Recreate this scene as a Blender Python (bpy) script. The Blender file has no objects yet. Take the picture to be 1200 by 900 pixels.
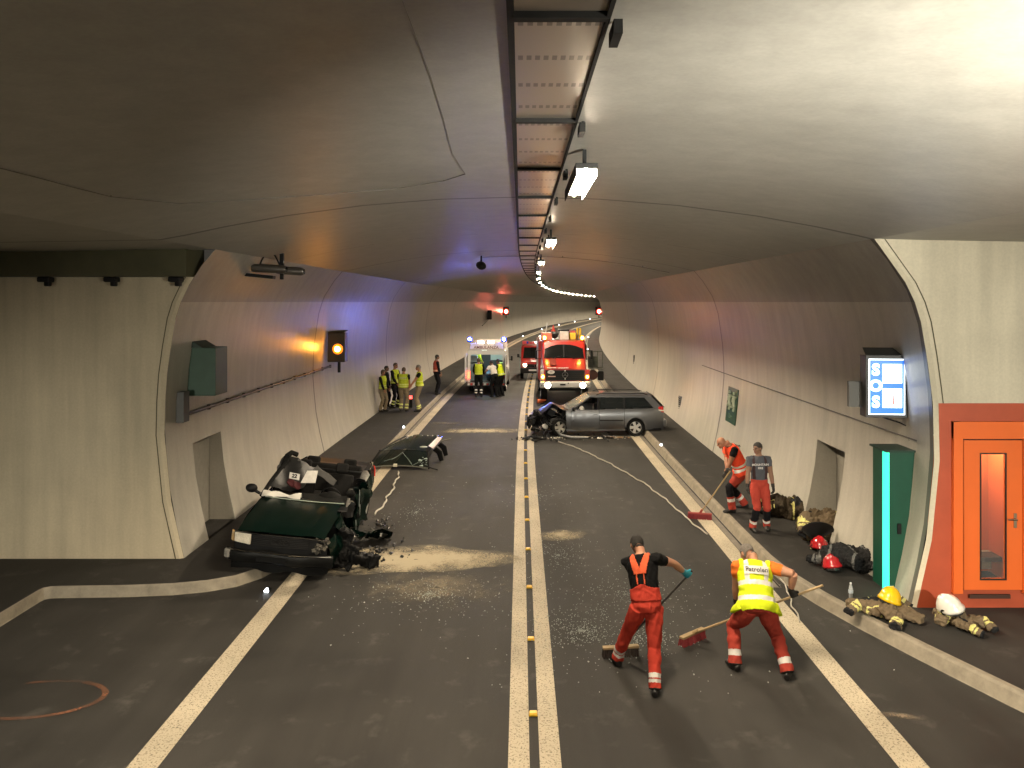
import bpy, bmesh, math, random
import numpy as np
from mathutils import Vector, Matrix, Euler
R = math.radians
random.seed(7); np.random.seed(7)
SC = bpy.context.scene
COL = SC.collection

# ------------------------------------------------------------------ camera
cam_d = bpy.data.cameras.new('camera')
cam = bpy.data.objects.new('camera', cam_d); COL.objects.link(cam)
cam.location = (0, 0, 4.8); cam.rotation_euler = (R(90), 0, 0)
cam_d.sensor_width = 36; cam_d.lens = 27.0
cam_d.shift_y = -0.08; cam_d.shift_x = -10/1200
cam_d.clip_start = 0.05; cam_d.clip_end = 800
SC.camera = cam

# ------------------------------------------------------------------ world (night outside, only seen through the lay-by's far end)
W = bpy.data.worlds.new('World'); SC.world = W; W.use_nodes = True
W.node_tree.nodes['Background'].inputs[0].default_value = (0.9, 0.8, 0.66, 1)
W.node_tree.nodes['Background'].inputs[1].default_value = 0.05

# ------------------------------------------------------------------ exposure and sampling
SC.view_settings.view_transform = 'Standard'
SC.view_settings.look = 'None'
SC.view_settings.exposure = 0.0
SC.view_settings.gamma = 1.0
SC.view_settings.use_curve_mapping = False
cy = SC.cycles
cy.max_bounces = 6; cy.diffuse_bounces = 1; cy.glossy_bounces = 4; cy.transmission_bounces = 4; cy.transparent_max_bounces = 8
cy.use_denoising = True; cy.sample_clamp_indirect = 6.0; cy.sample_clamp_direct = 0
cy.caustics_reflective = False; cy.caustics_refractive = False
cy.use_light_tree = True

# light levels (radiance of the lamps' own lenses)
LAMP_E = 2850.0          # tunnel luminaires
FLOOD_W = 7600.0         # work floodlight on the mast
WARM = (1.0, 0.83, 0.60)

# ------------------------------------------------------------------ materials
MATS = {}
def mat(name, col=(.5, .5, .5), rough=.5, metal=0, emit=0, ecol=None, coat=0, noise=0, nscale=8, bump=0, bscale=60, alpha=1, spec=.5, trans=0, rvar=0, stretch=None):
    if name in MATS: return MATS[name]
    m = bpy.data.materials.new(name); m.use_nodes = True
    nt = m.node_tree; p = nt.nodes['Principled BSDF']; L = nt.links
    p.inputs['Base Color'].default_value = (*col, 1)
    p.inputs['Roughness'].default_value = rough
    p.inputs['Metallic'].default_value = metal
    p.inputs['Coat Weight'].default_value = coat
    p.inputs['Coat Roughness'].default_value = .08
    p.inputs['Specular IOR Level'].default_value = spec
    p.inputs['Alpha'].default_value = alpha
    p.inputs['Transmission Weight'].default_value = trans
    if emit:
        p.inputs['Emission Color'].default_value = (*(ecol or col), 1)
        p.inputs['Emission Strength'].default_value = emit
    if noise or bump or rvar:
        tc = nt.nodes.new('ShaderNodeTexCoord')
        src = tc.outputs['Object']
        if stretch:
            mp = nt.nodes.new('ShaderNodeMapping'); mp.inputs['Scale'].default_value = stretch
            L.new(src, mp.inputs[0]); src = mp.outputs[0]
        if noise or rvar:
            n = nt.nodes.new('ShaderNodeTexNoise'); n.inputs['Scale'].default_value = nscale; n.inputs['Detail'].default_value = 6; n.inputs['Roughness'].default_value = .65
            L.new(src, n.inputs['Vector'])
        if noise:
            cr = nt.nodes.new('ShaderNodeMapRange')
            cr.inputs['From Min'].default_value = .25; cr.inputs['From Max'].default_value = .75
            cr.inputs['To Min'].default_value = 1-noise; cr.inputs['To Max'].default_value = 1+noise
            L.new(n.outputs['Fac'], cr.inputs['Value'])
            mx = nt.nodes.new('ShaderNodeVectorMath'); mx.operation = 'SCALE'
            mx.inputs[0].default_value = col
            L.new(cr.outputs[0], mx.inputs['Scale']); L.new(mx.outputs[0], p.inputs['Base Color'])
        if rvar:
            rr = nt.nodes.new('ShaderNodeMapRange')
            rr.inputs['From Min'].default_value = .3; rr.inputs['From Max'].default_value = .7
            rr.inputs['To Min'].default_value = max(.02, rough-rvar); rr.inputs['To Max'].default_value = min(1, rough+rvar)
            L.new(n.outputs['Fac'], rr.inputs['Value']); L.new(rr.outputs[0], p.inputs['Roughness'])
        if bump:
            n2 = nt.nodes.new('ShaderNodeTexNoise'); n2.inputs['Scale'].default_value = bscale; n2.inputs['Detail'].default_value = 4
            L.new(src, n2.inputs['Vector'])
            b = nt.nodes.new('ShaderNodeBump'); b.inputs['Strength'].default_value = bump; b.inputs['Distance'].default_value = .02
            L.new(n2.outputs['Fac'], b.inputs['Height']); L.new(b.outputs[0], p.inputs['Normal'])
    MATS[name] = m
    return m

# ------------------------------------------------------------------ mesh builder
def V(*a): return Vector(a)
class MB:
    def __init__(s): s.v = []; s.f = []; s.mi = []
    def add(s, vs, fs, mi=0):
        o = len(s.v); s.v += [Vector(x) for x in vs]
        s.f += [tuple(i+o for i in f) for f in fs]; s.mi += [mi]*len(fs)
        return s
    def box(s, c, d, rot=None, mi=0, taper=1.0):
        x, y, z = d[0]/2, d[1]/2, d[2]/2
        vs = [V(sx*x*(taper if sz > 0 else 1), sy*y*(taper if sz > 0 else 1), sz*z) for sz in (-1, 1) for sy in (-1, 1) for sx in (-1, 1)]
        if rot is not None:
            e = Euler(rot).to_matrix(); vs = [e @ v for v in vs]
        c = Vector(c)
        return s.add([v+c for v in vs], [(0, 2, 3, 1), (4, 5, 7, 6), (0, 1, 5, 4), (2, 6, 7, 3), (0, 4, 6, 2), (1, 3, 7, 5)], mi)
    def poly(s, pts, mi=0): return s.add(pts, [tuple(range(len(pts)))], mi)
    def slab(s, pts, off, mi=0):
        "closed prism: a polygon of 3D points pushed along the vector off"
        n = len(pts); pts = [Vector(p) for p in pts]; off = Vector(off)
        fs = [tuple(range(n)), tuple(range(2*n-1, n-1, -1))] + [(i, (i+1) % n, n+(i+1) % n, n+i) for i in range(n)]
        return s.add(pts+[p+off for p in pts], fs, mi)
    def grid(s, rows, mi=0, closed=False):
        n = len(rows[0]); vs = [p for r in rows for p in r]; fs = []
        for i in range(len(rows)-1):
            for j in range(n if closed else n-1):
                k = (j+1) % n
                fs.append((i*n+j, i*n+k, (i+1)*n+k, (i+1)*n+j))
        return s.add(vs, fs, mi)
    def sweep(s, pts, rad, side=None, n=12, mi=0, caps=True):
        "tube with an elliptical section (a across 'side', b the other way) along a polyline"
        pts = [Vector(p) for p in pts]
        if not isinstance(rad, (list, tuple)) or (len(rad) == 2 and not isinstance(rad[0], (list, tuple)) and len(pts) != 2): rad = [rad]*len(pts)
        rows = []; sv = Vector(side) if side is not None else None
        for i, p in enumerate(pts):
            t = (pts[min(i+1, len(pts)-1)]-pts[max(i-1, 0)])
            t = t.normalized() if t.length > 1e-9 else V(0, 0, 1)
            if sv is None: sv = V(1, 0, 0) if abs(t.x) < .8 else V(0, 1, 0)
            a = sv-t*sv.dot(t)
            if a.length < 1e-5: a = t.orthogonal()
            a.normalize(); b = t.cross(a)
            if side is None: sv = a
            r = rad[i]; ra, rb = (r if isinstance(r, (list, tuple)) else (r, r))
            rows.append([p+a*(ra*math.cos(2*math.pi*k/n))+b*(rb*math.sin(2*math.pi*k/n)) for k in range(n)])
        s.grid(rows, mi, True)
        if caps:
            s.poly(rows[0][::-1], mi); s.poly(rows[-1], mi)
        return s
    def lathe(s, prof, c=(0, 0, 0), axis='z', n=24, mi=0, caps=True):
        c = Vector(c); rows = []
        for r, h in prof:
            row = []
            for k in range(n):
                a = 2*math.pi*k/n
                p = V(r*math.cos(a), r*math.sin(a), h)
                if axis == 'x': p = V(p.z, p.x, p.y)
                elif axis == 'y': p = V(p.x, p.z, p.y)
                row.append(p+c)
            rows.append(row)
        s.grid(rows, mi, True)
        if caps and prof[0][0] > 1e-4: s.poly(rows[0][::-1], mi)
        if caps and prof[-1][0] > 1e-4: s.poly(rows[-1], mi)
        return s
    def ball(s, c, r, n=12, mi=0, rot=None):
        rx, ry, rz = r if isinstance(r, (list, tuple)) else (r, r, r)
        m = max(6, n//2); rows = []; c = Vector(c); e = Euler(rot).to_matrix() if rot else None
        for i in range(m+1):
            t = math.pi*i/m; row = []
            for k in range(n):
                a = 2*math.pi*k/n
                p = V(rx*max(math.sin(t), 1e-4)*math.cos(a), ry*max(math.sin(t), 1e-4)*math.sin(a), rz*math.cos(t))
                if e: p = e @ p
                row.append(p+c)
            rows.append(row)
        s.grid(rows, mi, True); s.poly(rows[0][::-1], mi); s.poly(rows[-1], mi)
        return s
    def warp(s, fn):
        s.v = [Vector(fn(p)) for p in s.v]; return s
    def build(s, name, mats, parent=None, smooth=False, bevel=0, loc=None, angle=40, weld=True):
        me = bpy.data.meshes.new(name)
        me.from_pydata([tuple(p) for p in s.v], [], s.f)
        mats = mats if isinstance(mats, (list, tuple)) else [mats]
        for m in mats: me.materials.append(m)
        me.polygons.foreach_set('material_index', s.mi)
        bm = bmesh.new(); bm.from_mesh(me)
        if weld: bmesh.ops.remove_doubles(bm, verts=bm.verts, dist=1e-5)
        bmesh.ops.recalc_face_normals(bm, faces=bm.faces)
        if smooth:
            for f in bm.faces: f.smooth = True
            for e in bm.edges:
                if len(e.link_faces) == 2 and e.calc_face_angle(0) > R(angle): e.smooth = False
        bm.to_mesh(me); bm.free()
        o = bpy.data.objects.new(name, me); COL.objects.link(o)
        if parent is not None: o.parent = parent
        if loc is not None: o.location = loc
        if bevel:
            b = o.modifiers.new('bevel', 'BEVEL'); b.width = bevel; b.segments = 2; b.limit_method = 'ANGLE'; b.angle_limit = R(35)
        return o

def tag(o, label, cat=None, group=None, kind=None):
    o['label'] = label
    if cat: o['category'] = cat
    if group: o['group'] = group
    if kind: o['kind'] = kind
    return o
def thing(name, label, cat, loc=(0, 0, 0), rz=0, group=None):
    o = bpy.data.objects.new(name, None); COL.objects.link(o)
    o.location = loc; o.rotation_euler = (0, 0, rz); o.empty_display_size = .2
    return tag(o, label, cat, group)
def struct(o, label): return tag(o, label, None, None, 'structure')
KIDS = {}
def copy_tree(o, parent=None):
    kids = list(o.children)
    c = o.copy(); COL.objects.link(c)
    if parent is not None: c.parent = parent
    for k in kids: copy_tree(k, c)
    return c
def text_mesh(txt, size, name, m, parent=None, mw=None, extrude=.002, align='CENTER', space=1.0, bold=0):
    cu = bpy.data.curves.new(name, 'FONT'); cu.body = txt; cu.size = size; cu.extrude = extrude
    cu.align_x = align; cu.align_y = 'CENTER'; cu.space_character = space; cu.offset = bold; cu.resolution_u = 3
    t = bpy.data.objects.new(name+'_curve', cu); COL.objects.link(t)
    dg = bpy.context.evaluated_depsgraph_get(); dg.update()
    me = bpy.data.meshes.new_from_object(t.evaluated_get(dg))
    bpy.data.objects.remove(t); bpy.data.curves.remove(cu)
    me.materials.clear(); me.materials.append(m)
    if mw is not None: me.transform(mw)
    me.name = name
    o = bpy.data.objects.new(name, me); COL.objects.link(o)
    if parent is not None: o.parent = parent
    return o
def frame(o, x, y):
    "matrix whose local x/y run along the given vectors (for lettering)"
    x = Vector(x).normalized(); y = Vector(y); y = (y-x*y.dot(x)).normalized(); z = x.cross(y)
    m = Matrix((x, y, z)).transposed().to_4x4(); m.translation = Vector(o); return m
# ================================================================== the tunnel
def curve(Y): return (Y-20)**2/1480 if Y > 20 else 0.0
def P(lat, Y, h): return V(lat+curve(Y), Y, h)
WK = .18                                    # walkway height
YL, YR = 13.86, 11.65                       # lay-by end walls, left and right
HW = [(.0, 5.93), (.18, 5.97), (1.2, 6.2), (2.4, 6.32), (3.3, 6.3), (4.4, 6.15), (4.95, 5.98), (5.45, 5.66), (5.75, 5.4)]
def hw(h):
    return float(np.interp(h, [a for a, b in HW], [b for a, b in HW]))
def lw(h): return -hw(h)-.1
def rw(h): return hw(h)-.05
def ceil_h(x):
    a = abs(x)
    return 6.4-.65*(a/5.4)**2 if a < 5.4 else 5.75-.05*min(1, (a-5.4)/3)

def wall_mat(name, col, rough, rvar, joint=True, period=12.0, off=11.7, streak=.12):
    m = mat(name, col, rough)
    nt = m.node_tree; L = nt.links; p = nt.nodes['Principled BSDF']; N = nt.nodes.new
    tc = N('ShaderNodeTexCoord'); src = tc.outputs['Object']
    n1 = N('ShaderNodeTexNoise'); n1.inputs['Scale'].default_value = .55; n1.inputs['Detail'].default_value = 8; n1.inputs['Roughness'].default_value = .62
    L.new(src, n1.inputs['Vector'])
    mp = N('ShaderNodeMapping'); mp.inputs['Scale'].default_value = (3.2, 3.2, .22); L.new(src, mp.inputs[0])
    n2 = N('ShaderNodeTexNoise'); n2.inputs['Scale'].default_value = 1.2; n2.inputs['Detail'].default_value = 3; n2.inputs['Roughness'].default_value = .6
    L.new(mp.outputs[0], n2.inputs['Vector'])
    n3 = N('ShaderNodeTexNoise'); n3.inputs['Scale'].default_value = 28; n3.inputs['Detail'].default_value = 5; L.new(src, n3.inputs['Vector'])
    def mr(s, a, b):
        r = N('ShaderNodeMapRange'); r.inputs['From Min'].default_value = .3; r.inputs['From Max'].default_value = .7
        r.inputs['To Min'].default_value = a; r.inputs['To Max'].default_value = b; L.new(s, r.inputs['Value']); return r.outputs[0]
    def mul(a, b):
        k = N('ShaderNodeMath'); k.operation = 'MULTIPLY'; L.new(a, k.inputs[0]); L.new(b, k.inputs[1]); return k.outputs[0]
    f = mul(mul(mr(n1.outputs['Fac'], .86, 1.1), mr(n2.outputs['Fac'], 1-streak, 1+streak*.6)), mr(n3.outputs['Fac'], .95, 1.05))
    if joint:
        sp = N('ShaderNodeSeparateXYZ'); L.new(src, sp.inputs[0])
        a = N('ShaderNodeMath'); a.operation = 'SUBTRACT'; L.new(sp.outputs['Y'], a.inputs[0]); a.inputs[1].default_value = off
        b = N('ShaderNodeMath'); b.operation = 'PINGPONG'; L.new(a.outputs[0], b.inputs[0]); b.inputs[1].default_value = period/2
        c = N('ShaderNodeMath'); c.operation = 'GREATER_THAN'; L.new(b.outputs[0], c.inputs[0]); c.inputs[1].default_value = .055
        d = N('ShaderNodeMapRange'); L.new(c.outputs[0], d.inputs['Value']); d.inputs['To Min'].default_value = .3; d.inputs['To Max'].default_value = 1
        f = mul(f, d.outputs[0])
    mx = N('ShaderNodeVectorMath'); mx.operation = 'SCALE'; mx.inputs[0].default_value = col
    L.new(f, mx.inputs['Scale']); L.new(mx.outputs[0], p.inputs['Base Color'])
    L.new(mr(n1.outputs['Fac'], max(.05, rough-rvar*.5), min(1, rough+rvar*.5)), p.inputs['Roughness'])
    bp = N('ShaderNodeBump'); bp.inputs['Strength'].default_value = .12; bp.inputs['Distance'].default_value = .006
    L.new(n3.outputs['Fac'], bp.inputs['Height']); L.new(bp.outputs[0], p.inputs['Normal'])
    return m
M_LINING = wall_mat('painted_lining', (.46, .435, .375), .36, .12)
M_VAULT = wall_mat('upper_lining', (.30, .28, .25), .42, .10)
M_CEIL = wall_mat('ceiling_concrete', (.33, .315, .285), .46, .10, streak=.10)
M_BEIGE = wall_mat('beige_wall', (.55, .47, .33), .7, .1, joint=False, streak=.14)
M_BEIGE_R = wall_mat('pale_wall', (.62, .56, .43), .7, .1, joint=False, streak=.12)
M_CONC = mat('kerb_concrete', (.26, .225, .17), .75, noise=.30, nscale=5, bump=.3, bscale=90)
M_CONC2 = mat('gutter_concrete', (.20, .175, .145), .7, noise=.30, nscale=4, bump=.3, bscale=90)
M_DARK = mat('dark_gap', (.012, .012, .012), .8)

def asphalt(name, base, rough):
    m = mat(name, (base,)*3, rough, spec=.3)
    nt = m.node_tree; L = nt.links; p = nt.nodes['Principled BSDF']; N = nt.nodes.new
    tc = N('ShaderNodeTexCoord'); src = tc.outputs['Object']
    def noise(sc, det, st=None):
        v = src
        if st:
            mp = N('ShaderNodeMapping'); mp.inputs['Scale'].default_value = st; L.new(src, mp.inputs[0]); v = mp.outputs[0]
        n = N('ShaderNodeTexNoise'); n.inputs['Scale'].default_value = sc; n.inputs['Detail'].default_value = det; n.inputs['Roughness'].default_value = .62
        L.new(v, n.inputs['Vector']); return n.outputs['Fac']
    def mr(s, a, b, lo=.3, hi=.7):
        r = N('ShaderNodeMapRange'); r.inputs['From Min'].default_value = lo; r.inputs['From Max'].default_value = hi
        r.inputs['To Min'].default_value = a; r.inputs['To Max'].default_value = b; L.new(s, r.inputs['Value']); return r.outputs[0]
    def mul(a, b):
        k = N('ShaderNodeMath'); k.operation = 'MULTIPLY'; L.new(a, k.inputs[0]); L.new(b, k.inputs[1]); return k.outputs[0]
    big = noise(.45, 6); lanes = noise(.9, 5, (1.6, .12, 1)); sp = noise(150, 2); scuff = noise(2.2, 8)
    f = mul(mul(mr(big, .62, 1.42), mr(lanes, .8, 1.25)), mul(mr(sp, .5, 1.6), mr(scuff, 1.0, 2.3, .57, .78)))
    mx = N('ShaderNodeVectorMath'); mx.operation = 'SCALE'; mx.inputs[0].default_value = (base*1.08, base, base*.9)
    L.new(f, mx.inputs['Scale']); L.new(mx.outputs[0], p.inputs['Base Color'])
    L.new(mr(big, rough-.1, rough+.12), p.inputs['Roughness'])
    b = N('ShaderNodeBump'); b.inputs['Strength'].default_value = .5; b.inputs['Distance'].default_value = .006
    L.new(sp, b.inputs['Height']); L.new(b.outputs[0], p.inputs['Normal'])
    return m
M_ASPH = asphalt('asphalt', .031, .68)
M_WALK = asphalt('walkway_asphalt', .024, .75)

def ys(a, b, extra=()):
    s = set(extra) | {a, b}; y = a
    while y < b:
        y += 1.5 if y < 40 else 3 if y < 100 else 5
        if y < b: s.add(round(y, 3))
    return sorted(s)
YEND = 262.0

# road: one sheet under everything
m = MB()
rows = [[P(x, y, 0) for x in (-12, -8, -4, 0, 4, 8, 12)] for y in [-40, -20, 0]+ys(2, YEND)]
m.grid(rows); struct(m.build('road', M_ASPH), 'dark grey asphalt road running into the curving tunnel')

# kerb lines (plan view of the kerb's road edge)
KL = [(-7.7, -30), (-7.7, 12.30), (-7.685, 12.39), (-7.62, 12.44), (-7.5, 12.455), (-6.4, 12.5), (-5.7, 12.58), (-5.2, 12.72), (-4.8, 12.95), (-4.5, 13.35), (-4.3, 14.0), (-4.24, 15.5)]+[(-4.24, y) for y in ys(17, YEND)]
KR = [(7.75, -30), (7.7, 3.2), (7.5, 4.9), (6.9, 6.6), (6.35, 7.9), (5.83, 9.1), (5.35, 10.3), (4.98, 11.3), (4.7, 12.2), (4.5, 13.1), (4.42, 14.0), (4.40, 15.5)]+[(4.40, y) for y in ys(17, YEND)]
def offset(line, d):
    out = []
    for i, (x, y) in enumerate(line):
        a = Vector(line[max(i-1, 0)]); b = Vector(line[min(i+1, len(line)-1)]); t = (b-a).normalized()
        out.append((x+t.y*d, y-t.x*d))
    return out
def kerb(line, sgn, label):
    m = MB()
    prof = [(-.01, .0), (0, .012), (.05, WK-.025), (.075, WK+.006), (.155, WK+.006), (.165, WK-.03)] if sgn > 0 else [(-.01, .0), (0, .012), (.018, WK-.012), (.032, WK+.006), (.085, WK+.006), (.10, WK-.03)]
    lines = [offset(line, sgn*d) for d, h in prof]
    m.grid([[P(lines[k][i][0], lines[k][i][1], prof[k][1]) for k in range(4)] for i in range(len(line))], 0)
    near = [i for i in range(len(line)) if sgn > 0 or line[i][1] >= 13.9]; far = [i for i in range(len(line)) if not (sgn > 0 or line[i][1] > 14.05)]
    for ix, mi in ((near, 0), (far, 1)):
        if len(ix) > 1: m.grid([[P(lines[k][i][0], lines[k][i][1], prof[k][1]) for k in range(3, 6)] for i in ix], mi)
    return struct(m.build('kerb', [M_CONC, M_WALK]), label)
kerb(KL, -1, 'pale concrete kerb along the left walkway, bending out round the lay-by')
kerb(KR, 1, 'pale concrete kerb along the right walkway, flaring out into the lay-by')
# gutters with a slot drain beside the straight kerbs
for sg, x0, x1, ya, lab in ((-1, -4.225, -4.07, 15.6, 'brownish concrete gutter strip left of the left edge line'), (1, 4.225, 4.385, 12.9, 'brownish concrete gutter strip beside the right kerb')):
    m = MB()
    yy = ys(ya, YEND)
    m.grid([[P(x0, y, .006), P(x1, y, .006)] for y in yy])
    xs = (x1-.045, x1-.012) if sg > 0 else (x0+.012, x0+.045)
    m.grid([[P(xs[0], y, .010), P(xs[1], y, .010)] for y in yy], 1)
    struct(m.build('gutter', [M_CONC2, M_DARK]), lab)

# walkways
def walkway(line, sgn, wallf, outer, yw, label):
    m = MB(); inner = offset(line, sgn*(.15 if sgn > 0 else .08)); rows = []
    for i, (x, y) in enumerate(inner):
        if y < yw-.05 and (line[i][1] < yw-.05):
            rows.append([P(x, y, WK), V(outer, y, WK)])
    n = len(rows)
    m.grid(rows)
    last = rows[-1][0]
    rest = [(x, y) for (x, y) in inner if y > last.y+.01]
    m.poly([last, V(outer, last.y, WK), V(outer, yw, WK), P(wallf(WK), yw, WK), P(wallf(WK)+sgn*.05, max(rest[0][1], yw), WK), P(rest[0][0], max(rest[0][1], yw), WK)] if rest[0][1] >= yw else [last, V(outer, last.y, WK), V(outer, yw, WK)])
    rr = []
    for (x, y) in rest:
        rr.append([P(x, max(y, yw), WK), P(wallf(WK)+sgn*.05, max(y, yw), WK)])
    m.grid(rr)
    return struct(m.build('walkway', M_WALK), label)
walkway(KL, -1, lw, -10.3, YL, 'raised dark asphalt walkway along the left wall')
walkway(KR, 1, rw, 9.4, YR, 'raised dark asphalt walkway along the right wall')

# tunnel side walls with door niches
def side_wall(f, sgn, y0, n0, n1, ntop, label):
    hs = [.0, .18, .8, 1.4, ntop, 2.5, 3.0, 3.5, 4.0, 4.45, 4.80]
    hu = [4.80, 4.98, 5.2, 5.45, 5.76]
    yy = ys(y0, YEND, (n0, n1))
    m = MB()
    nm = MB()
    for i in range(len(yy)-1):
        for j in range(len(hs)-1):
            if n0-.01 <= yy[i] < n1-.01 and hs[j+1] <= ntop+.01: continue
            m.add([P(f(hs[j]), yy[i], hs[j]), P(f(hs[j]), yy[i+1], hs[j]), P(f(hs[j+1]), yy[i+1], hs[j+1]), P(f(hs[j+1]), yy[i], hs[j+1])], [(0, 1, 2, 3)], 0)
    back = sgn*6.62
    lo = .18
    hh = [h for h in hs if lo <= h <= ntop+.01]
    for Yn in (n0, n1):                                     # reveals
        m.grid([[P(f(h), Yn, h), V(back, Yn, h)] for h in hh], 0)
    m.poly([P(f(ntop), n0, ntop), P(f(ntop), n1, ntop), V(back, n1, ntop), V(back, n0, ntop)], 0)
    m.grid([[V(f(lo), n0, lo), V(f(lo), n1, lo)], [V(back, n0, lo), V(back, n1, lo)]], 3)
    m.poly([V(back, n0, lo), V(back, n1, lo), V(back, n1, ntop), V(back, n0, ntop)], 2)
    d = .018*sgn
    m.grid([[P(f(h)-d*(0 if k else 0)+(.0 if k == 0 else 0), y, h) for y in yy] for k, h in enumerate(hu)], 1)
    return struct(m.build('tunnel_wall', [M_LINING, M_VAULT, mat('niche_panel', (.30, .28, .24), .5, noise=.12), M_WALK], smooth=True, angle=25), label)
side_wall(lw, -1, YL, 14.95, 16.35, 2.05, 'left tunnel wall, pale paint below and bare dark lining above, with a door niche')
side_wall(rw, 1, YR, 14.72, 16.1, 1.92, 'right tunnel wall, pale paint below and bare dark lining above, with a door niche')

# ceiling
m = MB()
lats = [-5.5, -5.1, -4.5, -3.6, -2.4, -1.2, 0, 1.2, 2.4, 3.6, 4.5, 5.1, 5.36]
yy = [-30, -20, -10, -4, 0]+ys(2, YEND)
m.grid([[P(x, y, ceil_h(x)+(0 if abs(x) < 5.4 else 0)) for x in lats] for y in yy])
m.grid([[V(x, y, ceil_h(x)) for x in (-10.3, -8.5, -7, -6, -5.5)] for y in (-30, -20, -10, 0, 6, YL)])
m.grid([[V(x, y, ceil_h(x)) for x in (5.36, 6, 7, 8.5, 9.4)] for y in (-30, -20, -10, 0, 6, YR)])
m.grid([[P(-5.5, y, 5.747), P(lw(5.76)-.1, y, 5.78)] for y in ys(YL, YEND)])
struct(m.build('ceiling', M_CEIL, smooth=True, angle=25), 'broad smooth concrete tunnel ceiling above the road')

# lay-by shell: end walls facing the camera, side walls and the far end behind the camera
def end_wall(f, sgn, y, outer, htop, name, mats, label, split=None, hole=None):
    m = MB()
    hs = sorted(set([.18, .7, 1.2, 1.8, 2.4, 3.0, 3.5, 4.0, 4.5, 4.8, 5.1, htop]+([split] if split else [])+([hole[2], hole[3]] if hole else [])))
    hs = [h for h in hs if h <= htop]
    edge = [V(f(h)+sgn*.004, y, h) for h in hs]
    rim = [V(f(h)+sgn*.07, y-.035, h) for h in hs]
    for i in range(len(hs)-1):
        mi = 1 if split and hs[i+1] <= split+.001 else 0
        m.add([edge[i], rim[i], rim[i+1], edge[i+1]], [(0, 1, 2, 3)], 0)
        if hole and hs[i] >= hole[2]-.001 and hs[i+1] <= hole[3]+.001:
            m.add([rim[i], V(hole[0], y-.035, hs[i]), V(hole[0], y-.035, hs[i+1]), rim[i+1]], [(0, 1, 2, 3)], mi)
            m.add([V(hole[1], y-.035, hs[i]), V(outer, y-.035, hs[i]), V(outer, y-.035, hs[i+1]), V(hole[1], y-.035, hs[i+1])], [(0, 1, 2, 3)], mi)
            continue
        m.add([rim[i], V(outer, y-.035, hs[i]), V(outer, y-.035, hs[i+1]), rim[i+1]], [(0, 1, 2, 3)], mi)
    g = MB()
    o = struct(m.build(name, mats), label)
    for k, dd in ((0, .13),):
        m2 = MB(); m2.grid([[V(f(h)+sgn*dd, y-.039, h), V(f(h)+sgn*(dd+.02), y-.039, h)] for h in hs if not split or h >= split])
        c = m2.build('edge_groove', mat('groove', (.10, .085, .05), .8), o)
    return o
M_ORW = mat('orange_wall_paint', (.42, .075, .03), .55, noise=.10, nscale=3)
end_wall(lw, -1, YL, -10.3, 5.25, 'end_wall', [M_BEIGE], 'beige rendered end wall of the left lay-by facing the camera')
end_wall(rw, 1, YR, 9.4, 5.78, 'end_wall', [M_BEIGE_R, M_ORW], 'end wall of the right lay-by, pale above and brick orange below', split=3.27, hole=((1124-610)/900*YR, (1196-610)/900*YR, .47, 2.64))
m = MB(); m.box((-8.12, YL-.1, 5.505), (4.4, .34, .5)); m.box((-6.03, YL+.3, 5.52), (.2, .5, .5))
struct(m.build('lintel_beam', mat('lintel_paint', (.075, .070, .035), .7, noise=.25, nscale=1.2), bevel=.01), 'dark olive beam above the beige end wall')
m = MB()
m.grid([[V(-10.3, y, h) for h in (.1, 2, 4, 5.75)] for y in (-30, -15, 0, YL)])
m.grid([[V(9.4, y, h) for h in (.1, 2, 4, 5.75)] for y in (-30, -15, 0, YR)])
struct(m.build('bay_wall', M_BEIGE), 'side walls of the lay-by beside and behind the camera')

# road markings
M_PAINT = mat('road_paint', (.66, .58, .44), .7)
def paint_nodes():
    m = M_PAINT; nt = m.node_tree; L = nt.links; p = nt.nodes['Principled BSDF']; N = nt.nodes.new
    tc = N('ShaderNodeTexCoord')
    v = N('ShaderNodeTexNoise'); v.inputs['Scale'].default_value = 42; v.inputs['Detail'].default_value = 3; v.inputs['Roughness'].default_value = .7
    L.new(tc.outputs['Object'], v.inputs['Vector'])
    v2 = N('ShaderNodeTexNoise'); v2.inputs['Scale'].default_value = .8; v2.inputs['Detail'].default_value = 6; L.new(tc.outputs['Object'], v2.inputs['Vector'])
    r = N('ShaderNodeMapRange'); r.inputs['From Min'].default_value = .36; r.inputs['From Max'].default_value = .46; L.new(v.outputs['Fac'], r.inputs['Value'])
    r2 = N('ShaderNodeMapRange'); r2.inputs['From Min'].default_value = .3; r2.inputs['From Max'].default_value = .7; r2.inputs['To Min'].default_value = .72; r2.inputs['To Max'].default_value = 1.08; L.new(v2.outputs['Fac'], r2.inputs['Value'])
    mx = N('ShaderNodeMix'); mx.data_type = 'RGBA'; mx.inputs['A'].default_value = (.16, .135, .095, 1); mx.inputs['B'].default_value = (.57, .49, .36, 1)
    L.new(r.outputs[0], mx.inputs['Factor'])
    sc = N('ShaderNodeVectorMath'); sc.operation = 'SCALE'; L.new(mx.outputs['Result'], sc.inputs[0]); L.new(r2.outputs[0], sc.inputs['Scale'])
    L.new(sc.outputs[0], p.inputs['Base Color'])
    b = N('ShaderNodeBump'); b.inputs['Strength'].default_value = .6; b.inputs['Distance'].default_value = .008; L.new(v.outputs['Fac'], b.inputs['Height']); L.new(b.outputs[0], p.inputs['Normal'])
paint_nodes()
def stripe(x0, x1, label, a=-20):
    m = MB(); yy = [a, 0]+ys(2, YEND)
    m.grid([[P(x0, y, .005), P(x1, y, .005)] for y in yy])
    return struct(m.build('road_marking', M_PAINT), label)
stripe(-4.06, -3.74, 'solid cream edge line along the left of the road')
stripe(3.90, 4.215, 'solid cream edge line along the right of the road')
stripe(-.13, .095, 'left stripe of the double centre line')
stripe(.20, .425, 'right stripe of the double centre line')

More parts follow.
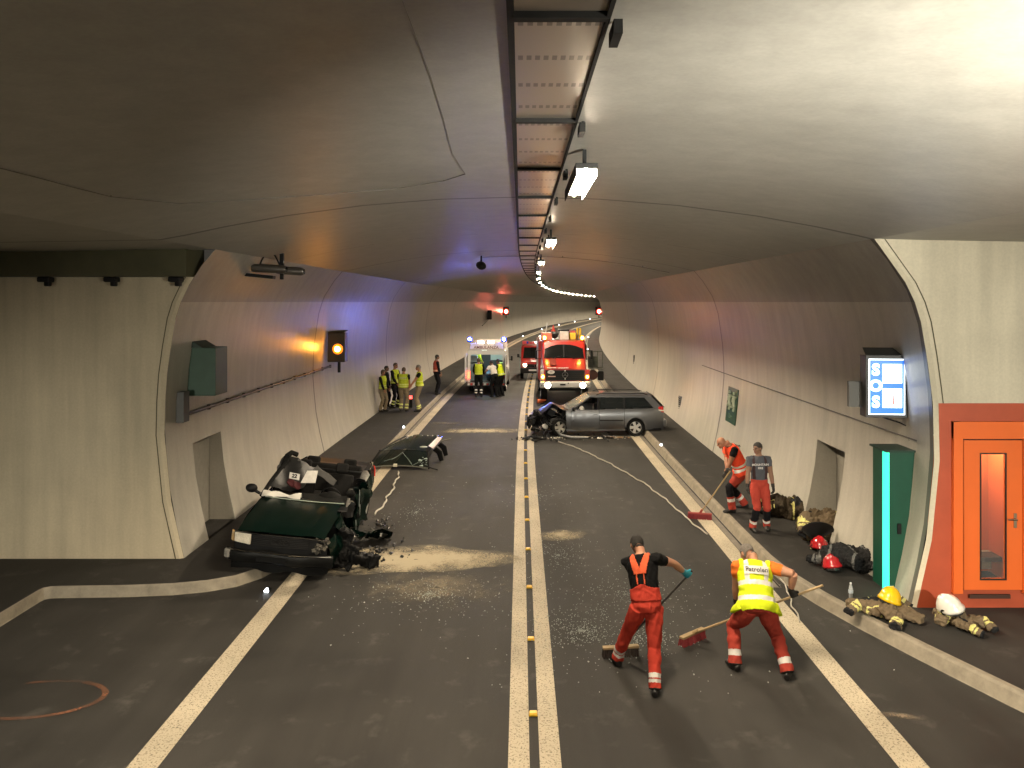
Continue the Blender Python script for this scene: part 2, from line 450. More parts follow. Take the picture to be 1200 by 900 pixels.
# ------------------------------------------------------------------ tunnel luminaires
M_LENS = mat('lamp_lens', (1, .9, .7), .4, emit=LAMP_E, ecol=WARM)
M_TRAY = mat('galvanised_tray', (.30, .29, .27), .38, metal=.85, noise=.2)
M_BLACK = mat('black_plastic', (.009, .009, .0095), .5, spec=.2)
M_HOUS = mat('lamp_housing', (.015, .015, .015), .7)
lamp0 = None
def make_lamp():
    t = thing('ceiling_light', 'long glowing tunnel lamp hanging right of the ceiling duct', 'ceiling light', (0, 0, 0), 0, 'tunnel lamps in a row along the ceiling')
    w, d, l = .20, .118, 1.9
    m = MB(); zt = 0
    m.box((0, 0, zt), (w+.02, l, .012))
    for s in (-1, 1): m.box((s*(w/2+.005), 0, zt-d/2-.006), (.01, l, d))
    for s in (-1, 1): m.box((0, s*(l/2+.006), zt-.025), (w+.02, .012, .05))
    m.build('housing', M_HOUS, t)
    m = MB(); m.box((0, 0, zt-.05), (.022, l-.1, .04)); m.build('lens', M_LENS, t)
    for s in (-1, 1): MB().box((0, s*l*.35, .10), (.04, .04, .19)).build('hanger', M_BLACK, t)
    return t
lamp0 = make_lamp()
k = 0
for i in range(-3, 28):
    Y = 8.6+8.75*i
    if Y > 235: break
    o = lamp0 if k == 0 else copy_tree(lamp0)
    k += 1
    p = P(.66, Y, 6.18)
    o.location = p; o.rotation_euler = (0, 0, -math.atan((Y-20)/740) if Y > 20 else 0)
# work floodlight on a mast at the platform the picture was taken from
def floodlight(loc, aim, label, watts, size=(.5, .32), cone=110):
    t = thing('work_floodlight', label, 'floodlight', loc)
    d = (Vector(aim)-Vector(loc)).normalized(); q = d.to_track_quat('Y', 'Z').to_matrix()
    m = MB(); m.box((0, -.05, 0), (size[0]+.06, .12, size[1]+.06)); m.warp(lambda p: q @ p); m.build('casing', M_BLACK, t)
    m = MB(); m.box((0, .016, 0), (size[0], .01, size[1])); m.warp(lambda p: q @ p)
    m.build('glass', mat('flood_lens', (1, 1, .95), .3, emit=60, ecol=(1, .93, .78)), t)
    m = MB(); m.sweep([V(0, -.05, -.1), V(0, -.1, -loc[2])], .03); m.build('mast', M_TRAY, t)
    ld = bpy.data.lights.new('flood_lamp', 'SPOT'); ld.energy = watts; ld.color = (1, .95, .80); ld.spot_size = R(cone); ld.spot_blend = 1.0; ld.shadow_soft_size = .12
    lo = bpy.data.objects.new('flood_lamp', ld); COL.objects.link(lo); lo.parent = t
    lo.location = d*.06; lo.rotation_euler = d.to_track_quat('-Z', 'Y').to_euler()
    return t
floodlight((4.5, .6, 4.0), (2.7, 6.2, 6.5), 'black work floodlight on a mast lighting the ceiling', FLOOD_W, cone=70)
floodlight((-6.6, -1.2, 3.6), (-7.2, 13.8, -1.4), 'black work floodlight on a mast lighting the left end wall', 3600, cone=56)
floodlight((6.6, -1.2, 4.0), (7.6, 11.6, 2.3), 'black work floodlight on a mast lighting the right end wall', 5200, cone=50)
# ================================================================== soft bodies: people, coats
def remeshed(mb, voxel, smooth=3):
    me = bpy.data.meshes.new('soft'); me.from_pydata([tuple(p) for p in mb.v], [], mb.f)
    bm = bmesh.new(); bm.from_mesh(me); bmesh.ops.recalc_face_normals(bm, faces=bm.faces); bm.to_mesh(me); bm.free()
    o = bpy.data.objects.new('soft', me); COL.objects.link(o)
    r = o.modifiers.new('r', 'REMESH'); r.mode = 'VOXEL'; r.voxel_size = voxel
    if smooth:
        sm = o.modifiers.new('s', 'SMOOTH'); sm.factor = .5; sm.iterations = smooth
    dg = bpy.context.evaluated_depsgraph_get(); dg.update()
    ev = bpy.data.meshes.new_from_object(o.evaluated_get(dg))
    n = len(ev.vertices); co = np.empty(n*3); ev.vertices.foreach_get('co', co); co = co.reshape(-1, 3)
    nr = np.empty(n*3); ev.vertices.foreach_get('normal', nr); nr = nr.reshape(-1, 3)
    fs = np.array([tuple(p.vertices) for p in ev.polygons if len(p.vertices) == 4], dtype=np.int64)
    bpy.data.objects.remove(o); bpy.data.meshes.remove(me); bpy.data.meshes.remove(ev)
    return co, nr, fs
def seg_dist(p, a, b):
    ab = b-a; L = (ab*ab).sum()+1e-12
    t = np.clip(((p-a) @ ab)/L, 0, 1)
    return np.linalg.norm(p-(a+t[:, None]*ab), axis=1), t
def wrinkle(co, seed, amp, wl=.11):
    rs = np.random.RandomState(seed); d = np.zeros(len(co))
    for k in range(7):
        v = rs.normal(size=3); v /= np.linalg.norm(v); w = wl*rs.uniform(.55, 1.6)
        d += np.sin(co @ v*2*math.pi/w+rs.uniform(0, 6.28)+1.5*np.sin(co @ np.roll(v, 1)*2*math.pi/(w*1.7)))*rs.uniform(.4, 1)
    return d/3.5*amp
def np_mesh(name, co, fs, mi, mats, parent=None, extra=None, smooth=True):
    me = bpy.data.meshes.new(name)
    ev = [tuple(p) for p in co]; ef = [tuple(int(i) for i in f) for f in fs]; em = list(mi)
    if extra is not None:
        o = len(ev); ev += [tuple(p) for p in extra.v]; ef += [tuple(i+o for i in f) for f in extra.f]; em += list(extra.mi)
    me.from_pydata(ev, [], ef)
    for m in mats: me.materials.append(m)
    me.polygons.foreach_set('material_index', [int(x) for x in em])
    if smooth: me.polygons.foreach_set('use_smooth', [True]*len(ef))
    o = bpy.data.objects.new(name, me); COL.objects.link(o)
    if parent is not None: o.parent = parent
    return o
def shell(co, nr, fs, mask, off, matfn, mats, name, parent, skirt=True):
    "a layer of cloth over the masked faces, off metres above them (off may be an array per vertex)"
    f = fs[mask]
    if len(f) == 0: return None
    used = np.unique(f); ix = -np.ones(len(co), int); ix[used] = np.arange(len(used))
    offv = off[used][:, None] if isinstance(off, np.ndarray) else off
    top = co[used]+nr[used]*offv
    q = ix[f]; cen = co[f].mean(1); mi = matfn(cen, np.nonzero(mask)[0])
    ed = {}
    for k, row in enumerate(q):
        for a in range(4):
            e = (row[a], row[(a+1) % 4])
            if (e[1], e[0]) in ed: del ed[(e[1], e[0])]
            else: ed[e] = mi[k]
    base = co[used]-nr[used]*.004
    n = len(used); allv = np.vstack([top, base]); ff = [tuple(r) for r in q]; mm = list(mi)
    for (a, b), m in ed.items():
        ff.append((b, a, a+n, b+n)); mm.append(m)
    return np_mesh(name, allv, ff, mm, mats, parent)

M_SKIN = mat('skin', (.42, .21, .13), .55, noise=.10, nscale=14)
M_SKIN_T = mat('tanned_skin', (.33, .15, .085), .55, noise=.12, nscale=14)
M_SKIN_D = mat('dark_tanned_skin', (.20, .105, .065), .55, noise=.12, nscale=14)
M_HAIRD = mat('dark_hair', (.016, .013, .011), .65, noise=.4, nscale=60, bump=.6, bscale=220)
M_HAIRG = mat('grey_hair', (.16, .14, .12), .7, noise=.4, nscale=50, bump=.6, bscale=220)
M_HAIRB = mat('brown_hair', (.07, .045, .028), .65, noise=.4, nscale=50, bump=.6, bscale=220)
M_LIP = mat('lip', (.22, .07, .055), .5)
M_EYE = mat('eye', (.02, .016, .014), .25)
def cloth(name, col, rough=.85, noise=.14): return mat(name, col, rough, noise=noise, nscale=7, bump=.25, bscale=260, spec=.12)
M_BLKSHIRT = cloth('black_cotton', (.007, .007, .0076))
M_REDTR = cloth('red_overall', (.43, .045, .028))
M_REDTR2 = cloth('brick_red_overall', (.36, .05, .034))
M_DARKCL = cloth('dark_work_cloth', (.009, .009, .011))
M_BOOT = mat('boot_leather', (.012, .011, .010), .5)
M_REFL = mat('reflective_band', (.68, .66, .62), .4, noise=.06)
M_YVEST = cloth('hi_vis_yellow', (.62, .74, .02), .7, .08)
M_YVEST2 = cloth('dull_hi_vis_yellow', (.40, .47, .03), .75, .12)
M_OVEST = cloth('hi_vis_orange_red', (.90, .085, .035), .7, .08)
M_ORSHIRT = cloth('orange_shirt', (.72, .17, .03))
M_GREYSHIRT = cloth('slate_shirt', (.075, .08, .095))
M_BEIGETR = cloth('beige_turnout', (.20, .155, .10))
M_WHITE = cloth('white_shirt', (.62, .57, .52))
M_GLOVEB = mat('nitrile_blue', (.02, .30, .42), .4)
M_GLOVEK = mat('black_glove', (.014, .013, .012), .65, noise=.2)
M_LIMEBAND = mat('lime_band', (.55, .60, .16), .5)

def ik(a, c, l1, l2, pole):
    d = c-a; L = d.length
    if L > (l1+l2)*.999: c = a+d*((l1+l2)*.999/L); d = c-a; L = d.length
    x = (l1*l1-l2*l2+L*L)/(2*L); h = math.sqrt(max(0, l1*l1-x*x))
    u = d/L; p = Vector(pole); p = p-u*p.dot(u)
    if p.length < 1e-4: p = u.orthogonal()
    return a+u*x+p.normalized()*h, c
def hand(mb, w, d, n, side, curl=.5, mi=0, s=1.0, thick=1.0):
    "palm, four fingers of different lengths and a thumb"
    d = Vector(d).normalized(); n = Vector(n); n = (n-d*n.dot(d)).normalized(); c = d.cross(n)*side
    mb.sweep([w-d*.025*s, w+d*.01*s, w+d*.05*s, w+d*.092*s], [(.027*s*thick, .02*s*thick), (.033*s*thick, .018*s*thick), (.041*s*thick, .017*s*thick), (.040*s*thick, .013*s*thick)], side=c, n=10, mi=mi)
    for k, (o, L) in enumerate(((.030, .078), (.010, .088), (-.010, .082), (-.029, .064))):
        p = w+d*.085*s+c*o*s; pts = [p]; ang = .1+curl*.25
        for fr in (.45, .32, .23):
            ang += curl*(.75 if fr < .45 else .6)
            pts.append(pts[-1]+(d*math.cos(ang)+n*math.sin(ang)+c*o*.8).normalized()*L*fr*s)
        mb.sweep(pts, [.0098*s*thick, .0092*s*thick, .0084*s*thick, .006*s*thick], side=c, n=7, mi=mi)
    p = w+d*.028*s+c*.030*s; t1 = (d*.6+c*.75+n*.3).normalized(); t2 = (d*.8+c*(.35-.5*curl)+n*(.3+.6*curl)).normalized()
    mb.sweep([p-t1*.015*s, p+t1*.035*s, p+t1*.035*s+t2*.03*s, p+t1*.035*s+t2*.055*s], [.014*s*thick, .012*s*thick, .0105*s*thick, .007*s*thick], n=7, mi=mi)
def grip(G, s, d, flip=1):
    "wrist position and palm normal of a hand that closes round a shaft through G running along s"
    s = Vector(s).normalized(); d = Vector(d); d = (d-s*d.dot(s)).normalized(); n = s.cross(d).normalized()*flip
    return Vector(G)-d*.098-n*.026, d, n

def person(label, pelvis, neck, feet, hands, hip_yaw=0, sh_yaw=None, look=None, scale=1.0, voxel=.0105, seed=1, loc=None,
           skin=None, hair=None, shirt=None, sleeve='short', trousers=None, boots=None, bands=(), band_m=None, pads=(), pad_m=None,
           vest=None, gloves=(None, None), curl=(.5, .5), elbow=None, knee=None, build=1.0, beard=False, group=None, rule=None, hairline=0, long_hair=False, name='person',
           hand_dirs=(None, None), palm=(None, None), after=None, head_fwd=0.0):
    S = scale
    pel, nk = Vector(pelvis), Vector(neck)
    sh_yaw = hip_yaw if sh_yaw is None else sh_yaw
    up = (nk-pel).normalized()
    def axes(yaw, up):
        f = V(-math.sin(yaw), math.cos(yaw), 0); r = f.cross(up).normalized(); f2 = up.cross(r).normalized(); return r, f2
    rh, fh = axes(hip_yaw, V(0, 0, 1)); rs_, fs_ = axes(sh_yaw, up)
    lk = Vector(look).normalized() if look is not None else fs_
    base = Vector(loc) if loc is not None else V(pel.x, pel.y, min(feet[0][2], feet[1][2]))
    t = thing(name, label, 'person', base, 0, group)
    mb = MB(); bones = []
    def sw(tag_, pts, rad, side, n=14):
        mb.sweep(pts, rad, side=side, n=n)
        rr = [r if isinstance(r, (tuple, list)) else (r, r) for r in rad]
        for i in range(len(pts)-1):
            bones.append((tag_, np.array(pts[i]), np.array(pts[i+1]), (rr[i][0]+rr[i][1]+rr[i+1][0]+rr[i+1][1])/4, i/(len(pts)-1), (i+1)/(len(pts)-1)))
    L = (nk-pel).length; B = build*S
    tw = lambda k: (rh*(1-k)+rs_*k).normalized()
    sp = [pel-up*.09*S, pel-up*.02*S, pel+up*L*.25, pel+up*L*.52, pel+up*L*.78, nk-up*.045*S, nk+up*.005]
    rd = [(.13*B, .105*B), (.172*B, .128*B), (.160*B, .118*B), (.172*B, .124*B), (.185*B, .122*B), (.12*B, .09*B), (.062*S, .062*S)]
    rows_side = rh*.5+rs_*.5
    mb.sweep(sp, rd, side=rows_side, n=18)
    for i in range(6): bones.append(('torso', np.array(sp[i]), np.array(sp[i+1]), (rd[i][0]+rd[i][1]+rd[i+1][0]+rd[i+1][1])/4*1.12, i/6, (i+1)/6))
    # head
    hc = nk+(up*.55+V(0, 0, .45)+lk*head_fwd).normalized()*.145*S+lk*.028*S
    hz = (V(0, 0, 1)*.7+up*.3); hr = lk.cross(hz).normalized(); hz = hr.cross(lk).normalized()
    HM = Matrix((hr, lk, hz)).transposed()
    def hp(x, y, z): return hc+HM @ V(x*S, y*S, z*S)
    def hball(c, r):
        q = MB().ball((0, 0, 0), r, n=16); mb.add([hp(c[0]+p.x, c[1]+p.y, c[2]+p.z) for p in q.v], q.f)
    hball((0, -.008, .022), (.074, .094, .092)); hball((0, .022, -.045), (.056, .066, .062)); hball((0, .062, -.085), (.028, .026, .022))
    for s in (-1, 1): hball((s*.074, -.008, -.008), (.013, .024, .034)); hball((s*.034, .062, -.022), (.026, .024, .024))
    hball((0, .078, .026), (.05, .016, .012))
    mb.sweep([hp(0, .078, .018), hp(0, .102, -.018), hp(0, .104, -.03)], [.011*S, .0155*S, .014*S], side=hr, n=8)
    mb.sweep([hp(0, .083, -.052), hp(0, .090, -.06), hp(0, .083, -.068)], [(.026*S, .01*S)]*3, side=hr, n=8)
    bones.append(('head', np.array(hp(0, .02, -.07)), np.array(hp(0, -.01, .04)), .085*S, 0, 1))
    sw('neck', [nk-up*.03, nk+up*.05*S, hp(0, -.02, -.06)], [(.062*S, .062*S), (.056*S, .058*S), (.052*S, .056*S)], hr)
    # arms
    wr = []
    for k, sgn in ((0, -1), (1, 1)):
        sh = nk-up*.075*S+rs_*sgn*.172*B
        pole = (elbow[k] if elbow and elbow[k] is not None else (rs_*sgn*.5-fs_*.6-V(0, 0, .5)))
        el, w = ik(sh, Vector(hands[k]), .295*S, .262*S, pole)
        wr.append((el, w))
        ps = [sh-rs_*sgn*.05*S, sh+rs_*sgn*.012, sh.lerp(el, .35), sh.lerp(el, .75), el]
        slv = 1.22 if shirt is not None else 1
        sw('upper%d' % k, ps, [.062*B, .066*B*1.05, .056*B*slv, .049*B*(slv if sleeve == 'long' else 1.02), .043*B*(1.12 if sleeve == 'long' else 1)], fs_)
        q = 1.25 if sleeve == 'long' else 1
        sw('fore%d' % k, [el, el.lerp(w, .3), el.lerp(w, .75), w], [.043*B*q, .046*B*q, .035*B*q, .0285*S*(1.3 if sleeve == 'long' else 1)], fs_)
    # legs
    for k, sgn in ((0, -1), (1, 1)):
        hip = pel-V(0, 0, .05*S)+rh*sgn*.093*B
        fx, fy, fz, fyaw = feet[k]
        ff = V(-math.sin(fyaw), math.cos(fyaw), 0); fr = V(math.cos(fyaw), math.sin(fyaw), 0)
        an = V(fx, fy, fz+.10*S)
        pole = (knee[k] if knee and knee[k] is not None else (ff*.8+fh*.5))
        kn, an = ik(hip, an, .44*S, .43*S, pole)
        bag = 1.0
        sw('leg%d' % k, [hip+V(0, 0, .04), hip.lerp(kn, .3), hip.lerp(kn, .7), kn, kn.lerp(an, .35), kn.lerp(an, .75), an-V(0, 0, .03)],
           [.100*B, .103*B, .086*B, .074*B, .073*B, .069*B, .074*B], fr)
        a0 = V(an.x, an.y, fz)
        sw('foot%d' % k, [a0-ff*.075*S+V(0, 0, .045), a0-ff*.02*S+V(0, 0, .055), a0+ff*.09*S+V(0, 0, .045), a0+ff*.17*S+V(0, 0, .035), a0+ff*.20*S+V(0, 0, .03)],
           [(.036*S, .044), (.042*S, .054), (.049*S, .044), (.045*S, .034), (.025*S, .022)], fr)
    co, nr, fs = remeshed(mb, voxel, 2)
    # which bone each face belongs to
    cen = co[fs].mean(1); best = np.full(len(cen), 1e9); bi = np.zeros(len(cen), int); bt = np.zeros(len(cen))
    for i, (nm, a, b, r, t0, t1) in enumerate(bones):
        d, tt = seg_dist(cen, a, b); d = d/r
        q = d < best; best[q] = d[q]; bi[q] = i; bt[q] = t0+(t1-t0)*tt[q]
    nmz = np.array([b[0] for b in bones])[bi]
    mats = [skin or M_SKIN, shirt or M_BLKSHIRT, trousers or M_DARKCL, boots or M_BOOT, band_m or M_REFL, pad_m or M_DARKCL, M_LIP, M_EYE, hair or M_HAIRD]
    upv = np.array(up); v = (cen-np.array(pel)) @ upv/L; u = (cen-np.array(nk)) @ np.array(rs_); w_ = (cen-np.array(pel)) @ np.array(fs_)
    hl = (cen-np.array(hc)) @ np.array(HM)/S
    isleg = np.char.startswith(nmz, 'leg'); isfoot = np.char.startswith(nmz, 'foot'); isup = np.char.startswith(nmz, 'upper'); isfo = np.char.startswith(nmz, 'fore')
    tor = nmz == 'torso'; hd = nmz == 'head'; nkm = nmz == 'neck'
    mi = np.zeros(len(cen), int)
    mi[tor] = 1; mi[tor & (v < .17)] = 2
    mi[tor & (v > .985)] = 0
    if sleeve == 'long': mi[isup | isfo] = 1
    else: mi[isup & (bt < .62)] = 1
    mi[isleg] = 2
    for a, b in pads: mi[isleg & (bt > a) & (bt < b)] = 5
    for a, b in bands: mi[isleg & (bt > a) & (bt < b)] = 4
    mi[isfoot] = 3
    mi[isleg & (bt > .985)] = 3
    hx, hy, hz_ = hl[:, 0], hl[:, 1], hl[:, 2]
    eye = hd & (np.abs(np.abs(hx)-.032) < .012) & (np.abs(hz_-.004) < .0085) & (hy > .05); mi[eye] = 7
    mi[hd & (np.abs(np.abs(hx)-.034) < .019) & (np.abs(hz_-.028) < .006) & (hy > .055)] = 8
    mi[hd & (np.abs(hx) < .024) & (np.abs(hz_+.06) < .0065) & (hy > .06)] = 6
    if beard: mi[hd & (hz_ < -.045) & (hy > .0) & (mi == 0)] = 8
    if rule is not None: rule(mi, nmz, bt, u, v, w_, hl)
    # folds in the cloth
    vm = np.zeros(len(co)); cl = np.isin(mi, (1, 2, 4, 5)) & ~nkm
    np.maximum.at(vm, fs[cl].ravel(), 1.0)
    co2 = co+nr*(wrinkle(co, seed, .0085*S, .13)*vm)[:, None]
    ex = MB()
    for k in (0, 1):
        el, w = wr[k]; d = Vector(hand_dirs[k]) if hand_dirs[k] is not None else (w-el)
        pn = Vector(palm[k]) if palm[k] is not None else (-rs_*(-1 if k == 0 else 1)*1.0+fs_*.2)
        if gloves[k] is not None:
            g = MB(); hand(g, w, d, pn, -1 if k == 0 else 1, curl[k], 0, S*1.04, 1.22); dd = (w-el).normalized()
            g.sweep([w-dd*.055, w-dd*.02, w+Vector(d).normalized()*.015], [.037*S, .036*S, .034*S], n=12)
            g.v = [p-base for p in g.v]
            g.build('glove', gloves[k], t, smooth=True, angle=70)
        else: hand(ex, w, d, pn, -1 if k == 0 else 1, curl[k], 0, S)
    ex.v = [p-base for p in ex.v]
    bl = np.array(base)
    np_mesh('body', co2-bl, fs, mi, mats, t, ex)
    # hair
    if hair is not None:
        front = .052+hairline
        m_ = (hd | nkm) & (hz_ > np.interp(hy, [-.1, -.03, .0, .03, .06, .1], [-.085, -.07, -.012, .012, front, front+.02])) & ~((np.abs(hx) > .068) & (hz_ < .02) & (hy > -.03))
        if long_hair: m_ = (hd | nkm) & (hz_ > np.interp(hy, [-.1, .0, .03, .06, .1], [-.2, -.12, -.02, front, front+.02]))
        o_ = (np.full(len(co), .011*S if not long_hair else .022*S))+wrinkle(co, seed+5, .004, .05)
        shell(co2-bl, nr, fs, m_, o_, lambda c, i: np.zeros(len(c), int), [hair], 'hair', t)
    # vest and other layers
    lay = dict(co=co2-bl, nr=nr, fs=fs, nmz=nmz, bt=bt, u=u, v=v, w=w_, tor=tor, isup=isup, isleg=isleg, parent=t, pel=pel, nk=nk, up=up, rs=rs_, fw=fs_, base=base, hl=hl, hc=hc, HM=HM, S=S, L=L, wr=wr, vco=co2)
    if vest is not None: vest(lay)
    if after is not None: after(lay)
    return t, lay

def hi_vis(m, lo=-.02, bands=((.08, .17), (.42, .51)), vert=(.085, .13), flare=.03, band_m=None, letters=None, back=True, vmat=None, lsize=.07, lv=.74, ls=1.0, arm=.20):
    def f(y):
        mask = (y['tor'] & (y['v'] > lo) & (y['v'] < .965)) | (y['isup'] & (y['bt'] < arm) & (y['v'] > .72))
        mask |= y['isleg'] & (y['v'] > lo) & (y['bt'] < .2)
        vv = ((y['vco']-np.array(y['pel'])) @ np.array(y['up']))/y['L']
        off = np.interp(vv, [-.1, .5, 1.0], [.012+flare, .016, .009])*y['S']+wrinkle(y['vco'], 9, .006, .16)
        def mf(c, i):
            v, u = y['v'][i], y['u'][i]; mi = np.zeros(len(c), int)
            for a, b in bands: mi[(v > a) & (v < b)] = 1
            if vert: mi[(np.abs(u) > vert[0]*y['S']) & (np.abs(u) < vert[1]*y['S']) & (v > bands[-1][0])] = 1
            return mi
        o = shell(y['co'], y['nr'], y['fs'], mask, off, mf, [m, band_m or M_REFL], 'safety_vest', y['parent'])
        if letters:
            sg = -1 if back else 1
            c = y['pel']+y['up']*(y['L']*lv)
            # lettering panel that follows the back
            half = .13*ls*y['S']; rows = []
            idx = np.nonzero(y['tor'])[0]; cc = (y['co'][y['fs']].mean(1)[idx]+np.array(y['base'])); w = y['w'][idx]*sg
            def surf(u, v):
                q = (np.abs(y['u'][idx]-u) < .03) & (np.abs(y['v'][idx]*y['L']-v) < .03)
                return (w[q].max() if q.any() else .1)+.030
            for j in (-1, 0, 1):
                rows.append([c+y['up']*(j*lsize*.62)+y['rs']*(-sg)*(k*half/3)+y['fw']*sg*surf((-sg)*k*half/3, y['L']*lv+j*lsize*.62) for k in range(-3, 4)])
            pl = MB(); pl.grid([[p-y['base'] for p in r] for r in rows]); pl.build('back_panel', band_m or M_REFL, y['parent'], smooth=True)
            ctr = rows[1][3]-y['base']+y['fw']*sg*.005
            text_mesh(letters, lsize, 'lettering', mat('letter_black', (.03, .03, .035), .6), y['parent'], frame(ctr, y['rs']*(-sg), y['up']), extrude=.004)
        return o
    return f
# ================================================================== the people in the tunnel
def W(px, py, Y): return V((px-610)/900*Y, Y, 4.8-(py-354)/900*Y)
M_WOOD = mat('broom_wood', (.34, .24, .12), .6, noise=.2, nscale=12)
M_POLE_D = mat('dark_broom_pole', (.035, .032, .03), .45)
M_BRIS_R = mat('red_bristles', (.20, .018, .022), .8, noise=.4, nscale=40)
M_BRIS_D = mat('dark_bristles', (.03, .02, .016), .85, noise=.4, nscale=40)
def broom(label, a, b, head_dir, block, bris, pole, L=.62, colour_head=True):
    "a: shaft point at the head, b: top of the shaft"
    a, b = Vector(a), Vector(b); t = thing('broom', label, 'broom', (a.x, a.y, 0), 0, 'push brooms in the crew\'s hands')
    o = V(a.x, a.y, 0); d = (b-a).normalized(); hd = Vector(head_dir).normalized()
    MB().sweep([a-o-d*.02, b-o], .0155, n=10).build('shaft', pole, t, smooth=True)
    q = V(0, 0, 1); f = hd.cross(q).normalized()
    c = a-o; c.z = .105
    m = MB(); hh = L/2
    m.slab([c+hd*sx*hh+f*sy*.04+q*.028*0 for sx, sy in ((-1, -1), (1, -1), (1, 1), (-1, 1))], q*.032)
    m.sweep([c+q*.02, c+q*.03+d*.10], .026, n=10)
    m.build('block', block, t, bevel=.006)
    m = MB(); rng = random.Random(3)
    for i in range(26):
        for j in range(5):
            p = c+hd*(-hh+.015+(L-.03)*i/25)+f*(-.032+.064*j/4)
            e = p+V(rng.uniform(-.02, .02), rng.uniform(-.02, .02), 0)+f*(j-2)*.008; e.z = .002
            m.sweep([p+q*.004, e], [.009, .011], n=5)
    m.build('bristles', bris, t)
    return t
# -- the two sweepers in front
sA0, sA1 = V(1.36, 10.42, .12), V(2.28, 10.19, 1.24)
dA = (sA1-sA0).normalized()
gR = sA0+dA*((2.235-1.36)/dA.x); gL = sA0+dA*((1.845-1.36)/dA.x)
wR, hdR, nR = grip(gR, dA, V(.7, .25, -.35), 1)
wL, hdL, nL = grip(gL, dA, V(.35, .3, -.55), 1)
def bracesA(y):
    u, v, w, tor = y['u'], y['v'], y['w'], y['tor']
    dn = 1-v
    def strip(fn, off, m, name):
        return shell(y['co'], y['nr'], y['fs'], fn, np.full(len(y['co']), off)+wrinkle(y['vco'], 3, .004, .12), lambda c, i: np.zeros(len(c), int), [m], name, y['parent'])
    back = w < 0.02
    top = tor & back & (v > .60) & (v < .97) & (np.abs(np.abs(u)-np.interp(v, [.60, .72, .97], [.0, .045, .10])) < np.interp(v, [.6, .72, .97], [.075, .045, .032]))
    strip(top, .016, M_ORBR, 'braces')
    low = tor & back & (v > .40) & (v <= .61) & (np.abs(np.abs(u)-.045) < .007)
    strip(low, .012, M_ORBR, 'brace_strap')
    bib = (tor & (v < .31+.09*np.exp(-(u/.09)**2)*(w < .05)) & (v > .08))
    strip(bib, .014, M_REDTR, 'waistband')
M_ORBR = cloth('coral_brace', (.70, .12, .05))
person('person in a black T-shirt, coral braces and blue gloves sweeping glass, seen from behind', (1.60, 9.75, .95), (1.56, 9.98, 1.535),
       [(1.275, 10.16, 0, R(12)), (1.64, 9.37, 0, R(-12))], [wL, wR], hip_yaw=R(5), sh_yaw=R(-22), look=(-.15, .85, -.5), head_fwd=.75, scale=1.04, voxel=.0088, seed=11,
       skin=M_SKIN, hair=M_HAIRD, shirt=M_BLKSHIRT, trousers=M_REDTR, bands=((.80, .845), (.865, .91)), gloves=(M_GLOVEB, M_GLOVEB), curl=(1.05, 1.05),
       elbow=(V(-.6, -.3, -.5), V(.3, -.4, .8)), hand_dirs=(hdL, hdR), palm=(nL, nR), after=bracesA, build=1.06)
broom('wooden headed broom with a black shaft, swept by the person in braces', sA0, sA1, (.93, .12, 0), M_WOOD, M_BRIS_D, M_POLE_D, L=.5)
sB0, sB1 = V(2.43, 10.85, .12), V(3.93, 9.98, 1.12)
dB = (sB1-sB0).normalized()
gR = sB0+dB*((3.63-2.43)/dB.x); gL = sB0+dB*((3.00-2.43)/dB.x)
wR, hdR, nR = grip(gR, dB, V(.3, .0, -.5), 1)
wL, hdL, nL = grip(gL, dB, V(.1, .2, -.8), 1)
def ruleB(mi, nmz, bt, u, v, w, hl):
    side = (nmz == 'leg0') & (bt > .62) & (bt < .80)
person('grey haired person sweeping, bent over in a yellow lettered vest and orange shirt', (3.06, 9.93, .86), (3.12, 10.28, 1.345),
       [(2.80, 10.02, 0, R(15)), (3.40, 9.78, 0, R(-25))], [wL, wR], hip_yaw=R(0), sh_yaw=R(-8), look=(-.35, .75, -.5), head_fwd=.9, scale=1.04, voxel=.0088, seed=21,
       skin=M_SKIN, hair=M_HAIRG, shirt=M_ORSHIRT, trousers=M_REDTR2, bands=((.80, .87),), gloves=(M_GLOVEK, M_GLOVEK), curl=(1.05, 1.05),
       elbow=(V(-.8, -.3, .1), V(.6, -.5, .1)), hand_dirs=(hdL, hdR), palm=(nL, nR), build=1.16,
       vest=hi_vis(M_YVEST, lo=-.10, bands=((.07, .17), (.40, .50)), vert=(.085, .135), flare=.035, letters='Patrolen', lsize=.085, lv=.70, ls=1.15, arm=.16))
broom('pale wooden broom with dark red bristles held low by the bending person', sB0, sB1, (.75, .62, 0), M_WOOD, M_BRIS_R, M_WOOD, L=.5)
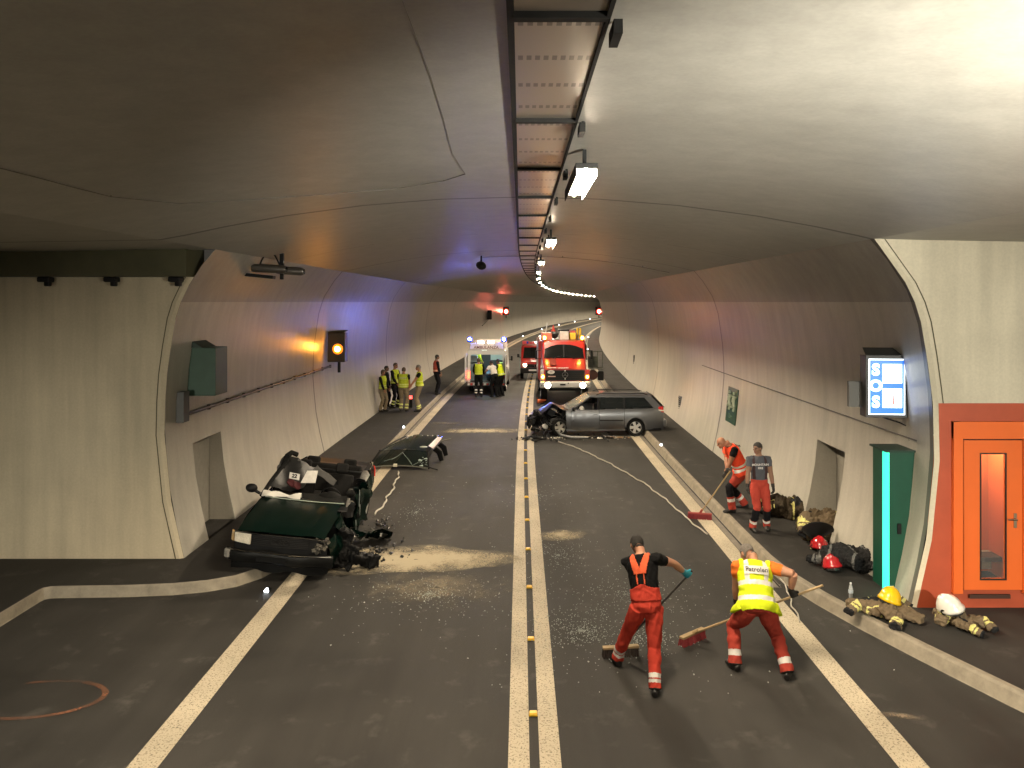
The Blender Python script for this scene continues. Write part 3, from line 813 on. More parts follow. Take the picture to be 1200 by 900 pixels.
# -- the two on the right walkway
sC0, sC1 = V(3.97, 17.0, .12), V(4.52, 16.55, 1.16)
dC = (sC1-sC0).normalized()
g1 = sC0+dC*((4.36-3.97)/dC.x); g2 = sC0+dC*((4.47-3.97)/dC.x)
w1, hd1, n1 = grip(g1, dC, V(-.5, -.1, -.6), 1)
w2, hd2, n2 = grip(g2, dC, V(-.5, -.4, -.5), 1)
person('bald person in an orange red vest leaning over a broom on the right walkway', (4.90, 17.0, 1.10), (4.58, 16.92, 1.66),
       [(4.64, 16.83, WK, R(95)), (5.04, 17.25, WK, R(80))], [w1, w2], hip_yaw=R(95), sh_yaw=R(105), look=(-.85, -.05, -.5), head_fwd=.9, scale=1.05, voxel=.0105, seed=31,
       skin=M_SKIN_T, hair=None, shirt=M_BLKSHIRT, trousers=M_REDTR2, bands=((.74, .80),), pads=((.40, .70),), gloves=(M_GLOVEK, M_GLOVEK), curl=(1.05, 1.05),
       elbow=(V(.5, -.4, -.5), V(.5, .4, -.5)), hand_dirs=(hd1, hd2), palm=(n1, n2), build=1.1,
       vest=hi_vis(M_OVEST, lo=-.04, bands=((.06, .14), (.20, .28)), vert=None, flare=.02, letters='Pompier', lsize=.075, lv=.80))
broom('red headed broom with a pale pole resting on the line by the right kerb', sC0, sC1, (.95, -.25, 0), mat('red_broom_block', (.33, .05, .045), .6), M_BRIS_R, M_WOOD, L=.52)
def frontD(y):
    c = y['pel']+y['up']*(y['L']*.66); idx = np.nonzero(y['tor'])[0]
    for k, (txt, sz, dv) in enumerate((('MOUNTAIN', .062, .03), ('FIRE', .055, -.04))):
        q = (np.abs(y['u'][idx]) < .05) & (np.abs((y['v'][idx]-.66)*y['L']-dv) < .03)
        w = y['w'][idx][q].max()+.014
        text_mesh(txt, sz, 'shirt_print', mat('pale_print', (.50, .50, .50), .8), y['parent'], frame(c-y['base']+y['up']*dv+y['fw']*w, -y['rs'], y['up']), extrude=.004, bold=.001)
    u, v, w, tor = y['u'], y['v'], y['w'], y['tor']
    br = tor & (v > .2) & (v < .97) & (np.abs(np.abs(u)-.115) < .022)
    shell(y['co'], y['nr'], y['fs'], br, np.full(len(y['co']), .012), lambda c, i: np.zeros(len(c), int), [mat('dark_braces', (.03, .012, .014), .8)], 'braces', y['parent'])
person('dark haired person in a slate T-shirt standing idle on the right walkway', (4.85, 15.6, 1.115), (4.83, 15.58, 1.70),
       [(5.0, 15.62, WK, R(170)), (4.68, 15.5, WK, R(188))], [(5.10, 15.48, 1.03), (4.56, 15.45, 1.07)], hip_yaw=R(180), sh_yaw=R(176), look=(-.85, -.5, -.12), scale=1.0, voxel=.0105, seed=41,
       skin=M_SKIN_D, hair=M_HAIRD, shirt=M_GREYSHIRT, trousers=M_REDTR2, pads=((.54, .80),), bands=((.81, .875),), gloves=(M_GLOVEK, M_GLOVEK), curl=(.6, .6),
       elbow=(V(.7, .5, 0), V(-.7, .5, 0)), build=1.02, after=frontD)

# -- the group on the left walkway
def standing(label, X, Y, yaw, scale, seed, z=WK, lean=0, hands=None, look=None, voxel=.016, head_fwd=0.1, spread=.13, **kw):
    f = V(-math.sin(yaw), math.cos(yaw), 0); r = V(math.cos(yaw), math.sin(yaw), 0); b = V(X, Y, z)
    hip = b+V(0, 0, .985*scale); nk = hip+(V(0, 0, 1)*math.cos(lean)+f*math.sin(lean))*.56*scale
    feet = [(*(b-r*spread+f*.03), yaw+.15), (*(b+r*spread-f*.03), yaw-.15)]
    feet = [(q[0], q[1], z, q[3]) for q in feet]
    hs = hands or ((-.30, .12, .78), (.30, .10, .78))
    hw_ = [b+r*h[0]*scale+f*h[1]*scale+V(0, 0, h[2]*scale) for h in hs]
    el = (-r*.7-f*.6, r*.7-f*.6)
    lk = None
    if look: lk = r*look[0]+f*look[1]+V(0, 0, look[2])
    return person(label, hip, nk, feet, hw_, hip_yaw=yaw, look=lk, scale=scale, voxel=voxel, seed=seed, elbow=el, head_fwd=head_fwd, **kw)
yv = lambda **k: hi_vis(M_YVEST2, **dict(dict(lo=.0, bands=((.05, .13), (.20, .28)), vert=None, flare=.03, band_m=M_LIMEBAND), **k))
grp = 'crew standing in a huddle on the left walkway'
standing('long haired person in a yellow vest and black sleeves beside the left wall', -5.82, 32.4, R(-115), .98, 51, skin=M_SKIN_T, hair=M_HAIRB, long_hair=True, shirt=M_BLKSHIRT, sleeve='long', trousers=M_BEIGETR, vest=yv(), hands=((-.16, .22, .98), (.2, .22, .95)), group=grp, look=(.3, .9, -.2))
standing('person mostly hidden behind the long haired one in the huddle, dark hair showing', -5.88, 33.5, R(-100), 1.02, 52, skin=M_SKIN_D, hair=M_HAIRD, shirt=M_DARKCL, sleeve='long', trousers=M_DARKCL, group=grp)
standing('dark haired person in an open yellow vest and dark banded trousers inside the huddle', -5.50, 33.6, R(-120), 1.09, 53, skin=M_SKIN_T, hair=M_HAIRB, shirt=M_DARKCL, sleeve='long', trousers=M_DARKCL, bands=((.72, .78), (.84, .90)), band_m=M_LIMEBAND, vest=yv(), hands=((-.14, .24, 1.0), (.16, .24, .98)), group=grp)
standing('person seen from behind in the huddle, lettered yellow vest and beige trousers', -4.95, 32.5, R(-8), 1.03, 54, skin=M_SKIN_T, hair=M_HAIRB, shirt=M_DARKCL, sleeve='short', trousers=M_BEIGETR, bands=((.74, .80), (.87, .93)), band_m=M_LIMEBAND, vest=yv(letters='SOCCORSO', lsize=.075, lv=.70, ls=1.2), build=1.12, hands=((-.2, .2, .95), (.2, .2, .95)), group=grp)
standing('short haired person in yellow vest facing the huddle from the kerb side', -4.28, 32.5, R(100), 1.09, 55, skin=M_SKIN_T, hair=M_HAIRG, shirt=M_DARKCL, sleeve='short', trousers=M_BEIGETR, bands=((.80, .86), (.90, .94)), band_m=M_LIMEBAND, vest=yv(bands=((.05, .12), (.32, .38))), hands=((-.1, .35, 1.0), (.16, .3, 1.0)), group=grp)
standing('person in a red vest and dark trousers walking alone on the left walkway', -4.22, 38.5, R(-65), 1.10, 56, skin=M_SKIN_D, hair=M_HAIRD, shirt=M_DARKCL, sleeve='long', trousers=M_DARKCL,
         vest=hi_vis(cloth('muted_red_vest', (.40, .075, .05)), lo=.08, bands=((.12, .26),), vert=None, flare=.02, band_m=mat('salmon_band', (.68, .35, .22), .5)), hands=((-.22, .25, .95), (.25, .12, .8)))
# -- behind the ambulance
standing('person in a yellow green vest facing into the open ambulance', -2.12, 38.85, R(3), 1.09, 61, z=0, skin=M_SKIN_T, hair=M_HAIRB, shirt=M_BLKSHIRT, sleeve='long', trousers=M_BLKSHIRT, bands=((.70, .75), (.82, .87)), vest=yv(lo=.12, bands=((.16, .2),)), hands=((-.2, .35, 1.05), (.25, .35, 1.0)))
standing('person in a white shirt and black trousers leaning towards the open ambulance', -1.30, 38.9, R(35), 1.06, 62, z=0, lean=.45, skin=M_SKIN_D, hair=M_HAIRD, shirt=M_WHITE, sleeve='short', trousers=M_BLKSHIRT, hands=((-.25, .45, 1.1), (.1, .5, 1.05)), build=1.05)
standing('dark clothed person wearing a bright yellow vest at the right rear corner of the ambulance', -.98, 39.3, R(60), 1.06, 63, z=0, lean=.25, skin=M_SKIN_D, hair=M_HAIRD, shirt=M_BLKSHIRT, sleeve='long', trousers=M_BLKSHIRT, vest=hi_vis(M_YVEST, lo=.0, bands=((.08, .13),), vert=None, flare=.05), hands=((-.2, .4, 1.05), (.2, .3, .95)))
standing('paramedic in a lime jacket bending over the stretcher inside the ambulance', -2.45, 41.2, R(-60), .92, 64, z=.64, lean=.5, head_fwd=.5, skin=M_SKIN_T, hair=M_HAIRD, shirt=M_YVEST2, sleeve='long', trousers=M_DARKCL, hands=((-.15, .45, 1.0), (.15, .45, 1.0)))
# ================================================================== vehicles
M_TYRE = mat('tyre_rubber', (.009, .009, .009), .8, bump=.2, spec=.15)
M_ALLOY = mat('alloy', (.55, .54, .52), .3, metal=.9)
M_CHROME = mat('chrome', (.75, .74, .72), .12, metal=1)
M_GLASSD = mat('dark_car_glass', (.012, .015, .016), .05, alpha=.72, coat=.5)
M_GLASSL = mat('car_glass', (.05, .07, .065), .05, alpha=.45, coat=.5)
M_INT = mat('car_interior', (.010, .010, .0095), .8, noise=.4, nscale=10, spec=.10)
M_GLASSK = mat('black_windscreen', (.008, .009, .009), .06, coat=.4)
M_SEAT = mat('seat_fabric', (.014, .0135, .013), .9, noise=.25, nscale=14, spec=.10)
M_SILV = mat('silver_grey_paint', (.13, .135, .145), .32, metal=.55, coat=.5, noise=.08, nscale=3)
M_GREEN = mat('dark_green_paint', (.0010, .0072, .0052), .26, coat=.05, noise=.25, nscale=4, spec=.18)
M_TRIM = mat('grey_trim', (.014, .0137, .0134), .55, noise=.2, nscale=9, spec=.15)
M_METAL = mat('torn_metal', (.30, .29, .27), .4, metal=.8, noise=.4, nscale=12)
M_FIRE = mat('fire_engine_red', (.36, .026, .02), .3, coat=.6, noise=.08, nscale=3)
M_FIRE2 = mat('van_red', (.42, .018, .014), .3, coat=.6, noise=.08, nscale=3)
M_WHITEP = mat('white_vehicle_paint', (.52, .51, .49), .35, coat=.4, noise=.05)
M_REDL = mat('red_lens', (.45, .01, .008), .2, coat=.6)
M_CLEARL = mat('clear_lens', (.62, .58, .48), .18, coat=.8, noise=.25, nscale=30)
def emis(name, col, e): return mat(name, col, .3, emit=e, ecol=col)
M_HEAD = emis('headlamp_glow', (1, .86, .62), 40)
M_AMB = emis('amber_glow', (1, .30, .02), 2.2)  # coloured lens glow, also standing in for the glare halo round the core
M_AMBC = emis('amber_core', (1, .40, .05), 420)
M_BLUE = emis('blue_beacon', (.03, .09, 1), 2.5)  # blue dome glow doubles as the glare halo round its hot core
M_BLUEC = emis('blue_core', (.10, .18, 1), 800)
M_TAIL = emis('tail_glow', (1, .05, .02), 14)
M_CABL = emis('cabin_light', (.75, 1, .92), 10)
M_WORKL = emis('scene_light', (1, .90, .78), 34)

M_LINER0 = mat('plate_black', (.005, .005, .005), .55, spec=.1)
def crinkle(p, amp, f=6.0, seed=0):
    s = seed*1.7
    return V(amp*(math.sin(p.y*f+s)+.6*math.sin(p.z*f*1.7+s*2)+.5*math.sin((p.x+p.y)*f*2.3+s)),
             amp*(math.sin(p.x*f*1.1+s+1)+.6*math.sin(p.z*f*2.1+s)+.4*math.sin((p.x-p.z)*f*2.9)),
             amp*(math.sin(p.x*f*1.3+s+2)+.7*math.sin(p.y*f*1.4+s*3)+.5*math.sin((p.x*1.3+p.y)*f*2.6+s)))
def lin(a, b, n): return [a+(b-a)*i/(n-1) for i in range(n)]
def wheel(parent, c, r=.32, w=.20, spokes=5, rot=(0, 0, 0), rim=True, name='wheel', out=-1, hub=None):
    "wheel whose axle runs along x; out = the side its face is on"
    e = Euler(rot).to_matrix(); c = Vector(c)
    m = MB(); rr = r*.66
    m.lathe([(rr, -w/2+.01), (r*.9, -w/2), (r*.98, -w/2+.025), (r, -w/4), (r, w/4), (r*.98, w/2-.025), (r*.9, w/2), (rr, w/2-.01), (rr, -w/2+.01)], axis='x', n=28, caps=False)
    m.warp(lambda p: e @ p+c); t = m.build(name, M_TYRE, parent, smooth=True)
    m = MB(); x = out*(w/2-.02)
    m.lathe([(rr, -w/2+.012), (rr*.97, -w/2+.012), (rr*.93, 0), (rr*.97, w/2-.012), (rr, w/2-.012)], axis='x', n=28, caps=False)
    if spokes:
        m.lathe([(.001, x+out*.012), (rr*.22, x+out*.012), (rr*.26, x-out*.01), (.001, x-out*.02)], axis='x', n=14)
        for k in range(spokes):
            a = 2*math.pi*k/spokes
            d = V(0, math.cos(a), math.sin(a)); q = V(0, -math.sin(a), math.cos(a))
            m.slab([V(x, 0, 0)+d*rr*.15+q*rr*.17, V(x, 0, 0)+d*rr*.95+q*rr*.26, V(x, 0, 0)+d*rr*.95-q*rr*.26, V(x, 0, 0)+d*rr*.15-q*rr*.17], V(-out*.03, 0, 0))
        m.lathe([(.001, x-out*.07), (rr*.93, x-out*.07)], axis='x', n=20, mi=1)
    m.warp(lambda p: e @ p+c); m.build('rim', [M_ALLOY, M_BLACK], t, smooth=True, angle=30)
    return t
def seat(parent, x, y, z, w=.5, tilt=.25, head=True, mtl=None):
    m = MB(); mtl = mtl or M_SEAT
    m.box((x, y, z+.06), (w, .5, .16)); m.box((x, y-.30-.12*math.sin(tilt), z+.40), (w, .14, .62), (tilt, 0, 0))
    if head: m.box((x, y-.42-.10*math.sin(tilt), z+.82), (w*.5, .10, .20), (tilt, 0, 0))
    return m.build('seat', mtl, parent, bevel=.04)
class Car:
    def __init__(s, L, hw_, wb_f, wb_r, belt, sill=.22, arch=.37, wr=.31):
        s.L, s.hw, s.yf, s.yr, s.belt, s.sill, s.arch, s.wr = L, hw_, wb_f, wb_r, belt, sill, arch, wr
    def w(s, y):
        e = s.L/2; a = abs(y)-(e-1.0)
        return s.hw*(1-(.13*a*a if a > 0 else 0))
    def side(s, y, v, sgn):
        zb = s.sill
        for ya in (s.yf, s.yr):
            d = y-ya
            if abs(d) < s.arch: zb = max(zb, s.wr+math.sqrt(s.arch**2-d*d))
        zt = s.belt(y); z = zb+(zt-zb)*v
        k = (z-s.sill)/(zt-s.sill)
        x = s.w(y)+float(np.interp(k, [0, .12, .3, .55, .72, .9, 1], [-.07, -.03, -.004, .004, 0, -.02, -.055]))
        return V(sgn*x, y, z)
    def patch(s, m, y0, y1, sgn, mi=0, n=None, fn=None):
        n = n or max(4, int((y1-y0)/.06)+2)
        vs = [0, .1, .22, .36, .5, .6, .72, .85, .94, 1]
        m.grid([[s.side(y, v, sgn) for v in vs] for y in lin(y0, y1, n)], mi)
    def arch_lip(s, m, ya, sgn):
        pts = []
        for a in lin(R(4), R(176), 15):
            y = ya+math.cos(a)*(s.arch); z = s.wr+math.sin(a)*(s.arch)
            pts.append(s.side(y, 0, sgn) if False else V(sgn*(s.w(y)+.006), y, max(z, s.sill)))
        m.sweep(pts, .022, n=6)
        liner = [[V(sgn*xx, ya+math.cos(a)*(s.arch-.01), s.wr+math.sin(a)*(s.arch-.01)) for xx in (s.hw-.04, s.hw-.34)] for a in lin(R(-10), R(190), 15)]
        return liner

# ---------------------------------------------------------------- grey estate car across the road
def estate():
    t = thing('estate_car', 'crashed grey estate car standing across the road with its nose smashed', 'car', (2.72, 28.28, 0), R(91.5))
    c = Car(4.86, .89, 1.46, -1.37, lambda y: .96-.035*y*.5 if y < 1.0 else .94-.10*(y-1.0), arch=.36, wr=.32)
    RZ, RX = 1.42, .63
    def crush(p):
        if p.y <= 1.1: return p
        k = (p.y-1.1)/1.2; q = crinkle(p, .045*min(1, k*1.3), 7, 2)
        return V(p.x*(1-.10*k)+q.x+.10*k*(1 if p.x < 0 else -.3), p.y-.06*k*k+q.y*.8, p.z+q.z*.9+.10*math.sin(min(k, 1)*3.0)-.10*k*k)
    body = MB()
    for sg in (-1, 1):
        c.patch(body, -2.40, -.97, sg)
        if sg > 0: c.patch(body, .94, 2.30, sg)
        else: c.patch(body, .94, 1.12, sg)
        lr = c.arch_lip(body, c.yr, sg); body.grid(lr, 1)
        body.slab([V(sg*(c.hw-.05), y, z) for y, z in ((-1.0, .2), (1.1, .2), (1.1, .26), (-1.0, .26))], V(-sg*.12, 0, 0))
        # pillars and rail
        def g(y, z, o=0):
            b = c.belt(y); k = (z-b)/(RZ-b); return V(sg*((c.w(y)-.055)*(1-k)+RX*k+o), y, z)
        def strip(pts, mi=0): body.slab([g(y, z) for y, z in pts], V(-sg*.035, 0, .0), mi)
        bz = c.belt
        strip([(1.06, bz(1.06)), (.93, bz(.93)), (.20, RZ-.045), (.24, RZ)])
        strip([(.24, RZ+.002), (.20, RZ-.047), (-1.95, RZ-.06), (-1.98, RZ-.015)])
        strip([(-.005, bz(0)), (-.095, bz(-.09)), (-.115, RZ-.05), (-.03, RZ-.05)], 1)
        strip([(-.94, bz(-.94)), (-1.0, bz(-1.0)), (-1.02, RZ-.05), (-.96, RZ-.05)], 1)
        strip([(-2.04, bz(-2.04)), (-2.36, bz(-2.36)), (-1.98, RZ-.015), (-1.72, RZ-.06)])
    # roof
    body.grid([[V(RX*k, y, RZ+.055*(1-k*k)-.06*max(0, (abs(y+.85)-.8))**2) for k in (-1, -.8, -.4, 0, .4, .8, 1)] for y in lin(.24, -2.0, 9)])
    # tail
    wz = c.w(-2.40)
    body.grid([[V(k*(wz-.03), -2.40-.05*(1-k*k), z) for k in (-1, -.6, 0, .6, 1)] for z in (.30, .5, .7, .9, 1.03)])
    body.slab([V(-.80, -2.43, 1.03), V(.80, -2.43, 1.03), V(.62, -2.05, 1.44), V(-.62, -2.05, 1.44)], V(0, .03, 0), 1)
    # floor and firewall
    body.box((0, -.6, .25), (1.6, 3.4, .05), mi=1); body.box((0, 1.05, .6), (1.5, .05, .7), mi=1)
    body.warp(crush)
    body.build('body', [M_SILV, M_BLACK], t, smooth=True, angle=35)
    # glass
    for sg in (-1, 1):
        def g(y, z):
            b = c.belt(y); k = (z-b)/(RZ-b); return V(sg*((c.w(y)-.055)*(1-k)+RX*k-.016), y, z)
        wins = [[(-.095, .985), (-.96, 1.0), (-.97, RZ-.052), (-.115, RZ-.052)], [(-1.0, 1.0), (-2.06, 1.03), (-1.74, RZ-.062), (-1.02, RZ-.052)]]
        if sg > 0: wins.append([(.86, .94), (-.01, .97), (-.03, RZ-.05), (.22, RZ-.05)])
        for w_ in wins: MB().slab([g(y, z) for y, z in w_], V(-sg*.005, 0, 0)).build('window', M_GLASSD, t)
    ws = MB(); ws.grid([[V(k*lw_, y+.07*(1-k*k), z) for k in (-1, -.5, 0, .5, 1)] for lw_, y, z in ((.77, 1.04, .94), (.72, .80, 1.08), (.66, .52, 1.25), (.60, .22, 1.43))])
    ws.build('windscreen', mat('cracked_glass', (.32, .34, .30), .25, alpha=.55, noise=.5, nscale=22), t, smooth=True)
    # doors (left side faces the camera)
    for sg in (-1, 1):
        m = MB(); c.patch(m, -.05, .925, sg)
        if sg < 0: m.warp(lambda p: V(p.x-.04-.05*max(0, (-p.y+.4)), p.y, p.z)+crinkle(p, .012, 8, 1)*max(0, p.y))
        d = m.build('door', M_SILV, t, smooth=True)
        MB().box((sg*(c.w(0)+.045), .08, .80), (.03, .17, .03)).build('handle', M_SILV, d, bevel=.008)
        m = MB(); m.slab([V(sg*(c.w(0)+.0), y, z) for y, z in ((-.03, .56), (.9, .56), (.9, .60), (-.03, .60))], V(sg*.035, 0, 0)); m.build('side_moulding', M_TRIM, d)
        if sg < 0:
            m = MB(); m.sweep([V(-.86, -.03, .97), V(-.73, -.06, 1.36), V(-.72, .25, 1.38), V(-.83, .86, .96)], .022, n=6); m.build('window_frame', M_BLACK, d)
        m = MB(); c.patch(m, -.955, -.07, sg); d = m.build('door', M_SILV, t, smooth=True)
        MB().box((sg*(c.w(0)+.015), -.78, .83), (.03, .17, .03)).build('handle', M_SILV, d, bevel=.008)
        m = MB(); m.slab([V(sg*(c.w(0)), y, z) for y, z in ((-.93, .56), (-.08, .56), (-.08, .60), (-.93, .60))], V(sg*.016, 0, 0)); m.build('side_moulding', M_TRIM, d)
        # tail lights
        m = MB(); m.slab([V(sg*(wz-.045), -2.16, .86), V(sg*(wz-.045), -2.41, .84), V(sg*(wz-.045), -2.37, 1.06), V(sg*(wz-.07), -2.22, 1.04)], V(sg*.055, 0, 0))
        tl = m.build('tail_light', M_REDL, t, bevel=.01)
        MB().slab([V(sg*(wz+.008), -2.20, .90), V(sg*(wz+.008), -2.40, .885), V(sg*(wz+.008), -2.395, .93), V(sg*(wz+.006), -2.20, .945)], V(sg*.006, 0, 0)).build('reflector', M_CLEARL, tl)
    m = MB(); m.box((0, -2.44, .46), (1.66, .12, .26)); m.build('rear_bumper', M_SILV, t, bevel=.04)
    # bonnet, buckled
    m = MB()
    rows = []
    for i, y in enumerate(lin(1.0, 2.32, 12)):
        row = []
        for k in lin(-1, 1, 11):
            x = k*(.80-.06*(y-1.0)**2); z = .95-.11*(y-1.0)-.02*k*k
            s_ = (y-1.0)/1.3
            p = V(x, y-.02*s_, z+.20*math.exp(-((s_-.45)/.20)**2)*(1-.4*k)-.16*max(0, s_-.6)*2)
            row.append(p+crinkle(p, .022, 9, 4)*min(1, s_*2))
        rows.append(row)
    m.grid(rows); bo = m.build('bonnet', mat('buckled_paint', (.075, .075, .085), .3, metal=.6, coat=.5), t, smooth=True, angle=18)
    # engine bay, exposed and dark
    rng = random.Random(5)
    m = MB()
    for i in range(42):
        p = V(rng.uniform(-.72, .6), rng.uniform(1.2, 2.30), rng.uniform(.22, .78))
        m.box(p, (rng.uniform(.10, .32), rng.uniform(.10, .34), rng.uniform(.07, .24)), (rng.uniform(-.6, .6), rng.uniform(-.6, .6), rng.uniform(-1, 1)))
    m.build('engine', mat('engine_dark', (.012, .012, .0125), .5, noise=.5, nscale=14, spec=.25), t, bevel=.012)
    m = MB()
    for i in range(13):
        a = V(rng.uniform(-.86, -.5), rng.uniform(1.2, 2.15), rng.uniform(.2, .75)); b = a+V(rng.uniform(-.15, .1), rng.uniform(-.3, .35), rng.uniform(-.25, .3)); e = b+V(rng.uniform(-.1, .1), rng.uniform(-.2, .2), rng.uniform(-.15, .15))
        m.sweep([a, b, e], [(.045, .008), (.05, .008), (.03, .006)], n=6)
    m.build('torn_fender', M_METAL, t)
    m = MB(); m.ball((-.80, 1.86, .36), (.05, .13, .10), n=12, rot=(.3, .4, .5)); m.build('headlight', mat('broken_lamp', (.62, .60, .54), .2, metal=.4, coat=.6, noise=.3, nscale=25), t, smooth=True)
    for i, (x, y, z) in enumerate(((-.55, 2.22, .40), (.5, 2.2, .45))): pass
    m = MB(); rows = [[V(k*.85, 2.34+.10*(1-k*k), z)+crinkle(V(k, 2.1, z), .06, 5, 3) for k in lin(-1, 1, 11)] for z in (.28, .38, .48, .58)]
    m.grid(rows); m.build('bumper_skin', M_BLACK, t, smooth=True)
    # interior
    for x in (-.38, .38): seat(t, x, .12, .38)
    m = MB(); m.box((0, -.9, .45), (1.35, .5, .16)); m.box((0, -1.2, .78), (1.35, .14, .62), (.25, 0, 0)); m.build('rear_bench', M_SEAT, t, bevel=.04)
    m = MB(); m.box((0, .86, .78), (1.45, .40, .26)); m.build('dashboard', M_INT, t, bevel=.06)
    m = MB(); pts = [V(-.38+.18*math.cos(a), .58+.06*math.sin(a), .86+.17*math.sin(a)) for a in lin(0, 2*math.pi, 19)]; m.sweep(pts, .014, n=6); m.build('steering_wheel', M_BLACK, t)
    m = MB(); m.ball((-.40, .52, .86), (.20, .12, .17), n=14); m.warp(lambda p: p+crinkle(p, .012, 14, 1)); m.build('airbag', mat('airbag_cloth', (.66, .64, .58), .8), t, smooth=True)
    m = MB(); m.ball((-1.0, .86, 1.0), (.10, .06, .075), n=12); m.build('wing_mirror', M_BLACK, t, smooth=True)
    m = MB()
    for y in (-.3, -1.6):
        pass
    for sg in (-1, 1):
        m = MB(); m.sweep([V(sg*.58, .0, 1.46), V(sg*.58, -.15, 1.51), V(sg*.57, -1.7, 1.50), V(sg*.57, -1.85, 1.45)], .014, n=6); m.build('roof_rail', M_BLACK, t)
    # wheels
    wheel(t, (-.79, c.yr, .32), r=.32, out=-1); wheel(t, (.79, c.yr, .32), r=.32, out=1)
    wheel(t, (.79, c.yf-.05, .32), r=.32, out=1); wheel(t, (-.74, c.yf-.10, .31), r=.32, out=-1, rot=(0, .16, .38))
    return t
estate()

# ---------------------------------------------------------------- dark green saloon, roof cut off, half up on the left kerb
def saloon():
    t = thing('saloon_car', 'wrecked dark green saloon with its roof cut off, tilted on the left kerb', 'car', (-4.22, 15.45, .12), R(184))
    t.rotation_euler = (R(-2.0), R(-6.0), R(182))
    c = Car(4.80, .89, 1.44, -1.25, lambda y: .93-.02*y if y < .9 else .912-.10*(y-.9), arch=.36, wr=.31)
    def crush(p):                         # its own left side (image right) is torn
        if p.x > -.3: return p
        k = min(1, (-p.x-.3)/.55)*(1.0 if -1.6 < p.y < 1.9 else .45)
        q = crinkle(p, .055*k, 6.5, 3)
        return V(p.x+q.x+.16*k*math.exp(-((p.y-.5)/.7)**2), p.y+q.y, p.z+q.z*.8-.12*k*max(0, p.y-.6))
    body = MB()
    c.patch(body, .76, 2.34, 1); c.patch(body, -2.36, -1.12, 1)
    c.patch(body, 1.05, 2.2, -1); c.patch(body, -2.36, -.95, -1)
    body.grid(c.arch_lip(body, c.yf, 1), 1); body.grid(c.arch_lip(body, c.yr, 1), 1); body.grid(c.arch_lip(body, c.yr, -1), 1)
    wz = c.w(-2.36)
    body.grid([[V(k*(wz-.05), -2.37-.05*(1-k*k), z) for k in (-1, -.5, 0, .5, 1)] for z in (.3, .55, .75, .95)])
    body.grid([[V(k*(c.w(y)-.06), y, .955+.02*(1-k*k)) for k in (-1, -.5, 0, .5, 1)] for y in (-2.36, -2.0, -1.66)], 1)
    body.box((0, -.3, .24), (1.6, 4.0, .05), mi=1); body.box((0, .92, .62), (1.6, .05, .62), mi=1)
    for sg in (-1, 1): body.slab([V(sg*(c.hw-.05), y, z) for y, z in ((-1.0, .2), (1.1, .2), (1.1, .30), (-1.0, .30))], V(-sg*.12, 0, 0))
    # nose panel with lamp holes
    body.grid([[V(k*.80, 2.30+.07*(1-k*k), z) for k in lin(-1, 1, 9)] for z in (.46, .60, .79)], 1)
    body.warp(crush)
    body.build('body', [M_GREEN, M_BLACK], t, smooth=True, angle=35)
    # bonnet
    m = MB(); rows = []
    for y in lin(.86, 2.35, 11):
        s_ = (y-.86)/1.5; hwid = .79-.05*s_
        rows.append([V(k*hwid, y+.05*(1-k*k)*s_, .965-.07*s_-.09*s_**4+.022*(1-k*k)+.012*math.exp(-((abs(k)-.72)/.1)**2)) for k in lin(-1, 1, 15)])
    m.grid(rows)
    m.warp(lambda p: p+crinkle(p, .006, 5, 2)+V(0, 0, -.06*max(0, -p.x-.45)))
    m.build('bonnet', M_GREEN, t, smooth=True, angle=30)
    m = MB(); m.sweep([V(k*.79, 2.375+.05*(1-k*k), .800-.04*max(0, -k-.4)) for k in lin(-1, 1, 11)], .011, n=6); m.build('bonnet_trim', M_CHROME, t)
    # grille with four rings
    m = MB(); m.grid([[V(k*.47, 2.385+.04*(1-k*k), z) for k in lin(-1, 1, 7)] for z in (.60, .69, .785)]); gr = m.build('grille', M_BLACK, t)
    m = MB()
    for i in range(6): m.sweep([V(k*.47, 2.392+.04*(1-k*k), .615+i*.03) for k in lin(-1, 1, 7)], .005, n=4)
    m.build('grille_bar', M_TRIM, gr)
    for i in range(4):
        m = MB(); m.sweep([V(-.105+i*.07+.046*math.cos(a), 2.443, .70+.046*math.sin(a)) for a in lin(0, 2*math.pi, 17)], .006, n=5); m.build('ring_emblem', M_TRIM if i else M_TRIM, gr)
    # lamps: the right one whole (image left), the left one smashed
    m = MB(); m.slab([V(.50, 2.37, .60), V(.79, 2.29, .61), V(.80, 2.27, .775), V(.50, 2.36, .785)], V(.008, .045, .004)); h = m.build('headlight', M_CLEARL, t, bevel=.012)
    m = MB(); m.slab([V(.80, 2.29, .61), V(.87, 2.20, .61), V(.87, 2.18, .765), V(.81, 2.27, .77)], V(.01, .035, 0)); m.build('indicator', mat('indicator_lens', (.50, .30, .10), .25, coat=.5), h)
    rng = random.Random(9); m = MB()
    for i in range(16):
        p = V(rng.uniform(-.80, -.48), rng.uniform(2.26, 2.40), rng.uniform(.56, .76)); m.box(p, (rng.uniform(.03, .13), rng.uniform(.02, .08), rng.uniform(.03, .11)), (rng.uniform(-1, 1), rng.uniform(-1, 1), rng.uniform(-1, 1)))
    m.build('smashed_headlight', mat('lamp_shards', (.16, .15, .13), .2, metal=.5, noise=.6, nscale=25), t)
    # bumper
    m = MB(); rows = []
    for z, o in ((.31, -.02), (.34, .03), (.41, .055), (.47, .06), (.51, .05), (.535, .0)):
        rows.append([V(k*.90, 2.36+o+.09*(1-abs(k)**3), z+(.01*math.sin(k*7))) for k in lin(-1, 1, 15)])
    m.grid(rows); m.warp(lambda p: p+crinkle(p, .010, 5, 6)+V(0, -.10*max(0, -p.x-.5), -.05*max(0, -p.x-.3)))
    b = m.build('bumper', mat('bumper_plastic', (.007, .007, .0068), .42, noise=.5, nscale=6, spec=.14), t, smooth=True, angle=30)
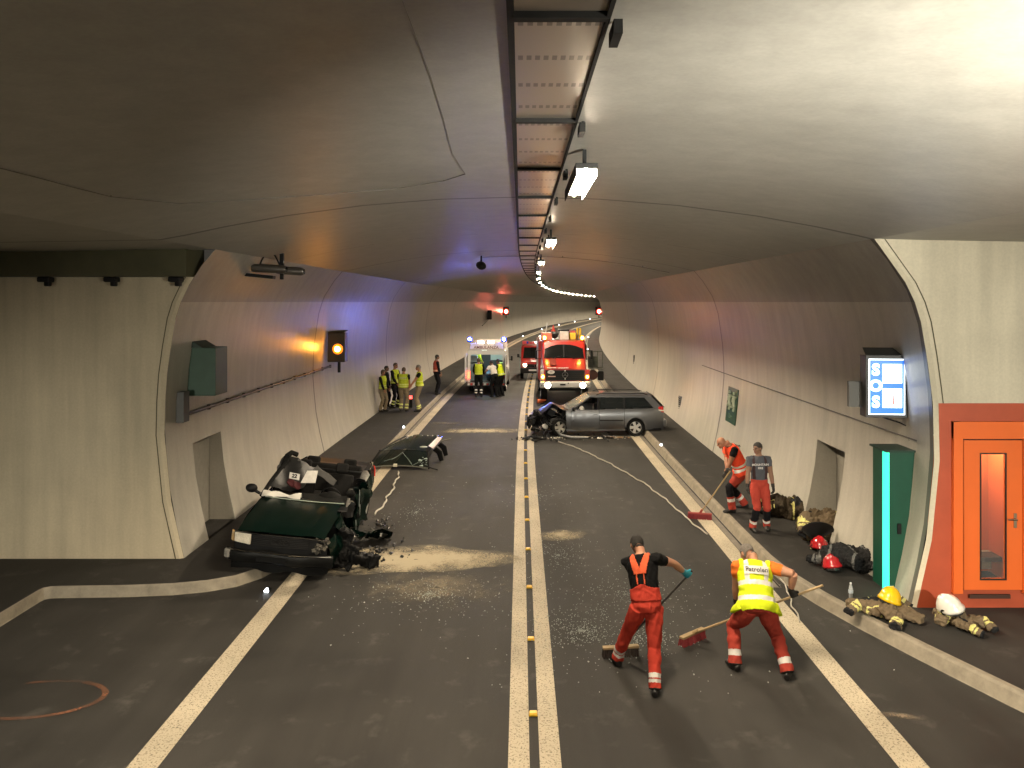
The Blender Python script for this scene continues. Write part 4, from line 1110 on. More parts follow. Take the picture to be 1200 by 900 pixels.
    m = MB(); m.grid([[V(k*.82, 2.30+.08*(1-abs(k)**3)+.02*math.sin(9*k), z+.02*math.sin(7*k+z*20)) for k in lin(-1, 1, 15)] for z in (.17, .24, .34)]); m.build('front_valance', M_LINER0, t, smooth=True)
    m = MB(); m.box((.10, 2.525, .42), (.50, .012, .085)); m.build('plate_holder', M_LINER0, b)
    m = MB(); m.box((.86, 2.40, .44), (.10, .10, .15), (0, 0, -.5)); m.build('scuffed_corner', mat('scuffed_grey', (.20, .19, .17), .6, noise=.4, nscale=18), b, bevel=.02)
    m = MB(); m.sweep([V(k*.88, 2.43+.09*(1-abs(k)**3), .525) for k in lin(-1, 1, 11)], .010, n=5); m.build('bumper_strip', M_CHROME, b)
    # scuttle, wipers, mirror and the torn windscreen edge
    m = MB(); m.box((0, .84, .945), (1.50, .16, .03)); m.build('scuttle', M_INT, t)
    m = MB(); m.sweep([V(k*.76, .93+.05*(1-k*k), .985) for k in lin(-1, .95, 9)], [(.02, .006)]*9, side=(0, 1, 0), n=6); m.build('windscreen_edge', mat('green_glass_edge', (.28, .33, .28), .3, noise=.4, nscale=30), t)
    m = MB(); m.ball((1.03, .80, 1.08), (.115, .075, .085), n=14); m.sweep([V(.86, .80, .99), V(.97, .80, 1.04)], .03, n=8); m.build('wing_mirror', M_BLACK, t, smooth=True)
    # interior
    m = MB(); m.box((0, .62, .82), (1.42, .36, .30)); m.ball((-.38, .46, .90), (.26, .16, .13), n=14); m.warp(lambda p: p+crinkle(p, .014, 6, 2)); m.build('dashboard', M_INT, t, smooth=True, angle=50)
    m = MB(); m.sweep([V(-.38+.19*math.cos(a), .34+.05*math.sin(a), .93+.17*math.sin(a)) for a in lin(0, 2*math.pi, 21)], .015, n=6); m.ball((-.38, .36, .93), (.07, .04, .06), n=10); m.build('steering_wheel', M_BLACK, t, smooth=True)
    seat(t, .38, -.20, .42, .52, .2); seat(t, -.36, -.30, .38, .52, .5)
    m = MB(); m.box((0, -1.05, .45), (1.36, .5, .18)); m.box((0, -1.38, .80), (1.36, .16, .60), (.28, 0, 0))
    for x in (-.4, .4): m.box((x, -1.50, 1.13), (.28, .09, .16), (.28, 0, 0))
    m.build('rear_bench', M_SEAT, t, bevel=.04)
    m = MB(); m.box((0, -1.62, .985), (1.40, .60, .03)); m.build('parcel_shelf', mat('torn_lining', (.012, .012, .012)), t)
    # right side (image left): doors still on, pillars bent up, head lining hanging
    for y0, y1 in ((-.08, .74), (-1.10, -.10)):
        m = MB(); c.patch(m, y0, y1, 1); d = m.build('door', M_GREEN, t, smooth=True)
        MB().box((c.hw+.012, y0+.16, .80), (.03, .18, .035)).build('handle', M_BLACK, d, bevel=.008)
        m = MB(); m.box((c.hw-.14, (y0+y1)/2, .66), (.06, y1-y0-.04, .50)); m.build('door_card', M_INT, d)
    m = MB()
    m.sweep([V(.82, .84, .96), V(.76, .45, 1.16), V(.70, .10, 1.30), V(.64, -.12, 1.38)], [(.045, .03)]*4, n=8)
    m.sweep([V(.80, -.10, .92), V(.74, -.12, 1.2), V(.66, -.16, 1.52)], [(.06, .035), (.055, .03), (.045, .03)], n=8)
    m.sweep([V(.66, -.16, 1.50), V(.60, -.28, 1.55), V(.50, -.34, 1.50)], [(.06, .05)]*3, n=8)
    m.build('bent_pillar', M_INT, t, smooth=True)
    m = MB(); rows = []
    for s_ in lin(0, 1, 12):
        rows.append([V(.78-.62*k, .62-.95*s_-.25*k, (1.02+.46*s_)*(1-k)+(1.02+.20*s_)*k+.05*math.sin(7*k+5*s_)) for k in lin(0, 1, 10)])
    m.grid(rows); m.warp(lambda p: p+crinkle(p, .022, 9, 5)); m.build('hanging_lining', mat('torn_lining', (.007, .007, .007), .9, noise=.5, nscale=8, spec=.05), t, smooth=True, angle=30)
    m = MB(); rows = [[V(.10-.42*k, -.15-.45*s_, 1.28-.30*k+.10*math.sin(3*s_)-.12*s_) for k in lin(0, 1, 8)] for s_ in lin(0, 1, 8)]
    m.grid(rows); m.warp(lambda p: p+crinkle(p, .02, 8, 1)); m.build('grey_lining', mat('grey_lining', (.028, .027, .025), .8, noise=.4, nscale=8), t, smooth=True)
    # airbag over the scuttle, papers
    m = MB(); rows = []
    for s_ in lin(0, 1, 16):
        wv = .10+.10*math.exp(-((s_-.12)/.14)**2)+.03*math.sin(s_*9)
        rows.append([V(.80-.72*s_, .80+wv*(k-.3)*1.3, .985+.075*(1-(2*k-1)**2)+.02*math.sin(8*s_)+.02*math.sin(6*k+12*s_)-.02*s_) for k in lin(0, 1, 8)])
    m.grid(rows); m.build('deflated_airbag', mat('airbag_cloth', (.66, .64, .58), .8), t, smooth=True, angle=60)
    m = MB()
    m.slab([V(.20, .45, 1.16), V(-.08, .43, 1.18), V(-.06, .20, 1.36), V(.14, .24, 1.35)], V(0, .004, .004)); m.build('paper', mat('paper_sheet', (.58, .56, .52), .8, noise=.15, nscale=12), t)
    m = MB(); m.slab([V(.44, .42, 1.22), V(.24, .42, 1.20), V(.25, .35, 1.30), V(.45, .35, 1.32)], V(0, .004, .003)); pl = m.build('label_card', mat('card_white', (.60, .58, .55), .8), t)
    text_mesh('22', .10, 'card_number', M_BLACK, pl, frame(V(.345, .392, 1.265), V(-1, 0, -.05), V(0, -.55, .8)), extrude=.003, bold=.004)
    m = MB(); m.ball((.34, .42, 1.12), (.15, .09, .06), n=18); m.warp(lambda p: p+crinkle(p, .028, 12, 3)); m.build('red_bundle', mat('dark_red_cloth', (.055, .006, .008), .9), t, smooth=True)
    # left side (image right): torn sheet metal, door remains, wheel
    rng = random.Random(21)
    for i in range(24):
        a = V(-rng.uniform(.68, .95), rng.uniform(-.9, 1.1), rng.uniform(.25, 1.0)); d = V(rng.uniform(-.10, .12), rng.uniform(-.35, .35), rng.uniform(-.3, .3))
        m = MB(); m.sweep([a, a+d*.5+V(rng.uniform(-.05, .05), 0, rng.uniform(-.06, .06)), a+d], [(.07, .008), (.09, .008), (.04, .006)], n=6)
        m.build('torn_strip', M_METAL if i % 3 == 0 else M_GREEN if i % 3 == 1 else M_BLACK, t)
    m = MB(); rows = [[V(-.86-.10*math.sin(s_*3), -.95+1.25*s_, .28+.66*k) for k in lin(0, 1, 8)] for s_ in lin(0, 1, 14)]
    m.grid(rows); m.warp(lambda p: p+crinkle(p, .05, 7, 8)); d = m.build('door', M_GREEN, t, smooth=True, angle=25)
    for i, (y, z, sx) in enumerate(((.62, .86, .16), (.40, .62, .10), (.72, .44, .08))):
        m = MB(); m.slab([V(-.99, y, z), V(-.97, y-.10, z+sx*.4), V(-.95, y-.14, z+sx*1.8), V(-.98, y-.02, z+sx*1.4)], V(-.01, .01, 0)); m.build('exposed_foam', mat('white_foam', (.50, .52, .50), .6, noise=.4, nscale=20), t)
    m = MB(); m.slab([V(-.80, -2.36, .72), V(-.87, -2.1, .72), V(-.86, -2.1, .90), V(-.79, -2.36, .90)], V(-.02, -.02, 0)); m.build('tail_light', mat('lit_red_lens', (.55, .03, .015), .25, coat=.6), t)
    m = MB(); m.slab([V(.80, -2.36, .72), V(.87, -2.1, .72), V(.86, -2.1, .90), V(.79, -2.36, .90)], V(.02, -.02, 0)); m.build('tail_light', M_REDL, t)
    wheel(t, (.78, c.yf, .31), r=.31, out=1, spokes=7); wheel(t, (.78, c.yr, .31), r=.31, out=1, spokes=7)
    wheel(t, (-.80, c.yr, .31), r=.31, out=-1, spokes=7); wheel(t, (-.84, 1.02, .27), r=.31, out=-1, spokes=7, rot=(0, .25, .25))
    return t
saloon()
# bits torn off the saloon, lying beside it on the road
def wreck_piece(name, label, cat, loc, size, seed, m_, rz=0, n=18, curl=.5):
    t = MB(); rows = []
    for s_ in lin(0, 1, n):
        rows.append([V((s_-.5)*size[0], (k-.5)*size[1]*(1-.3*s_), size[2]*math.sin(math.pi*(.15+.7*k))*(.5+.5*math.sin(2.5*s_+curl))) for k in lin(0, 1, 9)])
    t.grid(rows); zmin = 0
    t.warp(lambda p: p+crinkle(p, .055, 7.5, seed)+crinkle(p, .022, 17, seed+2))
    low = min(p.z for p in t.v); t.warp(lambda p: V(p.x, p.y, p.z-low+.006))
    o = t.build(name, m_, smooth=True, angle=25); o.location = loc; o.rotation_euler = (0, 0, rz)
    s_ = o.modifiers.new('thick', 'SOLIDIFY'); s_.thickness = .012
    return tag(o, label, cat)
M_LINER = mat('black_liner', (.005, .005, .005), .55, noise=.5, nscale=8, spec=.10)
def lump(name, label, loc, rz, boxes, seed, m_, amp=.03):
    mb = MB()
    for c, d, r in boxes: mb.box(c, d, r)
    co, nr, fs = remeshed(mb, .018, 2)
    co = co+nr*(wrinkle(co, seed, amp, .22)+wrinkle(co, seed+3, amp*.45, .08))[:, None]; co[:, 2] = np.maximum(co[:, 2]-co[:, 2].min(), .004)
    o = np_mesh(name, co, fs, np.zeros(len(fs), int), [m_]); o.location = loc; o.rotation_euler = (0, 0, rz); return tag(o, label, 'car part')
lump('torn_front_wing', 'black torn front wing hanging to the road at the green saloon\'s smashed corner', (-3.22, 13.75, 0), R(-10), [((0, .1, .40), (.30, .14, .55), (.2, .35, .2)), ((.10, .0, .22), (.34, .12, .42), (-.2, .5, .3)), ((-.06, -.05, .18), (.26, .10, .36), (.1, -.2, -.3))], 3, M_LINER)
lump('torn_bumper_end', 'crumpled black bumper end lying at the edge of the sand beside the saloon', (-2.88, 13.80, 0), R(25), [((0, 0, .20), (.42, .24, .16), (.2, .35, .2)), ((.18, .02, .14), (.22, .30, .22), (0, .2, .4)), ((-.16, .05, .26), (.26, .18, .20), (.3, .6, .1))], 5, M_LINER)
t = thing('torn_door', 'torn dark car door remains lying right of the green saloon', 'car part', (-3.02, 15.35, 0), R(20))
m = MB(); rows = [[V((s_-.5)*.72, (k-.5)*.5, .10+.15*math.sin(3*s_+2*k)) for k in lin(0, 1, 9)] for s_ in lin(0, 1, 14)]
m.grid(rows); m.warp(lambda p: p+crinkle(p, .05, 7, 2)); lo_ = min(p.z for p in m.v); m.warp(lambda p: V(p.x, p.y, p.z-lo_+.004)); m.build('door_skin', M_GREEN, t, smooth=True, angle=25)
rng = random.Random(4); m = MB()
for i in range(18):
    a = V(rng.uniform(-.34, .34), rng.uniform(-.22, .22), rng.uniform(.08, .26)); d = V(rng.uniform(-.2, .2), rng.uniform(-.15, .15), rng.uniform(-.05, .14)); m.sweep([a, a+d*.6, a+d], [(.035, .008), (.04, .01), (.02, .006)], n=5)
m.build('torn_frame', mat('oily_metal', (.09, .088, .08), .35, metal=.7, noise=.5, nscale=16), t)

# ---------------------------------------------------------------- the roof cut from the saloon
def cut_roof():
    t = thing('cut_car_roof', 'dark car roof cut off with its windscreen, lying on the road behind the saloon', 'car part', (-3.50, 21.9, 0), R(-4))
    def sk(p): return V(p.x+.10*p.y*.5, p.y, p.z)
    m = MB(); hx = lambda s_: .70-.10*s_
    rows = [[sk(V(k*hx(s_), .62+2.55*s_, .40+.09*(1-k*k)+.05*math.sin(2.2*s_)+.02*math.sin(5*k+4*s_)-.05*s_)) for k in lin(-1, 1, 11)] for s_ in lin(0, 1, 10)]
    m.grid(rows); m.build('roof_panel', M_GREEN, t, smooth=True)
    m = MB(); rows = [[sk(V(k*(.86-.17*s_), .05+.60*s_+.08*(1-k*k)*(1-s_), .05+.38*s_+.05*(1-k*k))) for k in lin(-1, 1, 13)] for s_ in lin(0, 1, 8)]
    m.grid(rows); ws = m.build('windscreen', mat('roof_glass', (.008, .014, .012), .07, alpha=.85, coat=.6), t, smooth=True)
    rng = random.Random(2)
    def wp(k, s_): return sk(V(k*(.86-.17*s_), .05+.60*s_+.08*(1-k*k)*(1-s_), .056+.38*s_+.05*(1-k*k)))
    m = MB()
    for (a, b) in (((-.35, .35), (-.02, .8)), ((-.02, .8), (.45, .05)), ((.45, .05), (.75, .45)), ((.1, .62), (.42, .15)), ((-.6, .3), (-.2, .5))):
        m.sweep([wp(*a), wp((a[0]+b[0])/2+.03, (a[1]+b[1])/2), wp(*b)], .006, n=4)
    m.build('glass_crack', mat('crack_white', (.25, .30, .27), .5), ws)
    m = MB()
    for i in range(14):
        k = rng.uniform(.66, .98); s_ = rng.uniform(.02, .5); p = wp(k, s_)
        m.slab([p+V(rng.uniform(-.07, .07), rng.uniform(-.05, .05), rng.uniform(0, .06)) for _ in range(4)], V(0, 0, .01))
    m.build('shattered_corner', mat('crazed_glass', (.50, .58, .54), .25, noise=.4, nscale=40), ws)
    m = MB(); m.sweep([wp(-1.02, .0), wp(-1.02, .5), wp(-1.02, 1)], .028, n=6); m.sweep([wp(1.02, 0), wp(1.02, .5), wp(1.02, 1)], .028, n=6)
    m.sweep([sk(V(-.70+.10*s_-.02, .62+2.5*s_, .43-.05*s_+.05*math.sin(2.2*s_))) for s_ in lin(0, 1, 8)], .026, n=6)
    m.build('roof_frame', M_BLACK, t)
    m = MB(); m.sweep([wp(k, 0) for k in lin(-1, 1, 9)], .02, n=5); m.build('windscreen_seal', mat('seal_grey', (.12, .12, .10), .6, noise=.5, nscale=20), t)
    m = MB()
    for k in lin(-.85, .75, 7): m.ball(sk(V(k*.60, 2.98+.06*math.sin(k*4), .47)), (.022, .022, .022), n=8)
    m.build('roof_clip', mat('clip_white', (.6, .58, .52), .4), t)
    m = MB(); m.slab([sk(V(.66, .95, .52)), sk(V(.80, .95, .44)), sk(V(.74, 2.35, .50)), sk(V(.62, 2.35, .54))], V(0, 0, .012)); m.warp(lambda p: p+crinkle(p, .008, 9, 2)); m.build('torn_edge_trim', mat('pinkish_trim', (.50, .40, .36), .5, noise=.4, nscale=14), t)
    for (x, y) in ((.88, 1.2), (.84, 2.0)):
        m = MB(); m.sweep([sk(V(x-.10, y, .40)), sk(V(x+.03, y+.05, .28)), sk(V(x+.10, y+.05, .03))], [(.09, .03), (.10, .035), (.07, .03)], n=8); m.build('pillar_stub', M_BLACK, t)
    m = MB(); m.slab([wp(-.2, -.05), wp(-.05, -.08), wp(-.08, .1), wp(-.2, .1)], V(0, -.01, .012)); m.build('inspection_sticker', mat('sticker', (.55, .52, .40), .7), ws)
    m = MB(); m.ball(sk(V(.55, .78, .53)), (.12, .06, .03), n=10); m.build('roof_lamp', mat('lamp_cover', (.55, .53, .48), .4), t)
    m = MB(); m.sweep([sk(V(.80, .12, .10)), sk(V(1.0, .05, .06)), sk(V(1.15, .02, .03))], .018, n=6); m.build('wiper_arm', M_BLACK, t)
    return t
cut_roof()
# ================================================================== rescue vehicles further in
def rrect(w, z0, z1, r, n=4, tum=0):
    "half section of a van body from the bottom centre line to the top centre line"
    pts = [(w-.04, z0)]
    zz = lin(z0+.05, z1-r, 5)
    for z in zz: pts.append((w-tum*max(0, (z-1.0)), z))
    xt = w-tum*max(0, z1-1.0-r)
    for a in lin(15, 90, n): pts.append((xt-r+r*math.cos(R(a)), z1-r+r*math.sin(R(a))))
    pts.append((0, z1+.01))
    return pts
def van_shell(stations, mi=0):
    m = MB(); rows = []
    for y, w, z0, z1, r in stations:
        h = rrect(w, z0, z1, r, tum=.05)
        rows.append([V(x, y, z) for x, z in h]+[V(-x, y, z) for x, z in h[::-1][1:]])
    m.grid(rows, mi)
    return m
def ambulance():
    t = thing('ambulance', 'white ambulance seen from behind with open rear, blue beacons and lit interior', 'ambulance', (-2.02+curve(42), 43.0, 0), R(-1.8))
    st = [(-2.8, 1.0, .42, 2.28, .18), (-.5, 1.0, .40, 2.30, .18), (1.2, 1.0, .40, 2.28, .2), (1.7, .98, .40, 2.05, .22), (2.3, .96, .40, 1.30, .2), (2.75, .90, .42, 1.05, .2)]
    van_shell(st).build('body', M_WHITEP, t, smooth=True)
    m = MB(); m.box((0, .5, .38), (1.85, 5.9, .12)); m.build('chassis', M_BLACK, t)
    # rear frame
    m = MB()
    m.slab([V(-1.0, -2.80, 2.05), V(1.0, -2.80, 2.05), V(.97, -2.80, 2.28), V(-.97, -2.80, 2.28)], V(0, .06, 0))
    for s in (-1, 1): m.slab([V(s*1.0, -2.80, .62), V(s*.86, -2.80, .62), V(s*.84, -2.80, 2.05), V(s*.985, -2.80, 2.05)], V(0, .06, 0))
    m.build('rear_frame', M_WHITEP, t)
    m = MB(); m.box((0, -2.90, .52), (2.0, .22, .16)); m.build('rear_bumper', mat('silver_bumper', (.20, .19, .18), .45, noise=.2), t, bevel=.03)
    m = MB()
    for i in range(14): m.box((-.91+i*.14, -3.014, .52), (.10, .006, .10), mi=i % 2)
    m.build('chevron_strip', [M_REFL, mat('strip_red', (.5, .03, .02), .5)], t)
    # compartment
    m = MB(); m.box((0, -1.2, .62), (1.8, 3.1, .04)); m.build('floor_panel', mat('compartment_floor', (.03, .03, .033), .6), t)
    m = MB(); m.grid([[V(s, y, z) for z in (.64, 2.1)] for s, y in ((-.88, -2.7), (-.88, .35), (.88, .35), (.88, -2.7))]); m.build('compartment_wall', mat('compartment_white', (.30, .34, .34), .5), t)
    m = MB(); m.box((-.30, -1.4, 2.13), (.30, 1.7, .03)); m.build('ceiling_lamp', M_CABL, t)
    m = MB(); m.box((.45, -1.4, 2.13), (.25, 1.7, .03)); m.build('ceiling_lamp', M_CABL, t)
    m = MB(); m.box((-.70, -1.4, 1.1), (.34, 2.0, .9)); m.box((-.70, -1.4, 1.78), (.34, 2.0, .34)); m.build('cabinet', mat('cabinet_grey', (.16, .20, .22), .5, noise=.3, nscale=6), t, bevel=.02)
    m = MB(); m.box((.15, -1.6, .98), (.55, 1.9, .10)); m.box((.15, -1.3, .80), (.45, 1.4, .06)); m.box((.15, -.95, 1.12), (.5, .5, .08), (.5, 0, 0)); m.build('stretcher', mat('stretcher_blue', (.03, .08, .16), .6), t, bevel=.03)
    m = MB(); m.box((0, .30, 1.35), (1.74, .04, 1.46)); pt = m.build('partition', mat('partition_dark', (.04, .05, .055), .5), t); MB().box((.35, .27, 1.75), (.70, .02, .42)).build('bright_window_panel', mat('window_light_paint', (.55, .62, .58), .4), pt)  # pale panel colour stands in for a brightly lit window
    m = MB(); m.box((.72, -1.9, 1.30), (.26, .45, .55)); m.build('jump_bag', mat('bag_lime', (.35, .48, .12), .7), t, bevel=.04)
    m = MB(); m.box((.62, -2.45, .90), (.40, .30, .32)); m.build('medical_case', mat('case_white', (.55, .56, .58), .5), t, bevel=.03)
    # doors swung open
    for s in (-1, 1):
        m = MB(); m.box((s*1.04, -3.20, 1.36), (.06, .80, 1.42)); d = m.build('rear_door', M_WHITEP, t, bevel=.02)
        m = MB(); m.box((s*1.04, -3.22, 1.68), (.066, .56, .52)); m.build('window', M_GLASSD, d)
    # high roof with the lettered sign, beacons and scene lights
    m = MB(); m.slab([V(-.92, -2.78, 2.29), V(.92, -2.78, 2.29), V(.84, -2.70, 2.66), V(-.84, -2.70, 2.66)], V(0, 4.0, -.0)); m.build('high_roof', mat('roof_pinkish_white', (.52, .45, .43), .4), t, bevel=.04)
    text_mesh('AMBULANZA', .22, 'roof_lettering', mat('sign_dark', (.09, .02, .02), .6), t, frame(V(-.02, -2.755, 2.42), V(1, 0, 0), V(0, .2, .98)), extrude=.004, bold=.002)
    for s in (-1, 1):
        m = MB(); m.box((s*.90, -2.55, 2.72), (.22, .30, .06)); bb = m.build('beacon_base', M_BLACK, t)
        m = MB(); m.lathe([(.13, 2.74), (.14, 2.82), (.12, 2.92), (.05, 2.97), (.001, 2.97)], c=(s*.90, -2.55, 0), n=14); m.build('blue_beacon', M_BLUE, bb, smooth=True); MB().ball((s*.90, -2.66, 2.84), .07, n=10).build('bulb', M_BLUEC, bb, smooth=True)
    for x in (-.30, .22):
        m = MB(); m.box((x, -2.70, 2.70), (.36, .12, .14)); k = m.build('scene_light', M_BLACK, t, bevel=.02)
        m = MB(); m.box((x, -2.764, 2.70), (.32, .01, .11)); m.build('lens', M_WORKL, k)
    for s in (-1, 1):
        m = MB(); m.box((s*.93, -2.83, .98), (.13, .05, .36)); m.build('tail_light', M_TAIL if s < 0 else M_REDL, t, bevel=.01)
        m = MB(); m.box((s*1.14, 1.5, 1.55), (.10, .12, .26)); m.sweep([V(s*.98, 1.5, 1.45), V(s*1.12, 1.5, 1.5)], .02, n=6); m.build('wing_mirror', M_BLACK, t, bevel=.03)
        wheel(t, (s*.88, -1.6, .34), r=.34, out=s, spokes=0); wheel(t, (s*.88, 1.9, .34), r=.34, out=s, spokes=0)
    return t
ambulance()

def red_van():
    Y = 47.4
    t = thing('fire_van', 'red fire service van with roof light bar behind the fire truck', 'van', (.98, Y+2.5, 0), R(179))
    st = [(-2.6, .96, .42, 2.05, .2), (.6, .97, .40, 2.08, .2), (1.1, .96, .40, 1.98, .22), (1.62, .94, .40, 1.26, .16), (2.35, .90, .42, 1.08, .16)]
    m = van_shell(st); m.poly([V(x, 2.35, z) for x, z in ((-.86, .42), (.86, .42), (.89, 1.0), (.7, 1.08), (-.7, 1.08), (-.89, 1.0))]); m.build('body', M_FIRE2, t, smooth=True)
    m = MB(); m.grid([[V(k*(.80-.08*s), 1.665-.50*s+.03*(1-k*k), 1.285+.64*s) for k in lin(-1, 1, 7)] for s in lin(0, 1, 4)]); m.build('windscreen', M_GLASSK, t, smooth=True)
    m = MB(); m.box((0, 2.42, .58), (1.84, .20, .34)); m.build('bumper', M_BLACK, t, bevel=.05)
    m = MB(); m.box((0, 2.37, .86), (1.10, .05, .20)); g = m.build('grille', M_BLACK, t)
    m = MB(); m.sweep([V(.09*math.cos(a), 2.405, .87+.09*math.sin(a)) for a in lin(0, 2*math.pi, 15)], .009, n=5); m.build('badge', M_CHROME, g)
    m = MB(); m.box((.18, 2.53, .60), (.50, .012, .10)); m.build('number_plate', mat('plate_white', (.6, .58, .54), .5), t)
    for s in (-1, 1):
        m = MB(); m.box((s*.68, 2.33, .90), (.34, .10, .20)); h = m.build('headlight', M_CLEARL, t, bevel=.02)
        m = MB(); m.lathe([(.001, 2.40), (.095, 2.40), (.10, 2.36)], c=(s*.66, 0, .90), axis='y', n=14); m.build('bulb', M_HEAD if s > 0 else emis('warm_headlamp', (1, .45, .14), 45), h)
        m = MB(); m.box((s*1.10, 1.35, 1.42), (.14, .10, .22)); m.sweep([V(s*.94, 1.35, 1.3), V(s*1.08, 1.35, 1.36)], .02, n=6); m.build('wing_mirror', M_BLACK, t, bevel=.03)
        wheel(t, (s*.86, 1.6, .33), r=.33, out=s, spokes=0); wheel(t, (s*.86, -1.7, .33), r=.33, out=s, spokes=0)
        m = MB(); m.box((s*.62, .75, 2.22), (.46, .24, .20)); b = m.build('light_bar', mat('bar_red', (.55, .05, .06), .3, coat=.5), t, bevel=.03)
        m = MB(); m.box((s*.52, .875, 2.22), (.13, .01, .16)); m.build('blue_lens', mat('blue_lens', (.02, .03, .35), .2, coat=.5), b)
    m = MB(); m.box((0, .75, 2.20), (.8, .20, .13)); m.build('bar_centre', mat('bar_red', (.55, .05, .06)), t, bevel=.02)
    m = MB(); m.box((-.05, .858, 2.24), (.20, .012, .07)); m.build('spot_lamp', M_WORKL, t)
    m = MB(); m.sweep([V(-.5, 1.64, 1.33), V(-.05, 1.68, 1.31)], .012, n=5); m.build('wiper', M_BLACK, t)
    m = MB(); m.slab([V(-.55, 2.18, 1.155), V(.30, 2.18, 1.155), V(.30, 2.32, 1.11), V(-.55, 2.32, 1.11)], V(0, .004, .006)); m.build('white_stripe', M_WHITEP, t)
    return t
red_van()

def fire_truck():
    t = thing('fire_truck', 'red bonneted fire truck with white bumper and amber beacons behind the grey estate car', 'fire truck', (2.10, 39.6, 0), R(180))
    F = 3.45                                                     # nose
    m = MB()
    # cab and bonnet
    sec = lambda y, w, z0, z1, r: (y, w, z0, z1, r)
    cab = van_shell([sec(.6, 1.13, .78, 2.88, .16), sec(1.9, 1.13, .78, 2.92, .18), sec(2.12, 1.12, .78, 2.86, .18), sec(2.46, 1.10, .78, 2.06, .10), sec(3.0, 1.06, .80, 1.80, .10), sec(3.33, 1.02, .82, 1.62, .08)])
    cab.poly([V(x, 3.33, z) for x, z in ((-.98, .82), (.98, .82), (1.01, 1.5), (.94, 1.62), (-.94, 1.62), (-1.01, 1.5))])
    cab.grid([[V(x, y, z) for x in (-.4, .4)] for y, z in ((2.44, 2.10), (3.33, 1.655))])
    cab.build('cab', M_FIRE, t, smooth=True, angle=30)
    m = MB(); m.grid([[V(k*(.96-.05*s), 2.475-.33*s+.02*(1-k*k), 2.10+.66*s) for k in lin(-1, 1, 7)] for s in lin(0, 1, 4)]); w = m.build('windscreen', M_GLASSK, t, smooth=True)
    m = MB(); m.box((0, 2.33, 2.42), (.05, .06, .66), (R(26.5), 0, 0)); m.build('windscreen_bar', M_BLACK, w)
    for s in (-1, 1):
        m = MB(); m.sweep([V(s*.55, 2.52, 2.08), V(s*.12, 2.45, 2.20)], .014, n=5); m.build('wiper', M_BLACK, t)
    m = MB(); m.box((.55, 2.86, 1.935), (.30, .62, .012), (R(-26), 0, 0)); m.build('bonnet_vent', mat('vent_dark_red', (.16, .012, .01), .6), t)
    m = MB(); m.box((0, 3.36, 1.34), (1.86, .06, .50)); g = m.build('grille', M_BLACK, t, bevel=.02)
    m = MB()
    for i in range(5): m.box((0, 3.395, 1.14+i*.09), (1.7, .012, .018))
    m.build('grille_bar', M_TRIM, g)
    m = MB(); m.sweep([V(.13*math.cos(a), 3.41, 1.37+.13*math.sin(a)) for a in lin(0, 2*math.pi, 19)], .010, n=5)
    for a in (90, 210, 330): m.sweep([V(0, 3.41, 1.37), V(.125*math.cos(R(a)), 3.41, 1.37+.125*math.sin(R(a)))], [.014, .006], n=5)
    m.build('star_emblem', mat('dull_chrome', (.20, .20, .20), .3, metal=.8), g)
    for z in (1.56, 1.18): MB().ball((.0, 3.42, z), .03, n=8).build('grille_stud', M_WHITEP, g)
    m = MB(); m.lathe([(.001, 3.405), (.17, 3.405), (.17, 3.40)], axis='y', n=20); m.warp(lambda p: V(p.x+.66, p.y, p.z*.55+1.50)); b = m.build('oval_badge', mat('badge_white', (.55, .53, .5), .5), g)
    text_mesh('TI', .12, 'badge_letters', M_BLACK, b, frame(V(.66, 3.409, 1.50), V(-1, 0, 0), V(0, 0, 1)), extrude=.003)
    m = MB(); m.slab([V(.80, 3.402, 1.32), V(.45, 3.402, 1.32), V(.45, 3.402, 1.27), V(.80, 3.402, 1.27)], V(0, .006, 0)); m.build('model_strip', mat('strip_pale', (.45, .30, .26), .5), g)
    text_mesh('POMPIERI  LOCARNO', .105, 'bonnet_lettering', mat('letter_white', (.75, .72, .68), .5), t, frame(V(.34, 3.30, 1.685), V(-1, 0, 0), V(0, -.89, .45)), extrude=.006, bold=.003)
    # bumper
    m = MB(); m.slab([V(-1.20, 3.30, .76), V(1.20, 3.30, .76), V(1.20, 3.30, 1.06), V(-1.20, 3.30, 1.06)], V(0, .30, 0)); bu = m.build('bumper', M_WHITEP, t, bevel=.06)
    m = MB(); m.box((.0+.12, 3.605, .93), (.26, .012, .07)); m.build('tow_slot', M_BLACK, bu)
    for x in (-.14, 1.10, -1.10): MB().lathe([(.001, 3.608), (.03, 3.608), (.03, 3.59)], c=(x, 0, .99 if abs(x) < .5 else .90), axis='y', n=10).build('bumper_hole', M_BLACK, bu)
    for s in (-1, 1):
        m = MB(); m.lathe([(.17, 3.595), (.17, 3.615), (.145, 3.622)], c=(s*.82, 0, .90), axis='y', n=18); h = m.build('headlight', M_CHROME, bu)
        m = MB(); m.lathe([(.001, 3.63), (.14, 3.624), (.145, 3.60)], c=(s*.82, 0, .90), axis='y', n=18); m.build('lens', M_HEAD, h)
        # corner fender with indicator
        m = MB(); m.slab([V(s*.94, 3.18, 1.06), V(s*1.18, 3.18, 1.06), V(s*1.18, 3.18, 1.60), V(s*1.0, 3.18, 1.62)], V(0, .16, 0)); f = m.build('front_fender', M_WHITEP if s > 0 else M_FIRE, t, bevel=.05)
        m = MB(); m.box((s*1.05, 3.37, 1.27), (.16, .06, .20)); m.build('indicator', M_AMB, f, bevel=.02); MB().ball((s*1.05, 3.40, 1.27), .045, n=10).build('bulb', M_AMBC, f, smooth=True)
        # roof beacons
        m = MB(); m.lathe([(.09, 2.90), (.09, 2.95)], c=(s*.92, 2.0, 0), n=14); b = m.build('beacon_base', M_BLACK, t)
